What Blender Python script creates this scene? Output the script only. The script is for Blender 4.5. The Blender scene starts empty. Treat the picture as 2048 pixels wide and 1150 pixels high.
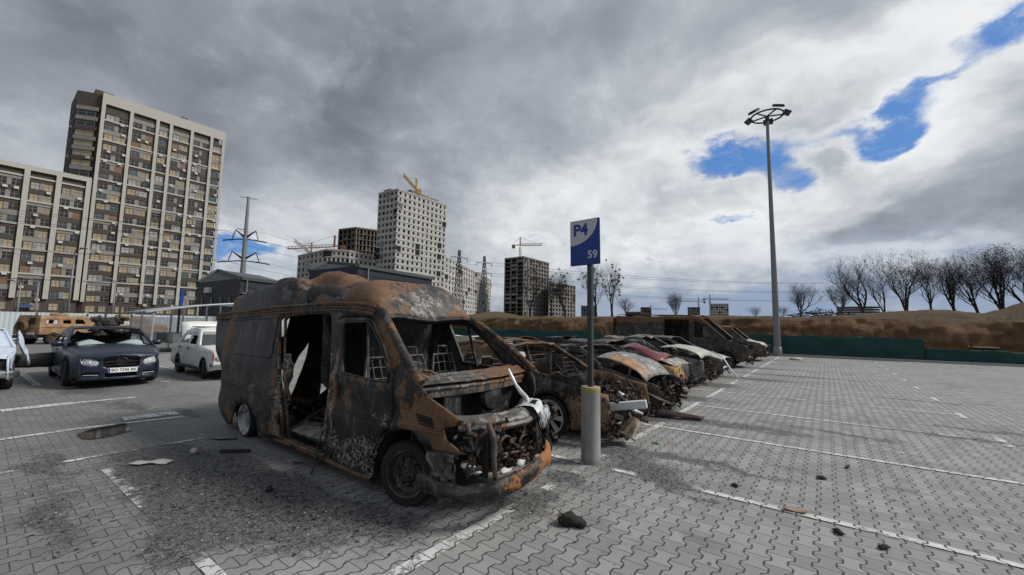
import bpy, math, random
import numpy as np
from math import sin, cos, pi, radians, sqrt, exp, floor
from mathutils import Vector, Matrix, noise
from mathutils.geometry import delaunay_2d_cdt
random.seed(7)
scn = bpy.context.scene
COL = scn.collection
# ------------------------------------------------------------------ camera
FPX, CAZ, CPIT, CROLL, CH = 819.3, radians(37.4), radians(5.35), radians(0.88), 1.6
_fh = Vector((-sin(CAZ), cos(CAZ), 0)); _rt = Vector((cos(CAZ), sin(CAZ), 0)); _up = Vector((0, 0, 1))
CF = _fh*cos(CPIT) + _up*sin(CPIT); _u = -_fh*sin(CPIT) + _up*cos(CPIT)
CR = _rt*cos(CROLL) + _u*sin(CROLL); CU = -_rt*sin(CROLL) + _u*cos(CROLL)
cam = bpy.data.cameras.new('camera'); camo = bpy.data.objects.new('camera', cam); COL.objects.link(camo)
m = Matrix.Identity(4)
for i in range(3):
    m[i][0] = CR[i]; m[i][1] = CU[i]; m[i][2] = -CF[i]
m[2][3] = CH
camo.matrix_world = m
cam.sensor_width = 36.0; cam.lens = 36.0*FPX/2048; cam.clip_start = 0.05; cam.clip_end = 6000
scn.camera = camo
def ray(x, y): return CF + CR*((x-1024)/FPX) + CU*((575-y)/FPX)
def gz(x, y, z=0.0):
    d = ray(x, y); return Vector((0, 0, CH)) + d*((z-CH)/d.z)
def atY(x, y, Y):
    d = ray(x, y); return Vector((0, 0, CH)) + d*(Y/d.y)
def atX(x, y, X):
    d = ray(x, y); return Vector((0, 0, CH)) + d*(X/d.x)
# ------------------------------------------------------------------ colour management
scn.view_settings.view_transform = 'Standard'; scn.view_settings.look = 'None'
scn.view_settings.exposure = 0.32; scn.view_settings.gamma = 1.0
scn.render.engine = 'CYCLES'
# ------------------------------------------------------------------ node helpers
class N:
    def __init__(s, nt): s.nt = nt
    def put(s, node, key, val):
        sock = node.inputs[key]
        if isinstance(val, bpy.types.NodeSocket): s.nt.links.new(val, sock)
        elif isinstance(val, (tuple, list)) and sock.type == 'RGBA' and len(val) == 3: sock.default_value = (*val, 1)
        elif isinstance(val, (int, float)) and sock.type == 'RGBA': sock.default_value = (val, val, val, 1)
        elif isinstance(val, (int, float)) and sock.type == 'VECTOR': sock.default_value = (val, val, val)
        else: sock.default_value = val
    def new(s, typ, ins=None, **kw):
        n = s.nt.nodes.new('ShaderNode'+typ)
        for k, v in kw.items(): setattr(n, k, v)
        for k, v in (ins or {}).items(): s.put(n, k, v)
        return n
    def math(s, op, a, b=0.0, c=0.0, clamp=False):
        return s.new('Math', {0: a, 1: b, 2: c}, operation=op, use_clamp=clamp).outputs[0]
    def add(s, a, b): return s.math('ADD', a, b)
    def sub(s, a, b): return s.math('SUBTRACT', a, b)
    def mul(s, a, b, clamp=False): return s.math('MULTIPLY', a, b, clamp=clamp)
    def vmath(s, op, a, b=(0, 0, 0), out=0):
        n = s.new('VectorMath', {0: a, 1: b}, operation=op); return n.outputs[out]
    def vscale(s, a, f):
        n = s.new('VectorMath', {0: a, 'Scale': f}, operation='SCALE'); return n.outputs[0]
    def dot(s, a, b): return s.vmath('DOT_PRODUCT', a, b, 'Value')
    def noise(s, vec, scale=5.0, detail=4.0, rough=0.55, dist=0.0, out='Fac', lac=2.0):
        n = s.new('TexNoise', {'Vector': vec, 'Scale': scale, 'Detail': detail, 'Roughness': rough, 'Distortion': dist, 'Lacunarity': lac})
        return n.outputs[out]
    def voro(s, vec, scale=5.0, feature='F1', out='Distance', rnd=1.0):
        n = s.new('TexVoronoi', {'Vector': vec, 'Scale': scale, 'Randomness': rnd}, feature=feature); return n.outputs[out]
    def ss(s, x, lo, hi, to0=0.0, to1=1.0):
        return s.new('MapRange', {'Value': x, 'From Min': lo, 'From Max': hi, 'To Min': to0, 'To Max': to1}, interpolation_type='SMOOTHSTEP').outputs[0]
    def lin(s, x, lo, hi, to0=0.0, to1=1.0):
        return s.new('MapRange', {'Value': x, 'From Min': lo, 'From Max': hi, 'To Min': to0, 'To Max': to1}).outputs[0]
    def mix(s, f, a, b, blend='MIX'):
        n = s.new('Mix', data_type='RGBA', blend_type=blend)
        s.put(n, 0, f); s.put(n, 6, a); s.put(n, 7, b); return n.outputs[2]
    def ramp(s, f, pts):
        n = s.new('ValToRGB', {0: f}); e = n.color_ramp.elements
        while len(e) < len(pts): e.new(0.5)
        for i, (p, c) in enumerate(pts):
            e[i].position = p; e[i].color = (*c, 1) if isinstance(c, (tuple, list)) else (c, c, c, 1)
        return n.outputs[0]
    def sep(s, v): return s.new('SeparateXYZ', {0: v}).outputs
    def comb(s, x=0.0, y=0.0, z=0.0): return s.new('CombineXYZ', {0: x, 1: y, 2: z}).outputs[0]
    def bump(s, h, strength=0.5, dist=0.01):
        return s.new('Bump', {'Height': h, 'Strength': strength, 'Distance': dist}).outputs[0]
    def objco(s): return s.new('TexCoord').outputs['Object']
    def pos(s): return s.new('NewGeometry').outputs['Position']

# ------------------------------------------------------------------ sun and sky
SUN_AZ, SUN_EL = radians(-52.0), radians(43)      # azimuth left (+) of the world +Y axis
sdir = Vector((-sin(SUN_AZ)*cos(SUN_EL), cos(SUN_AZ)*cos(SUN_EL), sin(SUN_EL)))
sl = bpy.data.lights.new('sun', 'SUN'); so = bpy.data.objects.new('sun', sl); COL.objects.link(so)
sl.energy = 2.7; sl.angle = radians(16); sl.color = (1.0, 0.95, 0.88)
so.rotation_euler = sdir.to_track_quat('Z', 'Y').to_euler()

W = bpy.data.worlds.new("World"); scn.world = W; W.use_nodes = True
W.node_tree.nodes.clear()
def build_sky():
    k = N(W.node_tree)
    out = k.new('OutputWorld'); bg = k.new('Background')
    k.nt.links.new(bg.outputs[0], out.inputs[0])
    d = k.vmath('NORMALIZE', k.new('TexCoord').outputs['Generated'])
    sky = k.new('TexSky', sky_type='NISHITA', sun_disc=False)
    sky.sun_elevation = SUN_EL; sky.sun_rotation = -SUN_AZ; sky.air_density = 1.0; sky.dust_density = 0.4; sky.ozone_density = 2.5
    z = k.sep(d)[2]
    # cloud-deck coordinates: plane at unit height, so that clouds shrink towards the horizon
    dz = k.math('MAXIMUM', k.add(z, 0.42), 0.1)
    p = k.vscale(d, k.math('DIVIDE', 1.3, dz))
    wv = k.noise(p, 1.5, 4, 0.55, out='Color')
    wv2 = k.noise(p, 5.5, 6, 0.62, out='Color')
    warp = k.vmath('ADD', k.vscale(k.vmath('SUBTRACT', wv, (.5, .5, .5)), 0.34), k.vscale(k.vmath('SUBTRACT', wv2, (.5, .5, .5)), 0.15))
    dw = k.vmath('NORMALIZE', k.vmath('ADD', d, k.vscale(warp, 0.7)))
    def blob(px, py, rx, ry, ang=0.0, src=dw):
        c = ray(px, py); L = c.length; c = c/L
        ca, sa = cos(radians(ang)), sin(radians(ang))
        e1 = CR*ca + CU*sa; e2 = -CR*sa + CU*ca
        e1 = (e1 - c*e1.dot(c)).normalized(); e2 = (e2 - c*e2.dot(c) - e1*e2.dot(e1)).normalized()
        s1 = rx/FPX/L; s2 = ry/FPX/L
        a = k.dot(src, tuple(e1/s1)); b = k.dot(src, tuple(e2/s2)); f = k.ss(k.dot(src, tuple(c)), 0.0, 0.3)
        q = k.add(k.mul(a, a), k.mul(b, b))
        return k.mul(k.math('EXPONENT', k.mul(q, -1.0)), f)
    def total(lst, start=0.0):
        t = start
        for (w, *a) in lst: t = k.add(t, k.mul(blob(*a), w))
        return t
    # openings where the blue shows
    hole = total(SKY_HOLES); pw0 = k.vmath('ADD', p, k.vscale(warp, 1.5))
    fine = k.noise(p, 5.0, 8, 0.64, 0.4)
    hole = k.add(hole, k.mul(k.sub(fine, 0.5), 0.95))
    clear = k.mul(k.ss(hole, 0.34, 0.86), k.ss(k.noise(pw0, 7.0, 6, .65, .6), .74, .50, .45, 1.0))
    rim = k.mul(k.ss(hole, -0.05, 0.42), k.sub(1.0, k.mul(clear, 0.7)))
    lum = total(SKY_TONES, 0.30)
    f1 = k.noise(p, 1.9, 6, 0.5, 0.5)
    # billows: the same puff sampled a little towards the sun gives lit and shaded flanks
    pw = k.vmath('ADD', p, k.vscale(warp, 0.9))
    def puffs(q): return k.add(k.mul(k.noise(q, 2.6, 5, 0.47, 0.3), 0.9), k.mul(k.math('ABSOLUTE', k.sub(k.noise(q, 4.2, 3, 0.45), 0.5)), -0.7))
    g1 = puffs(pw); g2 = puffs(k.vmath('ADD', pw, tuple(sdir*0.045)))
    lum = k.add(lum, k.mul(k.sub(f1, 0.5), 0.36))
    relief = k.math('MAXIMUM', k.math('MINIMUM', k.sub(g2, g1), 0.16), -0.16)
    gain = k.mul(k.math('MAXIMUM', k.sub(lum, 0.12), 0.0), 1.7)
    lum = k.add(lum, k.mul(k.mul(relief, gain), 1.0))
    lum = k.add(lum, k.mul(k.sub(g1, 0.25), 0.10))
    lum = k.add(lum, k.mul(rim, k.add(0.06, k.mul(f1, 0.20))))
    lum = k.math('SMOOTH_MAX', lum, 0.10, 0.12); lum = k.math('SMOOTH_MIN', lum, 0.70, 0.30)
    tint = k.ramp(lum, [(0.0, (0.86, 0.98, 1.20)), (0.25, (0.90, 0.99, 1.14)), (0.5, (0.95, 1.0, 1.06)), (0.8, (1.0, 1.0, 1.0))])
    cl = k.vscale(tint, lum)
    # bluish air low over the horizon
    bl = total(SKY_BLUE)
    cl = k.mix(k.math('MINIMUM', bl, 0.85), cl, (0.215, 0.285, 0.41))
    blue = k.mix(0.75, k.vscale(sky.outputs[0], 0.10), (0.055, 0.175, 0.47))
    col = k.mix(clear, cl, blue)
    # below the horizon: dull ground light
    col = k.mix(k.ss(z, -0.02, -0.08), col, (0.10, 0.095, 0.09))
    k.put(bg, 'Color', col); k.put(bg, 'Strength', 1.0)
SKY_HOLES = [(0.95, 1465, 318, 95, 32, 8), (0.7, 1560, 352, 50, 26, -15), (0.95, 1760, 272, 80, 34, 28), (-0.35, 1640, 310, 40, 40, 0), (0.6, 1660, 270, 70, 20, 14), (1.0, 2050, 20, 95, 58, 38),
    (.6, 1855, 180, 70, 18, 30), (0.62, 1330, 522, 50, 14, 0), (0.60, 1450, 422, 46, 11, 0), (0.8, 520, 505, 75, 28, -6), (0.7, 440, 512, 60, 40, 0), (.5, 545, 535, 45, 22, 0), (0.50, 1310, 482, 70, 11, 0), (.45, 1080, 470, 50, 10, 0)]
SKY_TONES = [(-0.079, 620, 230, 280, 110, 8), (-0.086, 350, 60, 520, 150, 0), (-0.043, 870, 330, 200, 110, 0), (-0.036, 330, 330, 220, 90, 0), (0.10, 60, 260, 150, 90, 15),
    (0.07, 150, 400, 160, 80, 0), (0.10, 1200, 170, 300, 90, 14), (0.30, 1560, 190, 420, 60, 24), (0.25, 1880, 40, 200, 50, 30), (0.26, 1330, 430, 260, 90, -5), (0.16, 1080, 420, 160, 90, 0), (0.20, 1180, 545, 290, 60, 0),
    (-0.144, 1690, 440, 110, 50, 0), (-0.072, 1960, 410, 200, 60, -5), (.20, 1790, 310, 130, 70, 30), (.24, 1540, 430, 120, 60, 0), (.2, 1760, 520, 200, 24, 0), (0.26, 1910, 190, 140, 90, 35), (-0.043, 1400, 40, 240, 60, 0), (0.18, 660, 440, 130, 60, 0), (-0.043, 1000, 250, 200, 80, 0), (0.08, 1790, 510, 260, 22, 0), (-0.036, 850, 60, 300, 90, 0), (0.10, 600, 560, 200, 60, 0)]
SKY_BLUE = [(0.62, 1850, 600, 420, 65, 0), (0.55, 1480, 610, 260, 45, 0), (0.3, 1250, 610, 200, 40, 0), (0.35, 520, 560, 200, 40, 0), (0.25, 1700, 500, 240, 50, 0)]
build_sky()

# ------------------------------------------------------------------ materials
def mat(name):
    m_ = bpy.data.materials.new(name); m_.use_nodes = True; m_.node_tree.nodes.clear()
    k = N(m_.node_tree); o = k.new('OutputMaterial'); b = k.new('BsdfPrincipled')
    k.nt.links.new(b.outputs[0], o.inputs[0]); k.out = o; k.b = b
    return m_, k
def setb(k, col=None, rough=None, metal=None, normal=None, spec=None, **kw):
    if col is not None: k.put(k.b, 'Base Color', col)
    if rough is not None: k.put(k.b, 'Roughness', rough)
    if metal is not None: k.put(k.b, 'Metallic', metal)
    if normal is not None: k.put(k.b, 'Normal', normal)
    if spec is not None: k.put(k.b, 'Specular IOR Level', spec)
    for a, v in kw.items(): k.put(k.b, a.replace('_', ' '), v)
_mc = {}
def plain(name, col, rough=0.6, metal=0.0, var=0.25, scale=6.0, bump=0.15, spec=0.4):
    if name in _mc: return _mc[name]
    m_, k = mat(name); c = k.objco()
    n1 = k.noise(c, scale, 6, 0.6); n2 = k.noise(c, scale*6, 3, 0.6)
    f = k.add(k.mul(k.sub(n1, 0.5), var*2), k.mul(k.sub(n2, 0.5), var))
    col2 = k.vscale(k.new('Mix', {6: (*col, 1), 7: (*col, 1)}, data_type='RGBA').outputs[2], k.add(f, 1.0))
    setb(k, col2, k.add(rough-0.08, k.mul(n1, 0.16)), metal, k.bump(n2, bump, 0.004), spec)
    _mc[name] = m_; return m_
def paver_fields(k, pos):
    """zig-zag double-T concrete pavers, 0.131 m by 0.186 m in half bond"""
    wob = k.noise(pos, 1.1, 2, 0.5, out='Color')
    ps = k.vmath('ADD', pos, k.vscale(k.vmath('SUBTRACT', wob, (.5, .5, .5)), 0.03))
    wob2 = k.noise(pos, 22, 2, 0.5, out='Color')
    ps = k.vmath('ADD', ps, k.vscale(k.vmath('SUBTRACT', wob2, (.5, .5, .5)), 0.009))
    s = k.sep(ps); X = k.math('DIVIDE', s[0], 0.131); Y = k.math('DIVIDE', s[1], 0.186)
    kk = k.math('ROUND', X)
    par = k.math('FLOORED_MODULO', kk, 2.0); sg = k.sub(1.0, k.mul(par, 2.0))
    fy = k.math('FRACT', Y); tri = k.sub(1.0, k.mul(k.math('ABSOLUTE', k.sub(fy, 0.5)), 2.0))
    wave = k.sub(k.ss(tri, 0.26, 0.74, 0.0, 2.0), 1.0)
    off = k.sub(k.sub(X, kk), k.mul(k.mul(sg, wave), 0.135))
    bd = k.mul(k.math('ABSOLUTE', off), 0.131)
    col = k.add(k.sub(kk, 1.0), k.math('GREATER_THAN', off, 0.0))
    cp = k.math('FLOORED_MODULO', col, 2.0)
    yy = k.add(Y, k.mul(cp, 0.5)); fj = k.math('FRACT', yy)
    dj = k.mul(k.math('MINIMUM', fj, k.sub(1.0, fj)), 0.186)
    bw = k.sub(bd, 0.0036)      # the zig-zag joint is the wider one
    dd = k.math('MINIMUM', bw, dj)
    cid = k.comb(col, k.math('FLOOR', yy), 0.0)
    rnd = k.new('TexWhiteNoise', {'Vector': cid}, noise_dimensions='3D').outputs[0]
    return dd, rnd
DIRT = [(-5.6, 1.55, .9, .55), (-4.7, 1.75, 1.0, .5), (-3.9, 1.8, .7, .45), (-4.5, 1.2, .6, .28), (-3.4, 1.65, .5, .3), (-3.75, 1.0, .35, .22), (-6.4, 1.4, .55, .35), (-1.75, 4.75, .5, .28), (-1.35, 4.5, .3, .18), (-2.25, 3.95, .45, .22), (-1.2, 5.45, 1.0, .14),
    (-2.2, 5.2, .5, .3), (-2.5, 7.6, .6, .5), (-1.2, 7.9, 1.1, .3), (0.3, 8.4, .7, .12), (-2.6, 10.2, .7, .6), (-2.6, 13.0, .8, .7), (-2.4, 3.2, .5, .4), (-3.0, 2.1, .6, .3), (-2.0, 15.5, 1.5, .5), (-1.2, 17.5, 2.2, .35), (1.6, 9.3, 1.3, .12), (2.4, 10.2, 1.6, .15),
    (-5.0, .55, .8, .2), (-6.9, .6, .8, .2), (-.95, 4.25, .2, .09), (-2.2, 20, 1.6, .5), (-9.0, 2.4, .9, .14), (-10.5, 1.9, 1.1, .15), (-13.6, 1.7, 1.2, .5), (-2.4, 26, 2.2, .5), (1.5, 13.5, 1.2, .12), (.2, 11.9, .7, .12)]
def dirt_mask(k, pos):
    wob = k.noise(pos, 2.2, 6, 0.65, out='Color')
    ps = k.vmath('ADD', pos, k.vscale(k.vmath('SUBTRACT', wob, (.5, .5, .5)), 0.9))
    t = 0.0
    for (x, y, rx, ry) in DIRT:
        v = k.vmath('MULTIPLY', k.vmath('SUBTRACT', ps, (x, y, 0)), (1/rx, 1/ry, 0))
        t = k.add(t, k.math('EXPONENT', k.mul(k.dot(v, v), -1.0)))
    return k.ss(k.add(k.math('MINIMUM', t, 1.3), k.mul(k.sub(k.noise(pos, 9, 5, 0.7), 0.5), 1.1)), 0.36, 0.80)
def paving_material(paint=False):
    m_, k = mat('white_line_paint' if paint else 'concrete_pavers'); P = k.pos()
    dd, rnd = paver_fields(k, P)
    joint = k.ss(dd, 0.0004, 0.0046)        # 0 in the joint
    n1 = k.noise(P, 0.35, 5, 0.6); n2 = k.noise(P, 3.0, 6, 0.65); n3 = k.noise(P, 160, 3, 0.7)
    dm = dirt_mask(k, P)
    if paint: base = k.mix(k.ss(n2, 0.35, 0.7), (0.60, 0.61, 0.60), (0.42, 0.42, 0.42))
    else:
        v = k.add(k.add(k.mul(rnd, 0.26), k.mul(n1, 0.34)), k.add(k.mul(n2, 0.24), k.mul(n3, 0.26)))
        base = k.mix(k.lin(v, 0.30, 0.82), (0.165, 0.164, 0.160), (0.33, 0.33, 0.325))
        base = k.mix(k.mul(k.math('GREATER_THAN', rnd, .965), .45), base, (.10, .10, .10))
        # darker grey patches scattered by noise
        base = k.mix(k.mul(k.ss(k.noise(P, 0.8, 5, 0.7), 0.52, 0.7), 0.55), base, (0.105, 0.104, 0.102))
        st = k.ss(k.noise(k.vmath('MULTIPLY', P, (0.55, 1.9, 1)), 1.4, 6, 0.7), 0.56, 0.68)
        base = k.mix(k.mul(st, 0.5), base, (0.085, 0.084, 0.082))
        # left-hand lane blended towards a darker grey
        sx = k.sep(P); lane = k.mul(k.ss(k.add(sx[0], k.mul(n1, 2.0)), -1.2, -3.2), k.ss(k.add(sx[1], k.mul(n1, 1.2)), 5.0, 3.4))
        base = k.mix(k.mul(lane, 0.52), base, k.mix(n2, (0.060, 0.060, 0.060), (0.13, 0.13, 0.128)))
        base = k.mix(k.mul(k.ss(n3, 0.60, 0.72), 0.35), base, (0.42, 0.42, 0.41))
    jc = k.mix(k.ss(k.noise(P, 60, 2), 0.4, 0.62), (0.034, 0.033, 0.032), (0.085, 0.082, 0.077))
    jj = k.math('MAXIMUM', joint, 0.0)
    full = k.mix(jj, jc, base)
    gr = k.voro(P, 110, out='Color'); g1 = k.sep(gr)[0]
    char = k.mix(k.ss(g1, 0.5, 0.97), (0.026, 0.025, 0.024), (0.26, 0.26, 0.26))
    char = k.mix(k.ss(k.noise(P, 30, 4, 0.7), 0.40, 0.62), k.vscale(char, 1.0), (0.035, 0.034, 0.033))
    full = k.mix(k.mul(dm, k.ss(k.noise(P, 17, 5, .7), .34, .62, .38, .92)), full, char)
    h = k.add(k.mul(k.mul(joint, k.sub(1.0, k.mul(dm, 0.8))), 1.0), k.add(k.mul(n3, 0.12), k.mul(k.mul(g1, dm), 0.7)))
    h = k.add(h, k.mul(rnd, 0.15))
    setb(k, full, k.add(0.66, k.mul(n2, 0.2)), 0, k.bump(h, 0.75, 0.007), 0.42)
    if paint:
        wear = k.noise(P, 5.5, 7, 0.7); scuff = k.noise(P, 40, 3, 0.6)
        a = k.mul(k.ss(k.add(wear, k.mul(k.sub(scuff, .5), .35)), 0.36, 0.46), joint)
        a = k.mul(a, k.sub(1.0, k.mul(dm, 0.95)))
        k.put(k.b, 'Alpha', a)
    return m_
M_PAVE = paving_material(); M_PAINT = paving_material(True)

# ------------------------------------------------------------------ mesh helpers
class MB:
    def __init__(s): s.v = []; s.f = []; s.mi = []; s.cur = 0
    def add(s, vs, fs):
        o = len(s.v); s.v += [tuple(p) for p in vs]; s.f += [tuple(i+o for i in f) for f in fs]; s.mi += [s.cur]*len(fs); return s
    def box(s, c, d, rz=0.0, R=None):
        x, y, z = d[0]/2, d[1]/2, d[2]/2
        vs = [Vector((a*x, b*y, e*z)) for a in (-1, 1) for b in (-1, 1) for e in (-1, 1)]
        if R is None: R = Matrix.Rotation(rz, 3, 'Z')
        vs = [R @ p + Vector(c) for p in vs]
        return s.add(vs, [(0, 1, 3, 2), (4, 6, 7, 5), (0, 4, 5, 1), (2, 3, 7, 6), (0, 2, 6, 4), (1, 5, 7, 3)])
    def bar(s, a, b, w, h=None, up=(0, 0, 1)):
        a = Vector(a); b = Vector(b); h = h or w; t = (b-a).normalized(); u = Vector(up)
        if abs(t.dot(u)) > 0.98: u = Vector((1, 0, 0))
        x = t.cross(u).normalized(); y = x.cross(t)
        vs = [p + x*(i*w/2) + y*(j*h/2) for p in (a, b) for i, j in ((-1, -1), (1, -1), (1, 1), (-1, 1))]
        return s.add(vs, [(3, 2, 1, 0), (4, 5, 6, 7), (0, 1, 5, 4), (1, 2, 6, 5), (2, 3, 7, 6), (3, 0, 4, 7)])
    def tube(s, pts, r, n=8, cap=True):
        pts = [Vector(p) for p in pts]; rs = r if isinstance(r, (list, tuple)) else [r]*len(pts)
        vs = []; prev = None
        for i, p in enumerate(pts):
            t = (pts[min(i+1, len(pts)-1)] - pts[max(i-1, 0)]).normalized()
            if prev is None:
                u = Vector((0, 0, 1)) if abs(t.z) < 0.9 else Vector((1, 0, 0)); x = t.cross(u).normalized()
            else:
                x = (prev - t*prev.dot(t)).normalized()
            prev = x; y = t.cross(x)
            vs += [p + (x*cos(2*pi*j/n) + y*sin(2*pi*j/n))*rs[i] for j in range(n)]
        fs = [(i*n+j, i*n+(j+1) % n, (i+1)*n+(j+1) % n, (i+1)*n+j) for i in range(len(pts)-1) for j in range(n)]
        if cap: fs += [tuple(range(n))[::-1], tuple((len(pts)-1)*n+j for j in range(n))]
        return s.add(vs, fs)
    def lathe(s, prof, c, axis='Y', n=24, a0=0, a1=2*pi):
        """prof: (radius, offset along axis)"""
        full = abs(a1-a0-2*pi) < 1e-6; nn = n if full else n+1
        vs = []
        for (r, h) in prof:
            for j in range(nn):
                a = a0+(a1-a0)*j/n; u, w = r*cos(a), r*sin(a)
                p = {'Y': (u, h, w), 'X': (h, u, w), 'Z': (u, w, h)}[axis]
                vs.append(Vector(p)+Vector(c))
        fs = [(i*nn+j, i*nn+(j+1) % nn, (i+1)*nn+(j+1) % nn, (i+1)*nn+j) for i in range(len(prof)-1) for j in range(n)]
        return s.add(vs, fs)
    def prism(s, poly, fn0, fn1):
        n = len(poly); a = [fn0(*p) for p in poly]; b = [fn1(*p) for p in poly]
        return s.add(a+b, [tuple(range(n))[::-1], tuple(range(n, 2*n))] + [(i, (i+1) % n, n+(i+1) % n, n+i) for i in range(n)])
    def grid(s, fn, nu, nv):
        vs = [fn(i/nu, j/nv) for i in range(nu+1) for j in range(nv+1)]
        return s.add(vs, [(i*(nv+1)+j, (i+1)*(nv+1)+j, (i+1)*(nv+1)+j+1, i*(nv+1)+j+1) for i in range(nu) for j in range(nv)])
    def blob(s, c, r, seed=0, amp=0.35, nu=8, nv=6, fr=1.2):
        c = Vector(c); r = Vector(r) if not isinstance(r, (int, float)) else Vector((r, r, r)); vs = []
        for i in range(nv+1):
            for j in range(nu):
                th = pi*i/nv; ph = 2*pi*j/nu
                q = Vector((sin(th)*cos(ph), sin(th)*sin(ph), cos(th)))
                g = 1+amp*noise.noise(q*fr+Vector((seed*7.3, seed*1.7, seed)))*2
                vs.append(c+Vector((q.x*r.x, q.y*r.y, q.z*r.z))*g)
        return s.add(vs, [(i*nu+j, (i+1)*nu+j, (i+1)*nu+(j+1) % nu, i*nu+(j+1) % nu) for i in range(nv) for j in range(nu)])
    def shake(s, amp, fr=1.5, seed=0.0, zs=1.0):
        o = Vector((seed*3.1, seed*1.3, seed*5.7))
        for i, p in enumerate(s.v):
            q = Vector(p); d = noise.noise_vector(q*fr+o) + 0.5*noise.noise_vector(q*fr*2.7+o)
            s.v[i] = (p[0]+d.x*amp, p[1]+d.y*amp, p[2]+d.z*amp*zs)
        return s
    def build(s, name, material, parent=None, smooth=False, solid=0.0, bevel=0.0, auto=None, offset=0.0):
        me = bpy.data.meshes.new(name); me.from_pydata(s.v, [], s.f); me.validate(); me.update()
        if isinstance(material, (list, tuple)):
            for q in material: me.materials.append(q)
            if len(me.polygons) == len(s.mi): me.polygons.foreach_set('material_index', s.mi)
        elif material is not None: me.materials.append(material)
        o = bpy.data.objects.new(name, me); COL.objects.link(o)
        if parent is not None: o.parent = parent
        if smooth:
            me.polygons.foreach_set('use_smooth', [True]*len(me.polygons))
            if auto: me.set_sharp_from_angle(angle=radians(auto))
        if solid:
            md = o.modifiers.new('thickness', 'SOLIDIFY'); md.thickness = solid; md.offset = offset
        if bevel:
            md = o.modifiers.new('bevel', 'BEVEL'); md.width = bevel; md.segments = 2; md.limit_method = 'ANGLE'
        return o
def empty(name, loc=(0, 0, 0), rz=0.0):
    o = bpy.data.objects.new(name, None); COL.objects.link(o); o.location = loc; o.rotation_euler = (0, 0, rz); o.empty_display_size = 0.2
    return o
def tag(o, label=None, cat=None, group=None, kind=None):
    if label: o['label'] = label
    if cat: o['category'] = cat
    if group: o['group'] = group
    if kind: o['kind'] = kind
    return o
def thing(name, label, cat, loc=(0, 0, 0), rz=0.0, group=None): return tag(empty(name, loc, rz), label, cat, group)
def copy_tree(o, parent=None):
    c = o.copy(); COL.objects.link(c); c.parent = parent
    for ch in [x for x in list(COL.objects) if x.parent == o]: copy_tree(ch, c)
    return c
def text_obj(txt, name, material, parent, size, M4, extrude=0.002, bold=0.0, align='CENTER'):
    cu = bpy.data.curves.new(name, 'FONT'); cu.body = txt; cu.size = size; cu.extrude = extrude; cu.offset = bold
    cu.align_x = align; cu.align_y = 'CENTER'; cu.materials.append(material)
    t = bpy.data.objects.new(name, cu); COL.objects.link(t); bpy.context.view_layer.update()
    me = bpy.data.meshes.new_from_object(t); bpy.data.objects.remove(t)
    if not me.materials: me.materials.append(material)
    o = bpy.data.objects.new(name, me); COL.objects.link(o); o.parent = parent; o.matrix_local = M4
    return o
def cdt_panel(outline, holes=(), res=0.1, jitter=0.25, rng=None, inside=None):
    """flat 2-D panel with holes, filled with interior points: returns verts2d, faces"""
    def seg(poly):
        pts = []
        for i, p in enumerate(poly):
            q = poly[(i+1) % len(poly)]; L = math.hypot(q[0]-p[0], q[1]-p[1]); n = max(1, int(L/res+0.5))
            pts += [(p[0]+(q[0]-p[0])*t/n, p[1]+(q[1]-p[1])*t/n) for t in range(n)]
        return pts
    def inpoly(x, y, poly):
        c = False; j = len(poly)-1
        for i in range(len(poly)):
            xi, yi = poly[i]; xj, yj = poly[j]
            if (yi > y) != (yj > y) and x < (xj-xi)*(y-yi)/(yj-yi)+xi: c = not c
            j = i
        return c
    rng = rng or random
    loops = [seg(outline)] + [seg(h) for h in holes]
    vs = []; es = []
    for lp in loops:
        o = len(vs); n = len(lp); vs += [Vector(p) for p in lp]; es += [(o+i, o+(i+1) % n) for i in range(n)]
    xs = [p[0] for p in loops[0]]; ys = [p[1] for p in loops[0]]
    arr = np.array([(p.x, p.y) for p in vs])
    y = min(ys)+res/2
    while y < max(ys):
        x = min(xs)+res/2
        while x < max(xs):
            px_, py_ = x+(rng.random()-.5)*res*jitter, y+(rng.random()-.5)*res*jitter
            if inpoly(px_, py_, loops[0]) and not any(inpoly(px_, py_, h) for h in loops[1:]):
                if ((arr-(px_, py_))**2).sum(1).min() > (res*0.42)**2: vs.append(Vector((px_, py_)))
            x += res
        y += res
    ov, oe, of, *_ = delaunay_2d_cdt(vs, es, [], 0, 1e-6)
    fs = []
    for f in of:
        cx = sum(ov[i].x for i in f)/len(f); cy = sum(ov[i].y for i in f)/len(f)
        if inpoly(cx, cy, loops[0]) and not any(inpoly(cx, cy, h) for h in loops[1:]): fs.append(tuple(f))
    return [(p.x, p.y) for p in ov], fs
def lerp_tab(tab, x):
    if x <= tab[0][0]: return tab[0][1]
    for (a, b), (c, d) in zip(tab, tab[1:]):
        if x <= c: return b+(d-b)*(x-a)/(c-a) if c > a else d
    return tab[-1][1]
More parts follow.
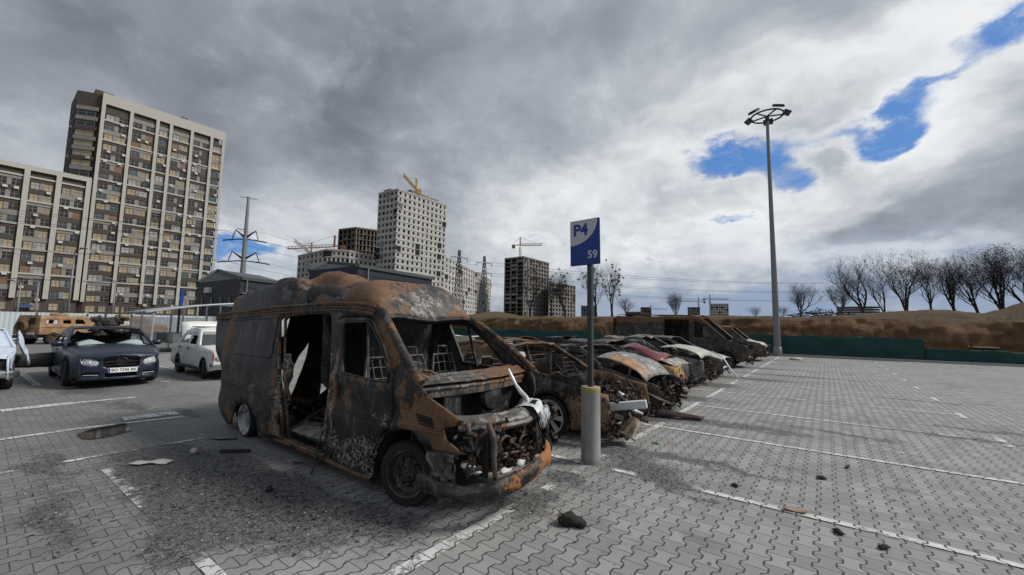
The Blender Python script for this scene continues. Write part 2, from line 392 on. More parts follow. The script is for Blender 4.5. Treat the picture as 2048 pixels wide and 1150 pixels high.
# ================================================================== SETTING: ground, markings, bank
def ground_material(name, cols, scale=0.4, rough=0.95, bump=0.6, d=0.05, grass=False):
    m_, k = mat(name); P = k.pos()
    n1 = k.noise(P, scale, 8, 0.62); n2 = k.noise(P, scale*9, 6, 0.7); n3 = k.noise(P, scale*40, 4, 0.7)
    f = k.add(k.mul(n1, 0.5), k.add(k.mul(n2, 0.35), k.mul(n3, 0.25)))
    c = k.ramp(f, [(0.30+0.42*i/(len(cols)-1), cc) for i, cc in enumerate(cols)])
    if grass:
        nz = k.sep(k.new('NewGeometry').outputs['Normal'])[2]; g_ = k.ss(k.add(nz, k.mul(k.sub(n2, .5), .35)), .78, .95)
        c = k.mix(k.mul(g_, .85), c, k.mix(n3, (.062, .045, .028), (.15, .115, .075)))
    setb(k, c, rough, 0, k.bump(k.add(n2, k.mul(n3, 0.6)), bump, d), 0.2)
    return m_
M_SOIL = ground_material('bank_soil', [(0.055, 0.030, 0.016), (0.115, 0.063, 0.031), (0.175, 0.104, 0.054), (0.26, 0.18, 0.11)], 0.5, 1.0, 1.0, 0.16, True)
M_FIELD = ground_material('field', [(0.05, 0.042, 0.022), (0.09, 0.07, 0.04), (0.10, 0.09, 0.045), (0.14, 0.115, 0.07)], 0.08)
M_GRASSY = ground_material('verge', [(0.06, 0.055, 0.025), (0.09, 0.085, 0.035), (0.10, 0.10, 0.05), (0.12, 0.11, 0.07)], 0.3)
FENCE_Y = 31.0
def plate(name, x0, x1, y0, y1, z, material, n=1):
    b = MB(); b.grid(lambda u, v: (x0+(x1-x0)*u, y0+(y1-y0)*v, z), n, n)
    return tag(b.build(name, material), kind='structure')
plate('ground', -2600, 2600, -600, 4200, -0.02, M_FIELD)
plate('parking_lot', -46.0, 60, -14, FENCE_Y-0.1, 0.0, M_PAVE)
# painted bay markings
def stripe(pts, z=0.004):
    b = MB()
    for (x0, y0, x1, y1, w) in pts:
        a = Vector((x0, y0, z)); c = Vector((x1, y1, z)); t = (c-a).normalized(); s_ = Vector((-t.y, t.x, 0))*w/2
        b.add([a-s_, a+s_, c+s_, c-s_], [(0, 3, 2, 1)])
    return tag(b.build('parking_line', M_PAINT), kind='structure')
XL = -2.27
BAYS = [4.5+2.41*i for i in range(11)]
stripe([(XL, -3.0, XL, 4.2, .11)]); stripe([(XL, 4.62, XL, 29.0, .11)])
for i, y in enumerate(BAYS):
    stripe([(XL-4.9+(.2 if i == 0 else 0), y, XL-.06, y, .085)], 0.008)
    stripe([(XL+.06 if i else -1.98, y+.02, 1.95, y+.03, .085)], 0.008)
    if i > 0: stripe([(2.0, y-.30, 2.0, y+.32, .10)], 0.008)
for i in range(9):                                   # next bay row, far right
    stripe([(9.6, 9.3+2.41*i, 13.6, 9.35+2.41*i, .085)], 0.008)
    stripe([(5.9, 14.1+2.41*i, 6.9, 14.1+2.41*i, .085)], 0.008)
# markings between the two rows on the left
stripe([(-6.85, -.6, -6.85, 2.05, .085), (-6.2, 1.0, -3.0, 1.07, .085)], 0.008)
p0, p1, p2_, p3 = gz(0, 880), gz(155, 858), gz(240, 842), gz(400, 830)
stripe([(p0.x, p0.y, p1.x, p1.y, .12), (p1.x, p1.y, p3.x, p3.y, .12), ], 0.008)
stripe([(p2_.x-.1, p2_.y+.05, p3.x-.45, p3.y-.2, .34)], 0.012)
q0, q1, q2 = gz(0, 822), gz(150, 806), gz(270, 795)
stripe([(q0.x, q0.y, q1.x, q1.y, .30), (q1.x, q1.y, q2.x, q2.y, .15)], 0.008)
for (a, b_) in [((45, 748), (75, 772)), ((40, 722), (70, 718)), ((320, 765), (340, 763))]:
    a = gz(*a); b_ = gz(*b_); stripe([(a.x, a.y, b_.x, b_.y, .14)], 0.012)
for i in range(6): stripe([(-19.6, -.7+2.41*i, -15.0, -.7+2.41*i, .085)], 0.008)
# low kerb in front of the fence
b = MB(); b.box((7, FENCE_Y-.02, .05), (106, .16, .14)); tag(b.build('kerb', plain('kerb_concrete', (.34, .34, .33), .9)), kind='structure')
# earth bank behind the green netting
def bank():
    b = MB(); xs0, xs1, nx, ny = -75, 90, 950, 46
    prof = [(0, .0), (.10, .35), (.5, .9), (.95, 1.75), (1.5, 2.35), (2.1, 2.50), (5, 2.6), (12, 2.72), (24, 3.05), (60, 3.5), (160, 4.2), (520, 6.0), (1500, 9.0)]
    ds = [prof[0][0]]
    for (a, _), (c, _) in zip(prof, prof[1:]):
        n = 7 if a < 3 else 4
        ds += [a+(c-a)*(t+1)/n for t in range(n)]
    def fn(u, v):
        x = xs0+(xs1-xs0)*u; dd = ds[min(len(ds)-1, int(round(v*(len(ds)-1))))]
        spread = 1+dd/220.0
        x *= spread
        z = lerp_tab(prof, dd); y = FENCE_Y+.75+dd
        q = Vector((x*.35, y*.35, 0)); k_ = min(1, dd/1.2)
        z += k_*(noise.noise(q)*.14+noise.noise(q*3.1)*.10+noise.noise(q*8)*.06)*(1 if dd < 30 else .6)
        y += (noise.noise(Vector((x*.5, z*.6, 1)))*.45+noise.noise(Vector((x*1.7, z*2.2, 5)))*.24+noise.noise(Vector((x*4.5, z*2, 7)))*.14+abs(noise.noise(Vector((x*2.2, z*.8, 9))))*-.28)*k_*(1 if dd < 4 else 0)
        # dug bay and spoil heap towards the right
        if dd < 6: z -= max(0, 1-abs(x-9)/7)*.25*k_
        z += 1.0*exp(-((x-10.7)/2.0)**2-((dd-9)/2.4)**2)+.55*exp(-((x-6.4)/1.5)**2-((dd-6)/1.6)**2)+.8*exp(-((x+35)/3)**2-((dd-10)/4)**2)+.35*exp(-((x-3.6)/2)**2-((dd-7)/2)**2)
        return (x, y, z-.02)
    b.grid(fn, nx, len(ds)-1)
    return tag(b.build('earth_bank', M_SOIL, smooth=True), kind='structure')
bank()
BANKP = [(0, 0), (3, 2.5), (5, 2.6), (12, 2.72), (24, 3.05), (60, 3.5), (160, 4.2), (520, 6), (1500, 9)]
def bankz(y): return lerp_tab(BANKP, y-FENCE_Y-.75)-.06

# dry grass along the top of the bank
def dry_grass():
    rg = random.Random(31); b = MB()
    for i in range(9000):
        y = FENCE_Y+2.6+rg.random()**2*16; x = rg.uniform(-52, 26)
        if noise.noise(Vector((x*.35, y*.35, 2)))+.25*rg.random() < 0.02: continue
        z = bankz(y)+.02+.14*noise.noise(Vector((x*.35, y*.35, 0))); h = rg.uniform(.06, .26); w = rg.uniform(.006, .02); a = rg.uniform(0, pi); t = Vector((rg.uniform(-.12, .12), rg.uniform(-.1, .1), h))
        p = Vector((x, y, z-.06)); d = Vector((cos(a)*w, sin(a)*w, 0)); b.add([p-d, p+d, p+t], [(0, 1, 2)])
    return tag(b.build('dry_grass', plain('straw', (.11, .085, .045), .95, 0, .4, 1)), kind='stuff')
dry_grass()
# ================================================================== burnt metal
def burnt(name, soot=((.008, .008, .0085), (.045, .044, .043)), rust=0.0, ash=0.0, spots=(), seed=0, paint=None, paint_bias=0.0,
          ztab=(), paint_x=None, metal=0.25, rough=0.72, bump=0.5, scale=1.0, rustcols=None, ashcol=(.36, .35, .32)):
    """soot-blackened sheet metal with rust where the paint burnt off and pale ash flakes.
    rust / ash: bias (-1..1). spots: (centre, radii, d_rust, d_ash). ztab: (z_lo, z_hi, d_rust) bands that rust more."""
    m_, k = mat(name); C = k.objco(); Cs = k.vmath('ADD', C, (seed*3.7, seed*1.9, seed*0.7))
    wob = k.vscale(k.vmath('SUBTRACT', k.noise(Cs, 3.0*scale, 4, 0.65, out='Color'), (.5, .5, .5)), 0.5/scale)
    n1 = k.noise(k.vmath('ADD', Cs, wob), 1.5*scale, 5, 0.6); n2 = k.noise(Cs, 5*scale, 6, 0.7, 0.4); n3 = k.noise(Cs, 24*scale, 5, 0.7)
    z = k.sep(C)[2]
    rb = k.add(rust, 0.0); ab = k.add(ash, 0.0)
    Cw = k.vmath('ADD', C, wob)
    for (c, r, dr, da) in spots:
        v = k.vmath('DIVIDE', k.vmath('SUBTRACT', Cw, c), r if isinstance(r, tuple) else (r, r, r))
        e = k.math('EXPONENT', k.mul(k.dot(v, v), -1.0))
        if dr: rb = k.add(rb, k.mul(e, dr))
        if da: ab = k.add(ab, k.mul(e, da))
    zn = k.add(z, k.mul(k.sub(n1, .5), .25))
    for (lo, hi, dr) in ztab:
        w = k.mul(k.ss(zn, lo-.06, lo+.06), k.ss(zn, hi+.06, hi-.06)); rb = k.add(rb, k.mul(w, dr))
    rsum = k.add(k.add(k.mul(k.sub(n1, .5), 1.0), k.add(k.mul(k.sub(n2, .5), 1.05), k.mul(k.sub(n3, .5), .55))), rb)
    rmask = k.ss(rsum, 0.02, 0.19)
    base = k.mix(k.ss(n2, 0.3, 0.72), soot[0], soot[1])
    base = k.mix(k.mul(k.ss(n3, .58, .75), .5), base, tuple(min(1, c*2.6) for c in soot[1]))
    smear = k.ss(k.noise(k.vmath('MULTIPLY', Cs, (1.6, 1.6, .8)), 4.2*scale, 8, .74), .52, .66)
    base = k.mix(k.mul(smear, .75), base, tuple(min(1, c*2.3+.03) for c in soot[1]))
    drip = k.mul(k.ss(k.noise(k.vmath('MULTIPLY', Cs, (9, 9, .9)), 2.4*scale, 5, .7), .60, .68), k.ss(n1, .46, .56))
    base = k.mix(k.mul(drip, .6), base, tuple(min(1, c*3.5+.05) for c in soot[1]))
    if paint:
        pb = k.add(k.mul(k.ss(k.sep(C)[0], paint_x[0], paint_x[1]), 1.0), paint_bias) if paint_x else paint_bias
        pm = k.ss(k.add(k.add(k.mul(k.sub(n1, .5), 1.2), k.mul(k.sub(n2, .5), .5)), pb), -.04, .16)
        pc = k.mix(k.ss(n3, .3, .7), paint, tuple(c*.75 for c in paint))
        base = k.mix(pm, base, pc)
    rc = rustcols or [(0.0, (.018, .011, .008)), (0.40, (.055, .027, .014)), (0.60, (.102, .050, .024)), (0.85, (.21, .112, .053))]
    rcol = k.ramp(k.add(k.mul(n3, .45), k.add(k.mul(n2, .35), k.mul(rmask, .28))), rc)
    col = k.mix(k.mul(rmask, .94), base, rcol)
    # pale blistered paint: a web of flakes
    vo = k.voro(k.vmath('ADD', Cs, k.vscale(wob, .35)), 17*scale, 'DISTANCE_TO_EDGE')
    web = k.ss(k.add(k.mul(vo, 1.0), k.mul(k.sub(n3, .5), .5)), .10, .02)
    areg = k.ss(k.add(k.add(k.mul(k.sub(k.noise(Cs, 3.1*scale, 6, .68), .5), 1.2), ab), -.16), 0.0, 0.14)
    speck = k.ss(k.noise(Cs, 16*scale, 7, .74, .5), .545, .60)
    amask = k.mul(areg, k.math('MAXIMUM', k.mul(web, .8), speck))
    col = k.mix(k.mul(amask, .85), col, ashcol)
    h = k.add(k.mul(n3, .6), k.add(k.mul(rmask, .3), k.add(k.mul(amask, .7), k.mul(n2, .5))))
    setb(k, col, k.add(rough-.22, k.add(k.mul(rmask, .22), k.mul(n2, .2))), k.mul(k.sub(1.0, k.math('MAXIMUM', rmask, amask)), metal), k.bump(h, bump, .006), .45)
    return m_
M_SOOT = burnt('charred_metal', rust=-.25, ash=-.32, seed=3)
M_CLUT = burnt('burnt_engine_scrap', soot=((.008, .0075, .007), (.045, .041, .037)), rust=.0, ash=-.16, seed=5, scale=2.2, rustcols=[(0.0, (.012, .008, .006)), (.4, (.045, .018, .010)), (.65, (.10, .036, .016)), (.9, (.19, .085, .035))])
M_RUSTY = burnt('rusted_scrap', rust=.22, ash=-.05, seed=8, scale=1.6)
M_TYRE = plain('burnt_rubber', (.013, .013, .014), .85, var=.4, scale=9, bump=.4)
M_RUBBER = plain('tyre_rubber', (.016, .016, .017), .8, var=.3, scale=9, bump=.3)
M_RIM = burnt('scorched_steel_rim', soot=((.012, .012, .012), (.055, .054, .052)), rust=-.24, ash=-.14, seed=11, scale=2.5)
M_WHITERIM = burnt('white_steel_rim', soot=((.02, .02, .02), (.10, .10, .10)), rust=-.3, ash=.1, seed=12, paint=(.42, .42, .41), paint_bias=.10, scale=2.5)
M_ALU = plain('melted_aluminium', (.62, .64, .65), .45, .35, .2, 14, .6)
M_ASHW = plain('white_ash', (.55, .55, .54), .95, 0, .25, 22, .8)
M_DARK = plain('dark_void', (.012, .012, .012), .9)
def at_loc(o, root):
    """meshes built in world coordinates, parented to a thing standing at root.location"""
    o.parent = root; o.location = -Vector(root.location); return o

def crumple(p, amp, fr, seed):
    q = Vector(p)*fr+Vector((seed*5.1, seed*2.3, seed*1.1))
    d = noise.noise_vector(q)+0.55*noise.noise_vector(q*2.3)
    # creases: folded noise gives ridges like bent sheet
    c = abs(noise.noise(q*1.4+Vector((7, 1, 3))))
    return Vector((d.x*.5, d.y+(.3-c)*1.2, d.z*.7))*amp
def wheel_parts(root, c, r, w, side=-1, rim=None, tyre=None, rr=0.62, flat=0.0, holes=8, lean=0.0, hub=True, spokes=0, toe=0.0):
    """wheel whose axle runs along Y; side -1 shows its face towards -Y. Returns the wheel part (tyre) with its rim as sub-part"""
    b = MB(); R = r*rr; hw = w/2
    b.lathe([(R*1.0, -hw*.8), (R*1.08, -hw), (r*.93, -hw*.95), (r, -hw*.62), (r, hw*.62), (r*.93, hw*.95), (R*1.08, hw), (R, hw*.8)], (0, 0, 0), 'Y', 32)
    if flat:
        for i, p in enumerate(b.v):
            if p[2] < -r+flat: b.v[i] = (p[0]*1.05, p[1]*1.12, -r+flat)
    o = b.build('wheel', tyre or M_TYRE, root, smooth=True, auto=45); o.location = c; o.rotation_euler = (lean, 0, toe)
    if rim is not False:
        q = MB(); s = side
        if spokes:
            q.lathe([(R*1.04, s*hw*.86), (R*.93, s*hw*.80), (R*.93, s*hw*.55)], (0, 0, 0), 'Y', 32)
            q.lathe([(0.001, s*hw*.80), (R*.20, s*hw*.80), (R*.24, s*hw*.6)], (0, 0, 0), 'Y', 20)
            for i in range(spokes):
                a = 2*pi*i/spokes; da = .20
                for (r0, r1, d0, d1) in ((R*.15, R*.95, da*1.2, da*.8),):
                    P = [(r0*cos(a-d0*1.5), s*hw*.82, r0*sin(a-d0*1.5)), (r1*cos(a-d1), s*hw*.74, r1*sin(a-d1)), (r1*cos(a+d1), s*hw*.74, r1*sin(a+d1)), (r0*cos(a+d0*1.5), s*hw*.82, r0*sin(a+d0*1.5))]
                    P2 = [(x, y-s*.03, z_) for x, y, z_ in P]
                    q.add(P+P2, [(0, 1, 2, 3), (7, 6, 5, 4), (0, 4, 5, 1), (1, 5, 6, 2), (2, 6, 7, 3), (3, 7, 4, 0)])
        else:
            q.lathe([(R*1.06, s*hw*.92), (R*1.02, s*hw*.98), (R*.94, s*hw*.90), (R*.86, s*hw*.42), (R*.62, s*hw*.34)], (0, 0, 0), 'Y', 32)
            # disc with slots between R*.62 and R*.46
            n = holes*4
            for i in range(n):
                if i % 4 == 0: continue
                a0, a1 = 2*pi*i/n, 2*pi*(i+1)/n
                v = [(R*.62*cos(a0), s*hw*.34, R*.62*sin(a0)), (R*.62*cos(a1), s*hw*.34, R*.62*sin(a1)), (R*.47*cos(a1), s*hw*.44, R*.47*sin(a1)), (R*.47*cos(a0), s*hw*.44, R*.47*sin(a0))]
                q.add(v, [(0, 1, 2, 3)])
            q.lathe([(R*.47, s*hw*.44), (R*.33, s*hw*.62), (R*.20, s*hw*.62), (R*.17, s*hw*.80), (.001, s*hw*.82)], (0, 0, 0), 'Y', 32)
            for i in range(5):
                a = 2*pi*i/5; q.lathe([(.016, s*hw*.60), (.016, s*hw*.72), (.001, s*hw*.73)], (R*.26*cos(a), 0, R*.26*sin(a)), 'Y', 6)
        q.build('rim', rim or M_RIM, o, smooth=True, auto=35, solid=.004)
        z = MB(); z.lathe([(R*.9, -s*hw*.1), (.001, -s*hw*.1)], (0, 0, 0), 'Y', 20); z.build('brake_drum', M_SOOT, o)
    return o
def clutter(b, x0, x1, y0, y1, z0, z1, n, seed=1, big=.22):
    """tangle of burnt mechanical scrap: blocks, drums, hoses, brackets and bent sheet"""
    rg = random.Random(seed)
    def P(): return Vector((rg.uniform(x0, x1), rg.uniform(y0, y1), rg.uniform(z0, z1)))
    for i in range(n):
        c = P(); t = rg.random(); R = Matrix.Rotation(rg.uniform(-.6, .6), 3, 'X') @ Matrix.Rotation(rg.uniform(-.6, .6), 3, 'Y') @ Matrix.Rotation(rg.uniform(0, 6), 3, 'Z')
        s = big*(.3+.7*rg.random())
        if t < .18: b.box(c, (s, s*.7, s*.5), R=R)
        elif t < .34:
            L = R @ Vector((s*.6, 0, 0)); b.tube([c-L, c+L], s*.22, 10)
        elif t < .66:
            pts = [c]; d = Vector((rg.uniform(-1, 1), rg.uniform(-1, 1), rg.uniform(-.7, .5)))
            for j in range(5):
                d = (d+Vector((rg.uniform(-1, 1), rg.uniform(-1, 1), rg.uniform(-1, 1)))*.8).normalized(); q = pts[-1]+d*s*.42
                pts.append(Vector((min(x1, max(x0, q.x)), min(y1, max(y0, q.y)), min(z1+.05, max(z0-.05, q.z)))))
            b.tube(pts, rg.uniform(.006, .02), 5)
        elif t < .84:
            w = s*1.1; o = len(b.v)
            b.grid(lambda u, v: c+R @ Vector(((u-.5)*w, (v-.5)*w*.55, .05*sin(u*5+i)+.04*sin(v*7))), 4, 3)
        else: b.blob(c, (s*.35, s*.3, s*.25), i+seed, .3)
    return b

# ================================================================== MAIN BURNT VAN (nose towards +X)
YC = 3.30
def van_near(x, z):
    x = min(-1.95, max(-7.8, x)); z = min(2.1, max(0.0, z)); y = 2.385
    if z > .72: y += .012
    if z > 1.02: y += .105*((z-1.02)/.75)**1.25
    if z < .42: y += .05*((.42-z)/.3)
    if x > -3.25: y += .115*(x+3.25)**2*(1+.35*max(0, 1-z))
    if x < -7.3: y += .10*((-7.3-x)/.5)**3
    return y
def solve(px_, py_):
    Y = 2.4
    for _ in range(10):
        p = atY(px_, py_, Y); Y += .6*(van_near(p.x, p.z)-Y)
    return (p.x, p.z)
def S(*pts): return [solve(a, b_) for a, b_ in pts]
def build_van():
    root = thing('burnt_van', 'large burnt-out rusty van with open side doorway and no bonnet, nearest the camera', 'van', (-4.9, YC, 0))
    spots = [((-3.35, 2.45, 1.5), (.14, .3, .45), .38, .1), ((-3.15, 2.4, 1.0), (.18, .3, .2), .10, .14), ((-4.22, 2.4, 1.1), (.10, .3, .9), .28, .1), ((-5.6, 2.4, 1.2), (.12, .3, .9), .22, .15), ((-7.3, 2.4, .6), (.4, .3, .25), .15, .1), ((-6.4, 2.4, .7), (.5, .3, .06), .1, .3), ((-3.6, 2.4, .72), (.5, .3, .05), .1, .3), ((-2.72, 2.4, .74), (.24, .3, .14), .52, .06), ((-2.55, 2.45, .92), (.28, .3, .12), .45, 0), ((-2.5, 2.5, .60), (.4, .3, .12), .7, 0), ((-7.55, 2.4, 1.35), (.16, .5, .55), .75, 0), ((-3.35, 2.4, 1.4), (.25, .4, .2), .4, .05), ((-3.75, 2.4, .32), (.46, .3, .17), -.1, .85),
             ((-5.45, 2.4, .85), (.10, .3, .5), .25, .5), ((-4.28, 2.4, .9), (.07, .3, .6), .35, .5), ((-5.6, 2.4, .3), (.35, .3, .14), .45, .25), ((-4.0, 2.4, .8), (.2, .3, .1), .2, .1), ((-3.4, 2.4, .5), (.35, .3, .12), .15, .25), ((-7.1, 2.4, .3), (.25, .3, .15), .45, .05)]
    msd = burnt('burnt_van_side', rust=-.09, ash=-.06, seed=1, spots=spots, soot=((.010, .0105, .011), (.040, .041, .042)), metal=.45, rough=.62)
    outline = S((455, 848), (440, 826), (434, 760), (430, 700), (433, 655), (437, 627), (500, 620), (560, 613), (620, 609), (668, 606), (715, 606), (752, 611), (776, 650), (803, 706), (836, 768), (858, 795), (893, 822), (926, 846), (912, 853), (884, 857), (890, 882), (912, 902), (930, 911), (900, 913), (868, 909), (856, 876), (836, 862), (805, 858), (775, 866), (758, 885), (748, 915), (744, 962), (700, 946), (650, 924), (600, 902), (560, 884), (516, 868), (514, 836), (500, 812), (484, 804), (470, 814), (463, 838), (462, 850))
    slide = S((557, 640), (566, 631), (612, 625), (658, 622), (665, 630), (664, 690), (661, 752), (655, 800), (650, 850), (649, 912), (606, 896), (565, 880), (561, 840), (557, 790), (555, 720))
    door = S((681, 640), (690, 633), (738, 632), (748, 640), (770, 690), (787, 745), (786, 800), (784, 856), (768, 866), (752, 890), (742, 918), (738, 952), (700, 938), (664, 924), (667, 860), (672, 800), (679, 750), (680, 690))
    v2, fs = cdt_panel(outline, [slide, door], .075)
    rg = random.Random(4)
    def side3(x, z, am=1.0):
        y = van_near(x, z); p = Vector((x, y, z)); d = crumple(p, .022*am, 1.6, 2)
        # embossed swage lines along the cargo wall, the belt crease and the pressed window blank
        g = 0
        for zz, w in ((.70, .018), (.66, .012)): g += .012*exp(-((z-zz)/w)**2)
        if -7.55 < x < -5.72: g -= .016*(1/(1+exp(-(z-1.16)/.012)))*(1/(1+exp((z-1.60)/.012)))*(1/(1+exp((x+5.82)/.012)))
        if -5.95 < x and x < -5.2 and z < 1.1: d.y += .02*sin(z*11+x*7)
        if x < -6.9: d.y += .05*exp(-((z-.75)/.3)**2)*max(0, (-6.9-x))
        return (p.x+d.x*.4, p.y+d.y-g, p.z+d.z*.5)
    b = MB(); b.add([side3(*p) for p in v2], fs)
    at_loc(b.build('body_side', msd, root, True, .022, auto=38, offset=-1), root)
    # --- cab door, its window with frame left
    win = S((689, 652), (694, 645), (737, 643), (745, 650), (764, 690), (778, 737), (778, 764), (735, 757), (688, 744), (687, 700))
    cx = sum(p[0] for p in door)/len(door); cz = sum(p[1] for p in door)/len(door)
    dr = [(cx+(x-cx)*.982, cz+(z-cz)*.985) for x, z in door]
    v2, fs = cdt_panel(dr, [win], .07)
    b = MB(); b.add([(lambda q: (q[0], q[1]-.008-.012*(1 if abs(p[1]-.60) < .05 else 0)-.008*exp(-((p[1]-.69)/.015)**2), q[2]))(side3(*p, .8)) for p in v2], fs)
    dob = at_loc(b.build('cab_door', msd, root, True, .03, auto=38, offset=-1), root)
    b = MB(); a, c = S((737, 643), (738, 757)); b.bar((a[0], van_near(*a)-.006, a[1]), (c[0], van_near(*c)-.006, c[1]), .022)
    pts = [(x, van_near(x, z)-.016, z) for x, z in win]; b.tube(pts+[pts[0]], .009, 6)
    b.build('window_frame', M_RIM, dob)
    b = MB(); a = S((672, 775))[0]; b.box((a[0]+.035, van_near(*a)-.02, a[1]-.02), (.05, .03, .17)); b.build('door_handle', M_RUSTY, dob, bevel=.008)
    b = MB()
    for zz, x0, x1 in ((.705, -7.55, -5.5), (.655, -7.5, -5.5), (.705, -4.05, -3.22), (.655, -4.05, -3.2), (.70, -3.12, -2.55)):
        b.tube([(lambda q: (q[0], q[1]-.004, q[2]))(side3(x0+(x1-x0)*i/14, zz+(.03*sin(i*.9) if x0 < -7 and i > 9 else 0))) for i in range(15)], .0085, 5)
    blank = [(-7.5, 1.62), (-5.85, 1.66), (-5.80, 1.60), (-5.80, 1.20), (-5.86, 1.14), (-7.5, 1.12)]
    pts = []
    for (xa, za), (xb_, zb_) in zip(blank, blank[1:]): pts += [side3(xa+(xb_-xa)*i/8, za+(zb_-za)*i/8) for i in range(8)]
    b.tube([(x, y-.003, z) for x, y, z in pts], .010, 5)
    at_loc(b.build('body_crease', msd, root, True), root)
    # vents in the front wing
    b = MB()
    for i in range(4):
        a, c = S((833+i*2, 828+i*6), (864+i*2, 838+i*6))
        b.bar((a[0], van_near(*a)-.004, a[1]), (c[0], van_near(*c)-.010, c[1]), .016, .012)
    at_loc(b.build('wing_vent', M_DARK, root), root)
    # --- door jambs, gutter rails and pillars
    mj = burnt('burnt_van_frame', rust=.10, ash=.02, seed=9, spots=[((-4.25, 2.4, .8), (.12, .3, .6), 0, .45), ((-5.5, 2.4, .7), (.12, .3, .6), 0, .5)], soot=((.012, .012, .012), (.06, .056, .052)))
    b = MB()
    for off, rr in ((0, .022), (.05, .016)):
        pts = [(x-(0 if off == 0 else off*(1 if x > -5 else -1)), van_near(x, z)+.02+off, z) for x, z in slide]
        b.tube(pts+[pts[0]], rr, 6)
    for k_, (rr, dz) in enumerate(((.024, .0), (.015, -.045), (.014, -.08))):
        pts = S((437, 629), (500, 622), (560, 615), (620, 610), (668, 607), (720, 607), (754, 612)); b.tube([(x, van_near(x, z)-.012-.006*k_, z+dz) for x, z in pts], rr, 6)
    # ragged torn lining along both door edges
    for (xa, s_) in ((-5.46, 1), (-4.26, -1)):
        b.grid(lambda u, v: (xa+s_*(.10*v)+.03*noise.noise(Vector((u*9, v*3, xa))), 2.42+.06*v+.05*noise.noise(Vector((u*7, v*5, xa+4))), .16+u*1.05), 22, 3)
    b.shake(.012, 5, 2)
    at_loc(b.build('door_frame', mj, root, True, .008, auto=40), root)
    b = MB()
    pts = S((754, 612), (776, 650), (803, 706), (836, 768)); near = [(x+.01, van_near(x, z)+.02, z) for x, z in pts]
    mpl = burnt('burnt_van_pillar', rust=.12, ash=.0, seed=14); fsx = lambda x, z: x-.30*max(0.0, min(1.0, (z-1.08)/.62))*max(0.0, min(1.0, (x+4.6)/.6))
    far = [(fsx(x, z)+.03, 2*YC-y, min(z, 1.70)) for x, y, z in near]
    for ln, sg in ((near, 1), (far, -1)):
        b = MB(); b.tube(ln, .042, 8); b.tube([(x-.07, y+.03*sg, z) for x, y, z in ln], .02, 6); b.shake(.010, 4, 1)
        at_loc(b.build('windscreen_pillar', mpl, root, True, auto=50), root)
    # --- far side with its cab-door window and a torn hole through which the yard shows
    fo = [(x, z) for x, z in S((455, 848), (434, 760), (433, 655), (437, 627), (560, 613), (668, 606), (752, 611), (776, 650), (803, 706), (836, 768), (858, 796), (866, 830), (836, 862), (775, 866), (744, 962), (650, 924), (516, 868), (482, 814), (464, 850))]
    fw = [(-4.05, 1.08), (-3.28, 1.04), (-3.42, 1.36), (-3.62, 1.60), (-4.03, 1.62)]
    FP = lambda *pts: [(lambda q: (q.x, q.z))(atY(a_, b_, 4.12)) for a_, b_ in pts]
    tornholes = [fw, FP((552, 640), (562, 634), (578, 640), (570, 668), (556, 672)), FP((560, 742), (585, 742), (604, 700), (618, 678), (614, 706), (596, 752), (576, 798), (560, 806))]
    v2, fs = cdt_panel(fo, tornholes, .12)
    b = MB(); b.add([(lambda q: (fsx(q[0]-.22*max(0, q[0]+3.0), q[2]), 2*YC-q[1]-.25*max(0, q[0]+3.0), q[2]-.10*max(0.0, min(1.0, (q[2]-1.6)/.15))*max(0.0, min(1.0, (q[0]+4.4)/.6))))(side3(*p, 2.0)) for p in v2], fs)
    at_loc(b.build('body_side', burnt('burnt_van_far_side', rust=-.22, ash=-.1, seed=21, soot=((.014, .014, .014), (.085, .083, .08))), root, True, .02, auto=40), root)
    b = MB()
    pts = [(fsx(x, z), 2*YC-van_near(x, z), z) for x, z in fw]; b.tube(pts+[pts[0]], .022, 6); b.bar((-3.70, 4.1, 1.06), (-3.86, 4.07, 1.6), .03)
    at_loc(b.build('window_frame', M_SOOT, root), root)
    # rear end: two closed doors, burnt
    RX = lambda *pts: [(lambda q: (q.y, q.z))(atX(a_, b_, -7.6)) for a_, b_ in pts]
    v2, fs = cdt_panel([(2.52, .22), (4.06, .22), (4.02, 1.76), (2.60, 1.76)], [RX((550, 634), (579, 636), (571, 670), (552, 682)), RX((550, 735), (582, 744), (600, 708), (620, 682), (612, 716), (592, 770), (570, 815), (550, 815))], .09)
    b = MB(); b.add([(-7.60+.05*noise.noise(Vector((y*3, z*3, 2))), y, z) for y, z in v2], fs)
    at_loc(b.build('rear_door', burnt('burnt_van_rear', rust=.15, ash=-.2, seed=23), root, True, .03, auto=40), root)
    # --- roof: rear shell, buckled and sagged, with one crumpled hump
    def zr(x): return lerp_tab([(-7.85, 2.03), (-7.2, 2.11), (-6.4, 2.21), (-5.8, 2.27), (-5.3, 2.25), (-4.9, 2.13), (-4.62, 2.03), (-4.42, 1.97)], x)
    def gut(x): return lerp_tab([(-7.7, 1.72), (-6.5, 1.755), (-5.5, 1.80), (-4.4, 1.815), (-3.5, 1.80)], x)
    def roof_r(u, v):
        v = .5-.5*cos(pi*v)
        x = -7.84+3.46*u; yn = van_near(x, gut(x)); y0, y1 = yn, 2*YC-yn
        g = gut(x); t = abs(2*v-1); top = zr(x)
        prof = (1-t**20)*(.965+.035*(1-t*t))
        y = y0+(y1-y0)*v; z = g+(top-g)*prof
        # near wall of the roof cap kicked in above the side door; the torn skin humps up behind the hollow
        w = exp(-((x+5.22)/.52)**4)*max(0.0, min(1.0, (.34-v)/.12)) if v > .03 else 0
        z -= (top-g)*.80*w; y += .16*exp(-((x+5.3)/.5)**2-((v-.06)/.08)**2)
        z += .12*exp(-((x+5.62)/.30)**2-((v-.42)/.15)**2) + .05*exp(-((x+6.15)/.14)**2-((v-.10)/.10)**2)
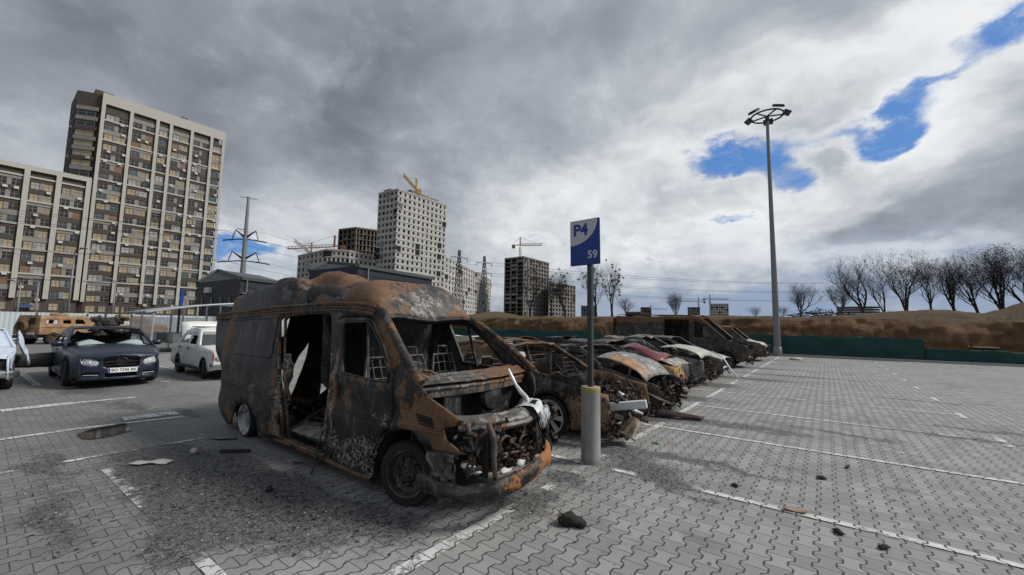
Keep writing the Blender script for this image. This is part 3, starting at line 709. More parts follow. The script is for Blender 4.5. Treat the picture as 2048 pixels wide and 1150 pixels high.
        z -= .16*exp(-((x+4.62)/.16)**2)*min(1, v*6)*min(1, (1-v)*6)
        d = crumple((x, y, z), .045 if .02 < v < .98 else .012, 1.9, 6)
        if .03 < v < .97: z += .07*(.22-abs(noise.noise(Vector((x*2.6, y*2.6, z*2+4)))))-.05*abs(noise.noise(Vector((x*5.2, y*4.4, 11))))
        return (x+d.x*.4, y+d.y*.5, z+d.z*.8+ (abs(noise.noise(Vector((x*2.2, y*2.2, 3))))*-.07 if .06 < v < .94 else 0))
    mr = burnt('burnt_van_roof_rear', rust=-.06, ash=-.2, seed=2, soot=((.010, .010, .011), (.055, .055, .056)), metal=.5, rough=.6, spots=[((-5.5, 3.1, 2.3), (.42, .5, .25), .85, 0), ((-7.6, 2.6, 1.9), (.20, .9, .4), .7, 0), ((-6.05, 2.65, 2.0), (.16, .3, .3), -.2, .35), ((-5.3, 2.7, 1.9), (.5, .2, .2), .1, .1)], bump=.35)  # pale ash spot at the roof dent paints its highlight into the colour
    b = MB(); b.grid(roof_r, 54, 36)
    at_loc(b.build('roof', mr, root, True, .012, auto=32), root)
    # curled end of the torn roof skin beside the hump
    b = MB(); b.lathe([(.13, -.30), (.155, -.1), (.15, .12), (.12, .30)], (0, 0, 0), 'X', 14, .4, 5.2); b.shake(.03, 4, 3)
    o = at_loc(b.build('torn_roof_sheet', M_SOOT, root, True, .01, auto=40), root); o.location += Vector((-5.05, 2.82, 1.93)); o.rotation_euler = (0, .12, .5)
    # cab roof
    def roof_f(u, v):
        x0 = -4.42+.04*sin(v*3); t = abs(2*v-1)
        xb = -3.56-.24*v
        x = x0+(xb-x0)*u
        yn = van_near(x, 1.78)+.01; y = yn+(2*YC-2*yn)*v
        g = lerp_tab([(0, 1.82), (.6, 1.80), (.85, 1.73), (1, 1.655)], u)
        top = lerp_tab([(0, 2.05), (.18, 2.11), (.42, 2.11), (.62, 2.04), (.80, 1.92), (.92, 1.80), (1, 1.70)], u)
        z = g+(top-g)*(1-t**9)*(.94+.06*(1-t*t))
        d = crumple((x, y, z), .03*(1-.75*u), 2.0, 12)
        z -= .05*exp(-((x+3.75)/.2)**2-((v-.45)/.25)**2)
        return (x+d.x*.3, y+d.y*.4, z+d.z*.7)
    mf = burnt('burnt_van_roof_front', rust=.16, ash=-.15, seed=17, soot=((.016, .0155, .015), (.075, .072, .066)), metal=.4, rough=.62, spots=[((-4.25, 2.9, 2.15), (.3, .7, .3), .08, -.2), ((-3.75, 2.55, 1.9), (.28, .3, .3), .45, 0), ((-3.60, 3.35, 1.95), (.36, .75, .3), -.45, .75), ((-3.5, 4.0, 1.8), (.4, .3, .3), .3, 0)], bump=.4)
    b = MB(); b.grid(roof_f, 26, 34)
    at_loc(b.build('roof', mf, root, True, .014, auto=35), root)
    # windscreen header
    b = MB(); e = [Vector(roof_f(1, .02+.96*i/20)) for i in range(21)]
    b.tube([p+Vector((-.01, 0, -.012)) for p in e], .018, 8); b.grid(lambda u, v: (lambda p: (p.x-.015-.09*u, p.y, p.z-.015-.045*u))(e[int(round(v*20))]), 2, 20)
    at_loc(b.build('windscreen_header', M_RIM, root, True), root)
    # --- scuttle beam under the missing windscreen
    ms = burnt('burnt_scuttle', rust=.04, ash=.02, seed=31, soot=((.02, .02, .02), (.12, .118, .112)), scale=1.8, spots=[((-3.0, 3.75, 1.1), (.2, .3, .2), .6, 0)])
    b = MB()
    for (r, dx, dz) in ((.06, .0, .0), (.028, -.10, .035), (.03, .07, -.06)):
        b.tube([(-3.02+dx+.12*sin(t*pi), 2.46+1.62*t, 1.065+dz+.012*noise.noise(Vector((t*9, dx*20, 1)))) for t in [i/16 for i in range(17)]], r, 8)
    b.grid(lambda u, v: (-3.10+.20*u+.12*sin(v*pi), 2.44+1.66*v, 1.11-.05*u*u+.012*noise.noise(Vector((u*5, v*14, 3)))), 5, 24)
    b.grid(lambda u, v: (-2.93+.12*sin(v*pi), 2.50+1.56*v, 1.03-.10*u), 2, 20)
    clutter(b, -3.15, -2.9, 2.45, 2.75, .98, 1.12, 14, 61, .13)
    at_loc(b.build('scuttle_panel', ms, root, True, auto=40), root)
    # bulkhead between engine bay and cab, inner wings
    b = MB(); b.grid(lambda u, v: (-3.04+.02*noise.noise(Vector((u*6, v*6, 1))), 2.50+1.58*u, .30+.72*v), 10, 8)
    for yy in (2.56, 4.02):
        b.grid(lambda u, v: (-3.02+(.78 if yy < 3 else .26)*u, yy+.05*sin(u*4)+(.12*u if yy < 3 else -.12*u), .36+.5*v*(1-.25*u)), 8, 6)
    b.box((-3.55, YC, .27), (1.4, 1.5, .04)); b.box((-6.0, YC, .245), (3.5, 1.5, .05))
    at_loc(b.build('bulkhead', M_SOOT, root, False, .012), root)
    # --- upper front cross-member with melted aluminium run over it
    mc = burnt('burnt_crossmember', rust=-.10, ash=.02, seed=33, soot=((.03, .029, .028), (.15, .145, .135)), scale=1.6, spots=[((-2.1, 2.75, .8), (.18, .12, .1), .8, 0), ((-2.3, 3.9, .8), (.15, .2, .1), .7, .1)], rough=.6)
    def cm(t): return Vector((lerp_tab([(0, -2.50), (.12, -2.36), (.3, -2.24), (.5, -2.20), (.75, -2.27), (1, -2.44)], t), 2.54+1.10*t, .80+.025*t))
    b = MB()
    def cmg(u, v):
        p = cm(u); a = v*pi*1.15-.25
        return (p.x-.10+.115*cos(a)+.02*noise.noise(Vector((u*8, v*3, 1))), p.y, p.z-.045+.060*sin(a)+.012*noise.noise(Vector((u*10, v*4, 5))))
    b.grid(cmg, 30, 9)
    b.tube([cm(i/14)+Vector((.02, 0, -.065)) for i in range(15)], .022, 6)
    b.tube([cm(i/14)+Vector((-.09, 0, .012)) for i in range(15)], .010, 5)
    at_loc(b.build('front_crossmember', mc, root, True, .01, auto=45), root)
    b = MB(); rg = random.Random(12)
    b.grid(lambda u, v: (lambda p: (p.x-.16+.28*v+.02*noise.noise(Vector((u*9, v*6, 9))), p.y+.02*noise.noise(Vector((u*7, v*9, 4))), p.z+.012+.03*sin(v*pi)+.016*noise.noise(Vector((u*13, v*11, 2)))-.07*max(0, v-.75)/.25))(cm(.62+.30*u)), 16, 10)
    for i in range(26):
        t = .62+.3*rg.random(); p = cm(t)+Vector((.10+.03*rg.random(), rg.uniform(-.02, .02), .0)); b.tube([p, p+Vector((.02, rg.uniform(-.02, .02), -.05)), p+Vector((.015, rg.uniform(-.03, .03), -.08-.07*rg.random()))], [.010, .008, .002], 5)
    strip = [(-2.80, 3.62, 1.13), (-2.76, 3.63, 1.04), (-2.68, 3.60, .97), (-2.60, 3.58, .90), (-2.48, 3.52, .86), (-2.38, 3.42, .835)]
    for i, (p, q) in enumerate(zip(strip, strip[1:])): pass
    b.tube(strip, [.008, .022, .014, .026, .024, .03], 6)
    b.shake(.008, 9, 7)
    at_loc(b.build('melted_aluminium', M_ALU, root, True, auto=50), root)
    b = MB()
    for (t, w) in ((.72, .05), (.80, .05)):
        p = cm(t); b.box(p+Vector((-.01, 0, .05)), (.05, w, .012), rz=.3)
    at_loc(b.build('burnt_hole', M_DARK, root), root)
    # headlamp opening post and lamp bucket, near side; lower grille posts
    b = MB()
    b.tube([(-2.26, 2.66, .80), (-2.22, 2.68, .66), (-2.20, 2.67, .50), (-2.17, 2.66, .32)], [.022, .04, .022, .02], 8)
    b.tube([(-2.42, 2.58, .78), (-2.38, 2.60, .60), (-2.36, 2.62, .44)], [.02, .022, .02], 8)
    b.tube([(-2.22, 3.30, .76), (-2.18, 3.28, .45)], .016, 6); b.tube([(-2.40, 3.62, .76), (-2.36, 3.58, .42)], .024, 6)
    b.tube([(-2.26, 2.66, .52), (-2.20, 3.0, .50), (-2.30, 3.5, .53)], .014, 6)
    b.shake(.012, 7, 6)
    at_loc(b.build('grille_post', burnt('burnt_post', rust=.1, ash=0, seed=35, soot=((.025, .022, .02), (.09, .08, .07))), root, True), root)
    # --- bumper: bent, orange with rust at its far end
    mb_ = burnt('burnt_bumper', rust=.02, ash=-.1, seed=37, scale=1.4, spots=[((-2.1, 3.25, .38), (.25, .26, .2), .45, .15), ((-2.2, 2.7, .3), (.3, .3, .2), -.2, .1), ((-2.5, 2.45, .4), (.2, .2, .2), -.2, .3)], rustcols=[(0, (.03, .012, .007)), (.35, (.10, .035, .012)), (.6, (.24, .085, .022)), (.85, (.36, .17, .06))])
    line = [(-2.74, 2.36, .33), (-2.56, 2.39, .29), (-2.34, 2.46, .28), (-2.16, 2.62, .30), (-2.09, 2.85, .335), (-2.07, 3.10, .37), (-2.13, 3.34, .405), (-2.26, 3.52, .425)]
    def bp(u):
        f = u*(len(line)-1); i = min(len(line)-2, int(f)); a = Vector(line[i]); return a.lerp(Vector(line[i+1]), f-i)
    b = MB()
    def bg_(u, v):
        p = bp(u); n_ = Vector((bp(min(1, u+.02)).y-bp(max(0, u-.02)).y, -(bp(min(1, u+.02)).x-bp(max(0, u-.02)).x), 0)).normalized()
        hgt = .075 if u > .45 else .06; a = -1.2+2.4*v
        out = .05*cos(a*1.25)
        q = p+n_*out+Vector((0, 0, hgt*sin(a)*1.05))
        d = noise.noise_vector(Vector((u*9, v*3, 2)))*.022+noise.noise_vector(Vector((u*26, v*6, 8)))*.014
        return q+d
    b.grid(bg_, 44, 8)
    at_loc(b.build('bumper', mb_, root, True, .012, auto=40), root)
    b = MB()      # torn corner hanging below the wing
    b.grid(lambda u, v: (-2.70+.26*u*(1-.45*v)+.16*v+.06*noise.noise(Vector((u*6, v*5, 1))), 2.40+.07*noise.noise(Vector((u*5, v*5, 8)))+.05*u, .55-.40*v*(1-.25*u)), 10, 14)
    at_loc(b.build('torn_bumper_corner', burnt('burnt_corner', rust=-.1, ash=.18, seed=39, soot=((.02, .02, .02), (.10, .098, .094))), root, True, .01, auto=45), root)
    # number-plate-high white ash lying on the bumper shelf
    for (x, y, z, sx, sy) in ((-2.22, 2.84, .37, .04, .07), (-2.20, 3.04, .40, .04, .06), (-2.32, 2.55, .44, .08, .05), (-2.36, 2.52, .47, .05, .03)): 
        b = MB(); b.blob((x, y, z), (sx, sy, .025), x*10, .5); at_loc(b.build('white_ash', M_ASHW, root, True), root)
    # --- engine remains
    b = MB(); clutter(b, -2.9, -2.40, 2.75, 3.75, .38, .66, 70, 5, .22)
    b.lathe([(.001, -.02), (.15, -.02), (.17, .02), (.14, .06), (.001, .09)], (-2.90, 3.42, .86), 'X', 20)
    b.box((-2.95, 2.85, .80), (.16, .22, .24)); b.box((-2.55, 3.35, .48), (.5, .45, .26), .1)
    for yy in (2.95, 3.2, 3.45): b.tube([(-2.5, yy, .68), (-2.42, yy+.03, .74), (-2.3, yy+.02, .66)], .03, 7)
    at_loc(b.build('engine', M_SOOT, root, False), root)
    b = MB(); clutter(b, -2.46, -2.22, 2.70, 3.72, .38, .76, 260, 15, .11); clutter(b, -2.6, -2.25, 2.48, 2.7, .42, .74, 50, 25, .10); b.grid(lambda u, v: (-2.38+.05*noise.noise(Vector((u*8, v*5, 2))), 2.6+1.15*u, .36+.42*v), 14, 6)
    b.lathe([(.085, -.015), (.10, 0), (.085, .015)], (-2.20, 2.82, .58), 'X', 18); b.lathe([(.07, -.015), (.085, 0), (.07, .015)], (-2.22, 3.12, .55), 'X', 18)
    tag(at_loc(b.build('radiator_remains', M_CLUT, root, True, auto=40), root), kind='stuff')
    # --- cab: seat frames, dashboard tube, steering column; load space: rails and hanging sheet
    ms2 = burnt('burnt_seat_frame', rust=-.2, ash=.16, seed=41, soot=((.02, .02, .019), (.10, .096, .09)), scale=2)
    for (sy) in (2.80, 3.25, 3.75):
        b = MB(); w = .20
        pts = [(-3.78, sy-w, .60), (-3.95, sy-w, 1.0), (-4.00, sy-w*.8, 1.22), (-4.0, sy+w*.8, 1.22), (-3.95, sy+w, 1.0), (-3.78, sy+w, .60)]
        b.tube(pts, .018, 6)
        for t in (.25, .45, .65, .85): b.tube([(-3.79-.2*t, sy-w, .62+.58*t), (-3.84-.2*t, sy, .62+.58*t), (-3.79-.2*t, sy+w, .62+.58*t)], .008, 5)
        for d in (-.1, 0, .1): b.tube([(-3.80, sy+d, .62), (-3.99, sy+d, 1.2)], .007, 5)
        b.tube([(-4.0, sy-.08, 1.22), (-4.01, sy-.08, 1.33), (-4.01, sy+.08, 1.33), (-4.0, sy+.08, 1.22)], .012, 6)
        b.box((-3.6, sy, .56), (.45, .42, .05)); b.box((-3.6, sy, .42), (.36, .36, .24))
        b.shake(.012, 5, sy)
        at_loc(b.build('seat_frame', ms2, root, True, auto=40), root)
    b = MB(); b.tube([(-3.28, 2.5, .93), (-3.25, 3.3, .95), (-3.28, 4.08, .93)], .035, 8); b.tube([(-3.15, 2.85, .8), (-3.45, 2.85, 1.02)], .022, 7)
    b.lathe([(.17, -.008), (.185, 0), (.17, .008)], (-3.47, 2.85, 1.03), 'X', 20); clutter(b, -3.3, -3.05, 2.5, 4.05, .78, .98, 40, 71, .16)
    at_loc(b.build('dashboard_frame', M_RIM, root, True, auto=40), root)
    b = MB()
    b.grid(lambda u, v: (-4.7-.9*u+.1*sin(v*4), 3.75+.25*v+.12*noise.noise(Vector((u*3, v*3, 2))), 1.78-.75*v*(1-.4*u)+.10*noise.noise(Vector((u*3, v*4, 6)))), 14, 12)
    b.grid(lambda u, v: (-4.50+.06*noise.noise(Vector((u*3, v*4, 1))), 3.0+1.05*u, .3+1.5*v), 10, 12)
    at_loc(b.build('hanging_sheet', burnt('hanging_lining', rust=-.35, ash=-.05, seed=43, soot=((.012, .012, .012), (.09, .09, .09))), root, True, .008, auto=40), root)
    b = MB(); clutter(b, -7.2, -4.5, 2.6, 4.0, .26, .42, 90, 45, .24)
    b.tube([(-5.30, 2.5, .30), (-5.0, 2.75, .55), (-4.7, 2.6, .33), (-4.5, 2.48, .20), (-4.62, 2.42, .05), (-4.9, 2.35, .012)], .012, 5); b.tube([(-4.48, 2.46, .42), (-4.52, 2.40, .18), (-4.45, 2.36, .06), (-4.40, 2.30, .012)], .010, 5)
    tag(at_loc(b.build('load_floor_scrap', M_SOOT, root, True, auto=40), root), kind='stuff')
    b = MB(); b.grid(lambda u, v: (-5.25+.9*u, 2.45+.42*v, .30+.05*noise.noise(Vector((u*5, v*5, 1)))+.06*sin(v*3)), 12, 8)
    at_loc(b.build('burnt_floor_mat', burnt('burnt_mat', rust=-.2, ash=.15, seed=47, soot=((.03, .029, .027), (.17, .165, .155)), scale=1.6), root, True, .01), root)
    # sill tube, rusty
    b = MB(); pts = S((516, 866), (560, 884), (606, 902), (650, 922), (700, 944), (742, 962)); b.tube([(x, van_near(x, z)+.03, z+.005) for x, z in pts], .038, 8); b.shake(.012, 4, 2)
    at_loc(b.build('sill', burnt('burnt_sill', rust=.22, ash=.05, seed=49), root, True), root)
    # dark inner wheel arches
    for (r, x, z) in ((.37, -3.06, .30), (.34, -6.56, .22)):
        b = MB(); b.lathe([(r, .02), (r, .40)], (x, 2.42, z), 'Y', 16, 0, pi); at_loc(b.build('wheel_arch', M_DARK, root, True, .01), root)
    f = root.location
    wheel_parts(root, Vector((-3.07, 2.55, .265))-f, .285, .22, -1, M_RIM, M_TYRE, .70, .02, 9, toe=.30, lean=-.03)
    wheel_parts(root, Vector((-6.56, 2.50, .235))-f, .25, .16, -1, M_WHITERIM, M_TYRE, .80, .02, 8, lean=.04)
    wheel_parts(root, Vector((-3.07, 4.02, .265))-f, .285, .22, 1, M_RIM, M_TYRE, .70, .02, 9, toe=.30)
    wheel_parts(root, Vector((-6.44, 4.02, .205))-f, .225, .16, 1, M_RIM, M_TYRE, .86, .02)
    return root
build_van()
# ================================================================== CARS
def glass_mat(name, col, alpha=.35, rough=.08):
    m_, k = mat(name); setb(k, col, rough, 0, None, .6); k.put(k.b, 'Alpha', alpha); return m_
M_GLASS = glass_mat('dusty_glass', (.10, .12, .12), .45, .12)
M_CRAZED = glass_mat('shattered_glass', (.42, .50, .50), .75, .45)
def car_paint(name, col, rough=.38, dirt=.45, metal=.2):
    m_, k = mat(name); C = k.objco()
    n1 = k.noise(C, 2.2, 6, .65); n2 = k.noise(C, 9, 5, .7); z = k.sep(C)[2]
    d = k.ss(k.add(k.add(k.mul(k.sub(n1, .5), .8), k.mul(k.sub(n2, .5), .5)), k.mul(k.sub(.55, z), .35)), .0, .35)
    c = k.mix(k.mul(d, dirt), col, (.16, .145, .125))
    setb(k, c, k.add(rough, k.mul(d, .3)), metal, k.bump(n2, .06, .004), .5); return m_
class Car:
    """parametric car body: nose towards +X, near side towards -Y; every panel is its own part"""
    def __init__(s, name, label, loc, rz, P, group=None, sag=0.0):
        s.P = P; s.root = thing(name, label, 'car', loc, rz, group); s.hw = P['W']/2; s.amp = P.get('amp', .0); s.seed = P.get('seed', 1)
    def plan(s, x):
        P = s.P; L = P['xn']-P['xt']; m_ = (P['xn']+P['xt'])/2; t = (x-m_)/(L/2)
        return 1-P.get('nt', .13)*max(0, t)**4-P.get('tt', .10)*max(0, -t)**4
    def y(s, x, z):
        P = s.P; t = 1.0
        if z > P['zc']: t -= P.get('tum', .24)*((z-P['zc'])/(P['zr']-P['zc']))*(P['zr']-P['zc'])/.5
        else: t -= .05*((P['zc']-z)/P['zc'])**2 + .012*sin((P['zc']-z)*9)
        return s.hw*s.plan(x)*t
    def pt(s, x, z, side=-1, off=0.0):
        yy = s.y(x, z); d = crumple((x, yy*side, z), s.amp, 1.8, s.seed) if s.amp else Vector((0, 0, 0))
        return (x+d.x*.6, side*(yy+off)+d.y, z+d.z*.7)
    def arch(s, xw, r, z0, n=9, rev=False):
        R = r*1.16; zc = s.P.get('zw', r); pts = []
        a0 = math.asin(max(-1, min(1, (z0-zc)/R)))
        for i in range(n+1):
            a = pi-a0-(pi-2*a0)*i/n; pts.append((xw+R*cos(a), zc+R*sin(a)))
        return pts[::-1] if rev else pts
    def lines(s):
        P = s.P; zs = P.get('zs', .22)
        top = [(P['xn']-.03, P['zh']), *P.get('hood', []), (P['xc'], P['zc']), *P.get('apil', []), (P['xr0'], P['zr']-.035), *P.get('roofm', []), (P['xr1'], P['zr1']-.035), (P['xd'], P['zd']), (P['xt']+.03, P['zt'])]
        out = [(P['xn']-.05, zs+.06), (P['xn'], (zs+P['zh'])/2), *top, (P['xt'], (zs+P['zt'])/2), (P['xt']+.06, zs+.08)]
        out += s.arch(P['xw1'], P['r'], zs) + s.arch(P['xw0'], P['r'], zs)
        return out
    def doors(s):
        """front and rear door outlines with their window openings"""
        P = s.P; zs = P.get('zs', .22)+.06; xb = P['xb']
        def apx(z, o): t = (z-P['zc'])/(P['zr']-.035-P['zc']); return P['xc']+(P['xr0']-P['xc'])*t-o
        def cpx(z, o): t = (z-P['zd'])/(P['zr1']-.035-P['zd']); return P['xd']+(P['xr1']-P['xd'])*t+o
        zt = min(P['zr'], P['zr1'])-.095; zb = P['zc']-.01; fx = P['xw0']-P['r']*1.16-.10
        fd = [(xb, zs), (xb, zt), (apx(zt, .10), zt), (apx(zb+.02, .13), zb+.02), (min(fx+.02, P['xc']-.02), zb-.12), (fx, zs)]
        fw = [(xb-.0+.06, zb+.035), (xb+.06, zt-.045), (apx(zt-.045, .16), zt-.045), (apx(zb+.06, .22), zb+.035)]
        rxe = P['xw1']+P['r']*1.16+.05; xm = cpx(zb, .16)
        rd = [(xb-.03, zs), (rxe, zs), (rxe-.02, zs+.22), (min(rxe-.12, xm+.1), zb-.06), (max(xm, cpx(zb+.05, .14)), zb+.04), (cpx(zt, .14), zt), (xb-.03, zt)]
        rw = [(xb-.09, zb+.035), (max(xm, cpx(zb+.05, .14))+.09, zb+.045), (cpx(zt-.045, .20), zt-.045), (xb-.09, zt-.045)]
        return fd, fw, rd, rw
    def sheet(s, name, m_, outline, holes=(), side=-1, off=0.0, res=.11, parent=None, thick=.016, shift=None, rot=None):
        v, f = cdt_panel(outline, holes, res)
        b = MB(); b.add([s.pt(x, z, side, off) for x, z in v], f if side < 0 else [q[::-1] for q in f])
        return b.build(name, m_, parent or s.root, True, thick, auto=38, offset=-1 if True else 0)
    def top(s, name, m_, prof, camber=.03, edge=.0, n=12, na=10, thick=.012, y1=None, dent=0.0, lift=0.0, amp=None, drop=.0):
        """cross-car sheet following prof = [(x, z), ...]"""
        b = MB(); a_ = s.amp if amp is None else amp
        def fn(u, v):
            f = u*(len(prof)-1); i = min(len(prof)-2, int(f)); t = f-i
            x = prof[i][0]+(prof[i+1][0]-prof[i][0])*t; z = prof[i][1]+(prof[i+1][1]-prof[i][1])*t
            y = (s.y(x, z-.01)-edge)*(2*v-1); z += camber*(1-(2*v-1)**2)
            if dent: z -= dent*exp(-((u-.5)/.28)**2-((v-.45)/.25)**2)
            if a_:
                d = crumple((x, y, z), a_*1.5, 1.7, s.seed+3); x, y, z = x+d.x*.5, y+d.y*.4, z+d.z
            return (x, y, z+lift*u)
        b.grid(fn, na, n); return b.build(name, m_, s.root, True, thick, auto=38, offset=-1)
    def rail(s, name, m_, pts, r, side=(-1, 1), off=-.02, parent=None):
        for sd in side:
            b = MB(); b.tube([s.pt(x, z, sd, off) for x, z in pts], r, 7); b.build(name, m_, parent or s.root, True, auto=50)
    def wheels(s, rim, tyre=None, front=True, spokes=0, which=((0, -1), (1, -1), (0, 1), (1, 1)), sink=0.0, toe=0.0, rr=.66, w=.20):
        P = s.P
        for (i, sd) in which:
            wheel_parts(s.root, (P['xw0'] if i == 0 else P['xw1'], sd*(s.hw*.985-w/2), P.get('zw', P['r'])), P['r']*.97, w, sd, rim, tyre or M_TYRE, rr, sink, 8, spokes=spokes, toe=toe if i == 0 else 0)
    def floor(s, m_):
        P = s.P; b = MB(); b.box(((P['xc']+P['xd'])/2, 0, P.get('zs', .22)+.03), (P['xc']-P['xd'], P['W']*.88, .04))
        b.box(((P['xn']+P['xc'])/2-.08, 0, P.get('zs', .22)+.08), (P['xn']-P['xc']-.1, P['W']*.5, .05)); b.box(((P['xt']+P['xd'])/2+.02, 0, P.get('zs', .22)+.16), (abs(P['xd']-P['xt'])+.35, P['W']*.8, .05))
        b.grid(lambda u, v: (P['xc']+.02, (u-.5)*P['W']*.86, P.get('zs', .22)+(P['zc']-.06-P.get('zs', .22))*v), 2, 2)
        for sd in (-1, 1):
            for xw in (P['xw0'], P['xw1']): b.lathe([(P['r']*1.14, 0), (P['r']*1.14, -sd*.30), (.01, -sd*.30)], (xw, sd*(s.hw*.97), P.get('zw', P['r'])), 'Y', 14, 0, pi)
        return b.build('underbody', m_, s.root, False, .008)
    def seats(s, m_, burntout=True):
        P = s.P; z0 = P.get('zs', .22)+.05
        for (x, y) in ((P['xb']+.25, -.36), (P['xb']+.25, .36), (P['xb']-.65, 0)):
            b = MB(); w = .22 if y else .55
            if burntout:
                pts = [(x+.2, y-w, z0+.22), (x-.05, y-w, z0+.5), (x-.12, y-w*.8, z0+.72), (x-.12, y+w*.8, z0+.72), (x-.05, y+w, z0+.5), (x+.2, y+w, z0+.22)]
                b.tube(pts, .016, 6)
                for t in (.2, .4, .6, .8): b.tube([(x+.02-.12*t, y-w, z0+.3+.4*t), (x-.02-.12*t, y, z0+.3+.4*t), (x+.02-.12*t, y+w, z0+.3+.4*t)], .007, 5)
                b.box((x+.2, y, z0+.18), (.42, 2*w*.95, .05)); b.shake(.012, 5, x)
            else:
                b.box((x+.15, y, z0+.18), (.5, 2*w, .2)); b.box((x-.12, y, z0+.5), (.16, 2*w, .55), R=Matrix.Rotation(-.2, 3, 'Y')); b.box((x-.19, y, z0+.82), (.09, .26 if y else .8, .16))
            b.build('seat', m_, s.root, False, bevel=0 if burntout else .03)
        b = MB(); b.grid(lambda u, v: (P['xc']-.25+.28*u, (v-.5)*P['W']*.84, P['zc']-.1-.03*(1-u)+.03*noise.noise(Vector((u*5, v*9, s.seed)))), 4, 12)
        b.lathe([(.16, -.008), (.175, 0), (.16, .008)], (P['xc']-.42, -.36, P['zc']-.02), 'X', 18)
        if burntout: clutter(b, P['xc']-.3, P['xc']-.1, -s.hw*.8, s.hw*.8, P['zc']-.3, P['zc']-.08, 24, s.seed, .14)
        b.build('dashboard', m_, s.root, False, .01)
def wreck(name, label, loc, P, m_side, m_hood=None, m_roof=None, m_scrap=None, hood=True, roof=True, deck=True, doors=(1, 1), rims=M_RIM, spokes=0, rz=0.0, fenders=True, bumper=None, group='burnt-out cars parked in the row', far_doors=(0, 1), engine=60, hoodprof=None, hood_kw=None, roof_kw=None, wheel_kw=None, front_sheet=None, scrap_size=.16, hedge=.02):
    P = dict(amp=.050, **P); c = Car(name, label, loc, rz, P, group); r_ = c.root; scrap = m_scrap or M_CLUT
    fd, fw, rd, rw = c.doors(); out = c.lines()
    for side, drs in ((-1, doors), (1, far_doors)):
        c.sheet('body_side', m_side, out, [fd, rd], side, 0, .12)
        if drs[0]: c.sheet('door', m_side, [(x*.985+P['xb']*.015+.006, z*.99+.006) for x, z in fd], [fw], side, -.004, .12)
        if drs[1]: c.sheet('door', m_side, [(x*.99+P['xb']*.01-.012, z*.99+.006) for x, z in rd], [rw], side, -.004, .12)
    pil = [(P['xc'], P['zc']), *P.get('apil', []), (P['xr0'], P['zr']-.03), *P.get('roofm', []), (P['xr1'], P['zr1']-.03), (P['xd'], P['zd'])]
    c.rail('roof_rail', m_roof or m_side, pil, .032)
    c.rail('centre_pillar', scrap, [(P['xb'], .3), (P['xb']-.02, P['zc']), (P['xb']-.05, P['zr']-.08)], .03, off=-.05)
    if roof: c.top('roof', m_roof or m_side, [(P['xr0'], P['zr']), *P.get('roofm', []), (P['xr1'], P['zr1'])], .03, .0, 12, 10, dent=.12, **(roof_kw or {}))
    else:
        for x, z in ((P['xr0'], P['zr']-.03), ((P['xr0']+P['xr1'])/2, (P['zr']+P['zr1'])/2-.05), (P['xr1'], P['zr1']-.04)):
            b = MB(); yy = c.y(x, z); b.tube([(x+.03*noise.noise(Vector((t*5, x, 1))), yy*t, z+.03*(1-t*t)+.03*noise.noise(Vector((t*4, x, 7)))) for t in [i/5-1 for i in range(11)]], .025, 6); b.build('roof_bow', m_roof or m_side, r_, True)
    if hood: c.top('bonnet', m_hood or m_side, hoodprof or [(P['xc']+.04, P['zc']), *P.get('hood', [])[::-1], (P['xn']-.03, P['zh'])], .05, hedge, 12, 12, **(hood_kw or {}))
    if deck: c.top('boot_lid', m_side, [(P['xd'], P['zd']), (P['xt']+.03, P['zt'])], .02, .01, 12, 6)
    b = MB(); b.grid(lambda u, v: (P['xt']-.06*(1-(2*u-1)**2)+.04*noise.noise(Vector((u*4, v*4, 3))), (2*u-1)*c.y(P['xt'], .5), P['zs']+.1+(P['zt']-P['zs']-.1)*v) if 'zs' in P else (P['xt'], (2*u-1)*c.y(P['xt'], .5), .3+(P['zt']-.3)*v), 12, 6); b.build('rear_panel', m_side, r_, True, .012)
    b = MB(); clutter(b, P['xc']-.02, P['xn']-.08, -c.hw*.8, c.hw*.8, .18, P['zh']+.02, engine, P.get('seed', 1)*7, scrap_size); b.build('engine', scrap, r_, True, auto=40)
    b = MB(); clutter(b, P['xn']-.25, P['xn']+.06, -c.hw*.85, c.hw*.85, .12, P['zh']-.04, engine, P.get('seed', 1)*7+3, scrap_size*.85); tag(b.build('front_scrap', scrap, r_, True, auto=40), kind='stuff')
    b = MB(); clutter(b, P['xd'], P['xc'], -c.hw*.8, c.hw*.8, .26, .42, 40, P.get('seed', 1)*5, .16); tag(b.build('cabin_scrap', M_SOOT, r_, True, auto=40), kind='stuff')
    if bumper:
        b = MB(); b.tube([(P['xn']-.05-.2*abs(t)**3+.05*noise.noise(Vector((t*3, P.get('seed', 1), 1))), t*c.hw*.92, bumper+.04*noise.noise(Vector((t*2, 4, 1)))) for t in [i/6-1 for i in range(13)]], .05, 8); b.build('bumper_beam', m_hood or m_side, r_, True)
    c.floor(M_SOOT); c.seats(scrap); c.wheels(rims, M_TYRE, spokes=spokes, **(wheel_kw or {}))
    return c
SED = dict(W=1.68, xn=2.15, xt=-2.15, zh=.66, xc=1.02, zc=.84, xr0=.30, zr=1.24, xr1=-.95, zr1=1.20, xd=-1.55, zd=.88, zt=.84, xw0=1.30, xw1=-1.28, r=.29, xb=-.18, zs=.17, zw=.26)
M_HUB = plain('pale_hubcap', (.46, .47, .46), .5, 0, .2, 9)
m1 = burnt('burnt_crossover_paint', paint=(.42, .40, .35), paint_bias=-.72, paint_x=(.25, -.2), rust=.14, ash=.0, seed=51, soot=((.014, .013, .012), (.08, .074, .068)), rustcols=[(0, (.03, .018, .012)), (.38, (.08, .045, .024)), (.6, (.18, .10, .05)), (.85, (.33, .20, .11))])
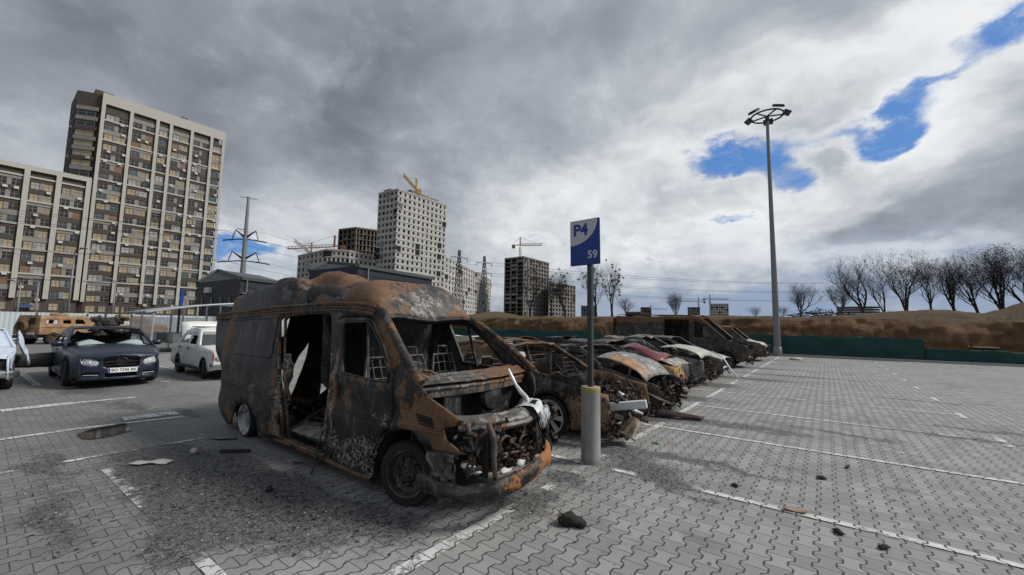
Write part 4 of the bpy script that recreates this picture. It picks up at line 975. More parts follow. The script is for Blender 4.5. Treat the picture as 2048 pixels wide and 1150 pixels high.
c1 = wreck('burnt_car', 'burnt brown crossover with no roof skin and a pale hubcap, behind the rusty van', (-4.52, 6.0, 0),
      dict(SED, W=1.70, xn=2.18, xt=-2.15, zh=.70, xc=1.08, zc=.86, xr0=.42, zr=1.30, roofm=[(-.4, 1.34)], xr1=-1.3, zr1=1.24, xd=-1.95, zd=.92, zt=.80, xw0=1.26, r=.315, zw=.29, seed=3), m1, hood=False, roof=False, deck=False, rims=M_HUB, spokes=7, bumper=None, engine=110, doors=(1, 1), wheel_kw=dict(rr=.80))
# crossover's own twisted wing, folded brown sheet and alloy beam sticking out in front
b = MB(); b.grid(lambda u, v: (1.95-.95*u+.06*noise.noise(Vector((u*5, v*4, 2))), -.80+.10*v-.04*sin(u*4), .72+.10*u+.16*sin(v*3+u*3)+.09*noise.noise(Vector((u*6, v*5, 9)))-.12*(1-u)*v), 16, 7); b.build('front_wing', m1, c1.root, True, .015, auto=40)
b = MB(); b.bar((1.80, -.46, .44), (2.52, -.30, .56), .10, .11); o = b.build('alloy_beam', M_ALU, c1.root, bevel=.012)
b = MB(); b.grid(lambda u, v: (2.05+.35*u, -.50+.35*v+.05*noise.noise(Vector((u*5, v*5, 1))), .10+.22*sin(u*2.4)*v+.06*noise.noise(Vector((u*6, v*6, 3)))), 8, 8); b.build('bumper_fragment', burnt('tan_plastic', rust=-.1, ash=-.1, seed=53, paint=(.22, .18, .13), paint_bias=.2), c1.root, True, .008)
b = MB(); b.tube([(2.05, -.15, .66), (2.12, -.1, .58), (2.24, -.05, .40), (2.36, 0, .36)], [.02, .05, .03, .015], 6); b.build('bent_bracket', M_ALU, c1.root, True)
m2 = burnt('burnt_second_paint', rust=-.10, ash=-.04, seed=55, soot=((.012, .012, .012), (.07, .067, .063)))
m2h = burnt('grey_orange_bonnet', rust=-.05, ash=.0, seed=57, soot=((.07, .07, .07), (.26, .255, .25)), spots=[((1.45, -.55, .85), (.45, .22, .2), .42, .12)], rustcols=[(0, (.06, .03, .015)), (.4, (.19, .09, .035)), (.7, (.34, .19, .09)), (.9, (.45, .28, .15))], rough=.6)
c2 = wreck('burnt_car', 'burnt hatchback with a bulging grey and orange bonnet, just past the sign post', (-4.42, 8.18, 0),
      dict(SED, W=1.66, xn=2.05, xt=-2.0, zh=.58, xc=.95, zc=.88, xr0=.45, zr=1.22, xr1=-1.2, zr1=1.18, xd=-1.8, zd=.9, zt=.78, r=.28, zw=.24, seed=5), m2, m2h, hood=True, roof=False, deck=False, engine=120,
      hoodprof=[(.80, 1.03), (1.05, 1.02), (1.35, .95), (1.62, .82), (1.80, .64)], hood_kw=dict(dent=-.04, amp=.03), doors=(0, 1))
b = MB(); b.grid(lambda u, v: (1.9+.75*u+.03*noise.noise(Vector((u*4, v*4, 1))), -.62+.16*v+.25*u, .03+.10*sin(v*3)*(1-u*.6)+.03*noise.noise(Vector((u*5, v*5, 7)))), 12, 6); b.build('bumper_fragment', burnt('maroon_bumper', rust=-.2, ash=-.2, seed=59, paint=(.055, .016, .018), paint_bias=.12), c2.root, True, .01)
b = MB()
for i in range(6): b.tube([(1.0+.1*i, -.84, .72-.02*i), (1.6+.08*i, -.82-.02*i, .55-.03*i), (2.0+.05*i, -.7, .38-.02*i)], .016, 6)
b.build('twisted_rail', M_SOOT, c2.root, True)
m3 = burnt('burnt_third_paint', rust=-.06, ash=-.05, seed=61, soot=((.014, .014, .015), (.075, .073, .072)), spots=[((1.85, -.7, .5), (.28, .5, .4), .85, .1)], rustcols=[(0, (.05, .025, .012)), (.4, (.16, .075, .025)), (.65, (.33, .19, .07)), (.9, (.48, .33, .15))])
m3h = burnt('maroon_bonnet', rust=-.25, ash=-.1, seed=63, paint=(.16, .030, .038), paint_bias=.45, soot=((.03, .02, .02), (.14, .10, .09)), rough=.5)
c3 = wreck('burnt_car', 'burnt car with crumpled maroon bonnet sheet and rusty yellow front corner', (-4.90, 10.75, 0),
      dict(SED, W=1.68, xn=2.1, xt=-2.1, zh=.70, xc=.95, zc=.88, xr0=.30, zr=1.23, xr1=-.9, zr1=1.20, xd=-1.5, zd=.9, zt=.82, xw0=1.32, r=.31, zw=.28, nt=.06, seed=7), m3, m3h, doors=(1, 0), roof=True, roof_kw=dict(amp=.08), hood=True, engine=70, hoodprof=[(.60, 1.06), (.9, 1.08), (1.2, 1.0), (1.5, .88), (1.72, .80)], hood_kw=dict(amp=.09), hedge=.22, bumper=.38, scrap_size=.13)
b = MB(); b.grid(lambda u, v: (2.02+.07*sin(v*3)-.30*abs(u-.5)**2, -.78+1.5*u, .22+.50*v+.03*noise.noise(Vector((u*4, v*4, 2)))), 14, 8); b.build('front_panel', m3, c3.root, True, .012, auto=40)
b = MB(); b.grid(lambda u, v: (1.62+.42*u, -.75+1.35*v, .84-.14*u*u+.03*noise.noise(Vector((u*4, v*4, 2)))), 8, 10); b.build('bonnet_edge', burnt('cream_bonnet_edge', rust=.0, ash=.1, seed=65, soot=((.1, .095, .085), (.34, .32, .27))), c3.root, True, .01)
m4 = burnt('burnt_fourth_paint', rust=-.08, ash=.12, seed=67, soot=((.03, .03, .03), (.20, .195, .185)))
mwh = burnt('scorched_white_bonnet', rust=-.22, ash=.0, seed=69, paint=(.46, .44, .39), paint_bias=.38, soot=((.06, .055, .05), (.22, .2, .18)), rough=.55)
c4 = wreck('burnt_car', 'burnt grey saloon with a loose white bonnet lifted above its engine', (-4.86, 13.05, 0),
      dict(SED, W=1.68, xn=2.15, zh=.72, xc=1.0, zc=.90, xr0=.35, zr=1.30, xr1=-.9, zr1=1.26, xd=-1.55, zd=.92, zt=.86, r=.29, zw=.27, seed=9), m4, mwh, far_doors=(0, 0), engine=110, hoodprof=[(.95, 1.02), (1.3, 1.06), (1.7, 1.02), (2.0, .90), (2.08, .78)], hood_kw=dict(amp=.03), roof=True, roof_kw=dict(amp=.09), deck=True)
m5 = burnt('burnt_fifth_paint', rust=-.02, ash=.0, seed=71, soot=((.02, .02, .02), (.11, .105, .10)))
c5 = wreck('burnt_car', 'burnt car with closed cream white bonnet and a loose strip hanging in front', (-4.75, 15.35, 0),
      dict(SED, W=1.66, xn=2.1, zh=.62, xc=1.0, zc=.90, xr0=.4, zr=1.30, xr1=-1.0, zr1=1.30, xd=-1.6, zd=.95, zt=.86, r=.29, zw=.27, seed=11), m5, mwh, engine=60, doors=(0, 1), roof_kw=dict(amp=.08), hood_kw=dict(amp=.02), bumper=.34)
b = MB(); b.tube([(1.75, -.55, .86), (2.05, -.62, .72), (2.3, -.72, .35), (2.55, -.80, .03)], [.02, .025, .02, .03], 6); b.build('loose_strip', M_ALU, c5.root, True)
c1.top('tailgate_sheet', mwh, [(-.45, 1.27), (-1.2, 1.20), (-1.9, .98)], .04, .04, 12, 8, amp=.03)
# two wrecks standing behind the first row
m6 = burnt('scorched_cream_car', rust=-.12, ash=.05, seed=73, paint=(.50, .48, .42), paint_bias=.30, soot=((.05, .05, .05), (.2, .19, .18)))
c6 = wreck('burnt_car', 'cream white burnt car seen through the empty windscreen of the large van', (-9.3, 10.3, 0), dict(SED, seed=13, zr=1.22, zr1=1.2), m6, m6, rz=.1, engine=16, group='burnt-out cars in the second row')
for i, (x, y, rz) in enumerate(((-9.9, 13.4, .1), (-9.6, 16.6, -.1))):
    wreck('burnt_car', ['flattened dark wreck in the second row beyond the roofless brown crossover', 'low black wreck in the second row, farthest back near the tall burnt van'][i], (x, y, 0), dict(SED, seed=15+i*2, zr=1.14, zr1=1.08), M_SOOT if i else M_RUSTY, None, rz=rz, engine=12, hood=bool(i), roof=True, deck=False, group='burnt-out cars in the second row')

# --- two burnt vans at the far end of the row
def far_van(label, loc, P, m_side, m_roof, m_hood, hood, open_side, group, seed):
    P = dict(amp=.03, seed=seed, **P); c = Car('burnt_van', label, loc, 0, P, group); c.root['category'] = 'van'; r_ = c.root
    out = c.lines(); zs = P['zs']; zt = P['zr']-.16
    def apx(z, o): t = (z-P['zc'])/(P['zr']-.035-P['zc']); return P['xc']+(P['xr0']-P['xc'])*t-o
    fd = [(P['xb']+.05, zs+.05), (P['xb']+.05, zt), (apx(zt, .12), zt), (apx(P['zc'], .18), P['zc']), (P['xw0']-P['r']*1.2-.06, P['zc']-.2), (P['xw0']-P['r']*1.2-.06, zs+.05)]
    fw = [(P['xb']+.13, P['zc']+.04), (P['xb']+.13, zt-.06), (apx(zt-.06, .2), zt-.06), (apx(P['zc']+.05, .32), P['zc']+.04)]
    sl_ = [(P['xb']-1.15, zs+.06), (P['xb']-1.15, zt+.02), (P['xb']-.08, zt+.02), (P['xb']-.08, zs+.06)]
    for side in (-1, 1):
        c.sheet('body_side', m_side, out, [fd] + ([sl_] if open_side and side < 0 else []), side, 0, .16)
        c.sheet('cab_door', m_side, [(x, z+.006) for x, z in fd], [fw], side, -.006, .16)
    c.top('roof', m_roof, [(P['xr0'], P['zr']), (P['xr0']-.5, P['zr']+.05), (P['xr1']+.3, P['zr1']+.04), (P['xr1'], P['zr1'])], .05, 0, 14, 16, dent=.06)
    c.rail('windscreen_pillar', m_roof, [(P['xc'], P['zc']), (P['xr0'], P['zr']-.03)], .045)
    if hood: c.top('bonnet', m_hood, [(P['xc'], P['zc']), (P['xn']-.25, P['zh']+.08), (P['xn']-.04, P['zh']-.12)], .05, .02, 12, 8)
    b = MB(); clutter(b, P['xc'], P['xn']+.05, -c.hw*.85, c.hw*.85, .15, P['zh'], 130, seed*3, .17); b.build('engine', M_CLUT, r_, True, auto=40)
    b = MB(); clutter(b, P['xd']+.3, P['xc']-.3, -c.hw*.7, c.hw*.7, .3, .8, 50, seed*3+1, .3); b.build('load_scrap', M_SOOT, r_, True, auto=40)
    b = MB(); b.grid(lambda u, v: (P['xt']-.02+.03*noise.noise(Vector((u*4, v*4, 3))), (2*u-1)*c.y(P['xt'], .8), zs+.1+(P['zr1']-zs-.14)*v), 12, 10); b.build('rear_door', m_side, r_, True, .012)
    c.floor(M_SOOT); c.seats(M_CLUT); c.wheels(M_RIM, M_TYRE)
    b = MB(); b.tube([(P['xn']-.05-.2*abs(t)**3, t*c.hw*.95, .40+.04*noise.noise(Vector((t*2, 4, 1)))) for t in [i/6-1 for i in range(13)]], .06, 8); b.build('bumper_beam', M_RUSTY, r_, True)
    return c
mv2 = burnt('burnt_tall_van', rust=-.14, ash=-.12, seed=81, soot=((.014, .013, .012), (.055, .052, .048)), ztab=[(1.85, 2.4, .42)], spots=[((-.3, -.9, 1.3), (.35, .3, .5), -.1, .2)])
far_van('tall burnt brown van with a dark square side opening, farther down the row', (-5.35, 20.15, 0), dict(W=1.86, xn=2.80, xt=-3.0, zh=.92, xc=1.95, zc=1.18, xr0=.95, zr=2.14, xr1=-2.9, zr1=2.20, xd=-2.98, zd=1.2, zt=1.0, xw0=1.95, xw1=-1.75, r=.33, xb=.60, zs=.25, zw=.31, nt=.14, tt=.03, tum=.07), mv2, mv2, mv2, False, True, 'burnt-out vans', 31)
mv3 = burnt('burnt_small_van', rust=-.06, ash=.0, seed=83, soot=((.02, .02, .02), (.11, .105, .10)), ztab=[(1.4, 2.0, .2)])
far_van('smaller burnt van with a pale bonnet, next to the tall lamp mast', (-4.75, 24.9, 0), dict(W=1.75, xn=2.35, xt=-2.4, zh=.82, xc=1.45, zc=1.05, xr0=.75, zr=1.70, xr1=-2.3, zr1=1.76, xd=-2.38, zd=1.1, zt=.9, xw0=1.5, xw1=-1.4, r=.30, xb=.2, zs=.2, zw=.28, nt=.14, tt=.03, tum=.10), mv3, mv3, mwh, True, False, 'burnt-out vans', 37)
# twisted rusty clump behind the tall van
b = MB(); rg = random.Random(3)
for i in range(16): b.tube([(-8.7+rg.uniform(-.2, .2), 19.4+rg.uniform(-.2, .2), 0), (-8.75+rg.uniform(-.25, .25), 19.4+rg.uniform(-.2, .2), .8), (-8.85+rg.uniform(-.3, .3), 19.4, 1.5+rg.uniform(-.1, .2)), (-8.7+rg.uniform(-.5, .4), 19.3, 1.8+rg.uniform(-.2, .25))], [.05, .04, .05, .02], 6)
o = b.build('twisted_post', burnt('rust_pole', rust=.25, ash=-.1, seed=85, rustcols=[(0, (.05, .03, .02)), (.4, (.14, .08, .045)), (.7, (.25, .15, .09)), (.9, (.34, .22, .13))]), None, True); tag(o, 'twisted rusty bundle of metal standing up behind the tall burnt van', 'scrap')
# ================================================================== LEFT ROW: cars not burnt, armoured trucks, shelter
def glazed(c, m_, name, pts4, off=.012, n=8):
    """curved pane between four corners (a0,a1 bottom ; b1,b0 top) across the car"""
    (x0, z0), (x1, z1) = pts4
    b = MB()
    def fn(u, v):
        x = x0+(x1-x0)*u; z = z0+(z1-z0)*u; y = (c.y(x, z)-.05)*(2*v-1); return (x+.05*(1-(2*v-1)**2)*(1 if x0 > x1 else -1), y, z)
    b.grid(fn, 4, n); return b.build(name, m_, c.root, True, .006)
def intact(name, label, loc, P, m_, rz=0.0, glass=True, rims=M_RIM, group='cars standing opposite the burnt row', doors=((1, 1), (1, 1)), windscreen=True, side_glass=True, boot=True):
    c = Car(name, label, loc, rz, P, group); r_ = c.root
    fd, fw, rd, rw = c.doors(); out = c.lines()
    for side, d in ((-1, doors[0]), (1, doors[1])):
        c.sheet('body_side', m_, out, [fd, rd], side, 0, .12, thick=.03)
        for ok, o_, w_ in ((d[0], fd, fw), (d[1], rd, rw)):
            if not ok: continue
            cx = sum(p[0] for p in o_)/len(o_); cz = sum(p[1] for p in o_)/len(o_)
            dob = c.sheet('door', m_, [(cx+(x-cx)*.985, cz+(z-cz)*.985) for x, z in o_], [w_], side, -.002, .10, thick=.03)
            if side_glass:
                v, f = cdt_panel(w_, [], .2); b = MB(); b.add([c.pt(x, z, side, -.02) for x, z in v], f); b.build('door_window', M_GLASS, dob)
            hx = min(p[0] for p in o_)+.12 if o_ is fd else min(p[0] for p in w_)+.06
            b = MB(); p = c.pt(hx, P['zc']-.10, side, .014); b.box(p, (.15, .03, .03)); b.build('door_handle', P.get('trim', m_), dob, bevel=.008)
    c.top('roof', m_, [(P['xr0'], P['zr']-.02), *[(x, z+.02) for x, z in P.get('roofm', [])], (P['xr1'], P['zr1']-.02)], .05, .01, 12, 8, dent=P.get('rdent', 0.0))
    c.top('bonnet', m_, [(P['xc']+.02, P['zc']), *P.get('hood', [])[::-1], (P['xn']-.03, P['zh'])], P.get('hcam', .05), .015, 14, 10)
    if boot: c.top('boot_lid', m_, [(P['xd'], P['zd']), (P['xt']+.03, P['zt'])], .03, .01, 10, 4)
    b = MB(); b.grid(lambda u, v: (P['xt']-.03*(1-(2*u-1)**2), (2*u-1)*c.y(P['xt'], .5), P['zs']+.08+(P['zt']-P['zs']-.09)*v), 10, 6); b.build('rear_panel', m_, r_, True, .02)
    pil = [(P['xc'], P['zc']), *P.get('apil', []), (P['xr0'], P['zr']-.03), *P.get('roofm', []), (P['xr1'], P['zr1']-.03), (P['xd'], P['zd'])]
    c.rail('roof_rail', m_, pil, .028, off=-.03)
    if windscreen: glazed(c, M_GLASS if windscreen is True else windscreen, 'windscreen', [(P['xc']-.03, P['zc']), (P['xr0']+.03, P['zr']-.05)])
    c.floor(M_DARK); c.seats(plain('dark_upholstery', (.03, .03, .03), .9), False); c.wheels(rims, M_RUBBER, rr=P.get('rr', .66), w=P.get('ww', .20), toe=P.get('toe', 0))
    return c
# --- dark blue saloon
mb1 = car_paint('dark_blue_paint', (.020, .029, .052), .30, .50, .30)
PB = dict(W=1.74, xn=2.30, xt=-2.25, zh=.70, hood=[(2.15, .77), (1.75, .84)], xc=1.05, zc=.92, apil=[(.70, 1.12)], xr0=.32, zr=1.36, roofm=[(-.2, 1.375)], xr1=-1.0, zr1=1.30, xd=-1.75, zd=.98, zt=.92, xw0=1.40, xw1=-1.32, r=.315, xb=-.10, zs=.20, nt=.20, tt=.16, hcam=.07, tum=.26, rdent=.05, rr=.70)
cb = intact('saloon_car', 'dark blue saloon with collapsed windscreen and a white number plate', (-15.85, 2.25, 0), PB, mb1, windscreen=False, side_glass=False, doors=((1, 1), (1, 0)))
r_ = cb.root
def nose_x(t, z): return 2.30+.13*(1-abs(t)**2.4)-.10*abs(t)**6 - (.03 if z > .62 else 0)
def nose(c, t, z, o=0.0): return (nose_x(t, z)+o, t*c.y(2.22, min(z, .8))*1.0, z)
def fascia_cut(c, holes):
    w = c.y(2.22, .5); outl = [(-1, .20), (1, .20), (1, .66), (.75, .73), (.4, .765), (0, .775), (-.4, .765), (-.75, .73), (-1, .66)]
    v, f = cdt_panel([(a*w, z) for a, z in outl], [[(a*w, z) for a, z in h] for h in holes], .06)
    b = MB(); b.add([nose(c, y/w, z) for y, z in v], f); return b.build('front_bumper', mb1, c.root, True, .02, auto=35)
grille = [(-.44, .50), (-.30, .47), (.30, .47), (.44, .50), (.46, .68), (.36, .715), (0, .73), (-.36, .715), (-.46, .68)]
hl = lambda s_: [(s_*.52, .545), (s_*.70, .52), (s_*.90, .56), (s_*.985, .63), (s_*.93, .70), (s_*.74, .70), (s_*.56, .64)]
duct = lambda s_: [(s_*.50, .29), (s_*.92, .29), (s_*.90, .36), (s_*.55, .36)]
fascia_cut(cb, [grille, hl(-1)[::-1], hl(1), [(-.40, .26), (.40, .26), (.38, .345), (-.38, .345)], duct(-1)[::-1], duct(1)])
b = MB(); b.grid(lambda u, v: (nose_x(2*u-1, .5)-.09, (2*u-1)*.86*cb.y(2.2, .5), .24+.48*v), 10, 3); b.build('grille', M_DARK, r_)
b = MB(); b.lathe([(.10, -.01), (.12, 0), (.10, .012)], (nose_x(0, .6)-.05, 0, .60), 'X', 18); b.lathe([(.001, 0), (.11, 0)], (nose_x(0, .6)-.07, 0, .60), 'X', 18)
for zz in (.53, .60, .67): b.bar((nose_x(.3, zz)-.06, -.34, zz), (nose_x(.3, zz)-.06, .34, zz), .018)
b.build('grille_bar', plain('black_plastic', (.012, .012, .013), .5), r_)
m_lamp = glass_mat('lamp_glass', (.55, .60, .64), .55, .10); m_led = plain('lamp_reflector', (.75, .77, .78), .25, .4, .1)
for s_ in (-1, 1):
    v, f = cdt_panel([(a, z) for a, z in (hl(s_) if s_ > 0 else hl(s_)[::-1])], [], .05)
    b = MB(); b.add([nose(cb, a, z, -.012) for a, z in v], f); ho = b.build('headlight', m_lamp, r_, True, .006)
    b = MB(); b.add([nose(cb, a, z, -.07) for a, z in v], f); b.build('lamp_housing', plain('lamp_bowl', (.10, .11, .12), .4, .3), ho)
    for (a0, sc) in ((s_*.66, 1.0), (s_*.84, 1.0)):
        b = MB(); b.tube([nose(cb, a0+s_*.09*cos(q), .61+.055*sin(q), -.02) for q in [pi*.05+pi*1.25*i/10*-1+pi*.6 for i in range(11)]], .011, 6); b.build('daylight_strip', m_led, ho, True)
    b = MB(); b.bar(nose(cb, s_*.54, .315, .0), nose(cb, s_*.88, .32, .005), .022, .012); b.build('chrome_strip', m_led, r_)
M_PLATE = plain('plate_white', (.72, .73, .72), .45, 0, .08); M_PLATETXT = plain('plate_black', (.01, .01, .012), .5, 0, .05)
pp = empty('number_plate'); pp.parent = r_; pp.location = (2.455, .02, .415); pp.rotation_euler = (0, -.08, 0)
b = MB(); b.box((0, 0, 0), (.014, .52, .112)); b.build('plate_board', M_PLATE, pp, bevel=.004)
b = MB(); b.box((.0085, -.238, 0), (.003, .034, .10)); b.build('plate_band', plain('plate_blue', (.02, .06, .30), .4), pp)
M4t = Matrix(((0, 0, 1, .0085), (1, 0, 0, .02), (0, 1, 0, 0), (0, 0, 0, 1)))
text_obj('BO 7296 BK', 'plate_number', M_PLATETXT, pp, .087, M4t, .001, .0012)
# shattered glass lying over scuttle and bonnet, torn headlining, mirrors, open rear door
b = MB(); b.grid(lambda u, v: (1.32-.62*u+.05*noise.noise(Vector((u*5, v*8, 3))), -.62+1.24*v, .945+.07*u*u+.035*noise.noise(Vector((u*5, v*7, 8)))+(.06 if u > .6 else 0)*sin(v*9)), 12, 22); b.build('broken_windscreen', M_CRAZED, r_, True, .006)
b = MB(); b.grid(lambda u, v: (.42-.5*u, -.60+1.2*v, 1.30-.20*u*abs(sin(v*5+1))-.05*sin(v*11)), 8, 24); b.build('torn_headlining', M_DARK, r_, True, .01)
for sd in (-1, 1):
    b = MB(); y = sd*(cb.y(.78, .95)+.10); b.blob((.80, y, 1.0), (.07, .12, .075), 3, .05, 10, 8); b.bar((.80, sd*(cb.y(.78, .95)-.02), .95), (.80, y, .97), .04); b.build('wing_mirror', mb1, r_, True)
b = MB(); b.grid(lambda u, v: (-.15-.15*u+.05*sin(v*3), -.86-.85*u, .22+.36*v*(1-.10*u)+.05*noise.noise(Vector((u*3, v*3, 1)))), 8, 8); o = b.build('open_door', plain('door_lining', (.035, .035, .037), .7), r_, True, .05)
o.location = (-.55, 0, .12)
b = MB(); b.box((2.0, 0, .16), (.3, 1.5, .03)); b.build('splitter', M_DARK, r_)
# --- white classic saloon with its boot open
mw = car_paint('white_car_paint', (.66, .67, .66), .35, .14, 0.0)
PW = dict(W=1.52, xn=1.95, xt=-1.95, zh=.76, hood=[(1.85, .80)], xc=.80, zc=.90, xr0=.30, zr=1.34, roofm=[(-.3, 1.37)], xr1=-.95, zr1=1.32, xd=-1.30, zd=.92, zt=.86, xw0=1.18, xw1=-1.12, r=.28, xb=-.22, zs=.22, nt=.05, tt=.05, hcam=.03, tum=.24, trim=plain('black_trim', (.02, .02, .02), .5), ww=.17, toe=-.25)
cw = intact('classic_car', 'white boxy classic saloon with its boot lid raised and a roof rack', (-15.02, 4.72, 0), PW, mw, windscreen=M_GLASS, boot=False, side_glass=False)
r_ = cw.root
b = MB(); b.grid(lambda u, v: (-1.32-.20*u, -.62+1.24*v, .94+.62*u+.03*(1-(2*v-1)**2)), 4, 6); b.build('boot_lid', mw, r_, True, .03)
b = MB(); b.grid(lambda u, v: (1.95-.02*abs(2*u-1), (2*u-1)*cw.y(1.9, .6), .30+.46*v), 8, 4); b.build('front_panel', mw, r_, False, .02)
b = MB(); b.box((1.965, 0, .60), (.02, .84, .17)); b.build('grille', M_DARK, r_)
for y in (-.60, -.44, .44, .60):
    b = MB(); b.lathe([(.075, -.01), (.08, .02), (.05, .035), (.001, .04)], (1.955, y, .62), 'X', 14); b.build('headlight', m_led, r_, True)
for sd in (-1, 1):
    b = MB(); b.box((1.90, sd*(cw.y(1.9, .6)+.004), .63), (.10, .02, .17)); b.build('indicator', plain('orange_lens', (.50, .10, .04), .35), r_)
b = MB(); b.bar((2.02, -.76, .42), (2.02, .76, .42), .05, .09); b.box((1.92, -.75, .42), (.22, .05, .09)); b.box((1.92, .75, .42), (.22, .05, .09)); b.build('bumper', plain('chrome_dull', (.3, .3, .3), .4, .7), r_, bevel=.01)
b = MB(); b.bar((1.2, -.78, .27), (-1.2, -.78, .27), .02, .07); b.build('side_trim', PW['trim'], r_)
for x in (-.1, -.7):
    b = MB(); b.tube([(x, -.58, 1.32), (x, -.55, 1.42), (x, .55, 1.42), (x, .58, 1.32)], .014, 6); b.build('roof_rack', PW['trim'], r_)
b = MB(); b.box((1.5, -.77, .72), (.03, .012, .03)); b.build('side_repeater', plain('orange_lens', (.5, .1, .04), .35), r_)
# --- car wrapped in pale film at the left edge
mwrap = plain('blue_white_film', (.50, .57, .68), .42, 0, .22, 3, .5)
PL = dict(W=1.66, xn=2.1, xt=-2.1, zh=.74, hood=[(1.9, .80)], xc=1.0, zc=.92, xr0=.30, zr=1.34, xr1=-1.0, zr1=1.30, xd=-1.6, zd=.96, zt=.9, xw0=1.25, xw1=-1.3, r=.30, xb=-.1, zs=.22, amp=.035, seed=4, hcam=.06)
cl = intact('wrapped_car', 'car at the edge wrapped in crumpled pale blue film with a chrome bumper', (-16.1, -.15, 0), PL, mwrap, windscreen=mwrap)
b = MB(); b.tube([(2.18-.35*abs(t)**3, t*.82, .40+.03*sin(t*4)) for t in [i/7-1 for i in range(15)]], .09, 10); b.build('chrome_bumper', plain('chrome', (.62, .63, .63), .14, .9, .05), cl.root, True)
b = MB(); b.grid(lambda u, v: (1.98+.06*noise.noise(Vector((u*6, v*4, 1))), -.72+1.44*u, .45+.26*v), 10, 4); clutter(b, 1.85, 2.1, -.7, .7, .45, .7, 30, 91, .12); b.build('broken_grille', M_SOOT, cl.root, True, .01)
b = MB(); b.grid(lambda u, v: (.95-1.35*u, .86+.20*v+.04*noise.noise(Vector((u*7, v*4, 1))), 1.02-.55*v*(.5+.5*sin(u*5+1)**2)+.30*(1-abs(2*u-1))*(1-v)), 18, 10); b.build('loose_film', mwrap, cl.root, True, .004)
# --- burnt armoured trucks
mar = burnt('scorched_sand_armour', rust=.10, ash=-.2, seed=91, paint=(.36, .25, .14), paint_bias=.34, soot=((.02, .016, .013), (.10, .075, .055)), metal=.1, rustcols=[(0, (.045, .020, .012)), (.4, (.13, .058, .026)), (.7, (.24, .13, .06)), (.9, (.34, .21, .11))])
def armour(label, loc, rz):
    r_ = thing('armoured_truck', label, 'armoured truck', loc, rz, 'burnt armoured trucks by the pale fence')
    prof = [(-2.6, .75), (-2.62, 1.35), (-2.45, 2.25), (.75, 2.30), (1.05, 1.75), (2.35, 1.55), (2.55, 1.2), (2.5, .75)]
    def wd(z): return 1.12-.20*max(0, (z-1.35)/.95)
    wins = [[(-2.15, 1.62), (-1.35, 1.62), (-1.40, 1.90), (-2.12, 1.90)], [(-1.05, 1.62), (-.45, 1.62), (-.47, 1.90), (-1.03, 1.90)], [(-.15, 1.60), (.60, 1.60), (.45, 1.95), (-.13, 1.95)]]
    for sd in (-1, 1):
        v, f = cdt_panel(prof, wins, .2); b = MB(); b.add([(x+.02*noise.noise(Vector((x, z, 1))), sd*wd(z)+.03*noise.noise(Vector((x*1.3, z*1.3, 5))), z) for x, z in v], f); b.build('hull_side', mar, r_, True, .03, auto=35)
    b = MB()
    for (x0, z0), (x1, z1) in zip(prof, prof[1:]): b.grid(lambda u, v: (x0+(x1-x0)*u, (2*v-1)*wd(z0+(z1-z0)*u)+0, z0+(z1-z0)*u), 3, 6)
    b.build('hull_shell', mar, r_, False, .02)
    for sd in (-1, 1):
        b = MB()
        for x in (-1.25, -.35, .7): b.bar((x, sd*(wd(1.2)+.02), .85), (x-.02, sd*(wd(2.1)+.02), 2.15), .03)
        b.bar((-2.5, sd*(1.15), 1.35), (2.4, sd*1.15, 1.3), .05); b.bar((-2.45, sd*1.0, .78), (2.3, sd*1.0, .78), .12); b.build('armour_rib', mar, r_)
    for x, sd in ((-1.65, -1), (1.6, -1), (-1.65, 1), (1.6, 1)): wheel_parts(r_, (x, sd*1.0, .45), .50, .30, sd, M_RUSTY, M_TYRE, .6, .04)
    o = wheel_parts(r_, (-2.80, .15, 1.38), .46, .28, -1, M_RUSTY, M_RUSTY, .6); o.name = 'spare_wheel'; o.rotation_euler = (0, 0, -pi/2)
    b = MB(); b.add([(-2.66, -.7, 1.55), (-2.66, -.15, 1.55), (-2.56, -.2, 2.05), (-2.56, -.65, 2.05)], [(0, 1, 2, 3)]); b.build('rear_hatch_window', M_DARK, r_, False, .02)
    b = MB(); b.box((-2.72, -.55, .85), (.04, .62, .22)); b.build('pale_plate', plain('pale_board', (.45, .42, .40), .7), r_)
    b = MB(); b.box((-2.5, 0, .6), (.5, 1.9, .25)); b.box((0, 0, .62), (4.6, 1.2, .2)); b.build('chassis', M_SOOT, r_)
    b = MB(); b.lathe([(.5, 0), (.5, .12), (.36, .16)], (-.6, 0, 2.28), 'Z', 16); b.build('roof_hatch', mar, r_, True, .03)
    b = MB(); b.grid(lambda u, v: (.78+.25*u, (2*v-1)*.78, 2.22-.42*u), 2, 2); b.build('windscreen', M_DARK, r_, False, .01)
    r_.scale = (.80, .80, .80); return r_
g = gz(128, 686); armour('sand coloured burnt armoured truck with a spare wheel on its tail', (g.x, g.y, 0), radians(122))
g = gz(262, 684); armour('browner burnt armoured truck standing behind the dark blue saloon', (g.x-1, g.y, 0), radians(104))
# charred turret lump between them
b = MB(); g = gz(212, 690); b.blob((g.x, g.y, 1.3), (.5, .55, .45), 2, .4); clutter(b, g.x-.6, g.x+.6, g.y-.8, g.y+.8, .02, 1.7, 50, 93, .6); b.box((g.x, g.y, .45), (.9, 1.1, .9), .3)
tag(b.build('burnt_wreckage', M_SOOT, None, True, auto=40), 'black charred heap of wreckage between the two armoured trucks', 'wreckage')
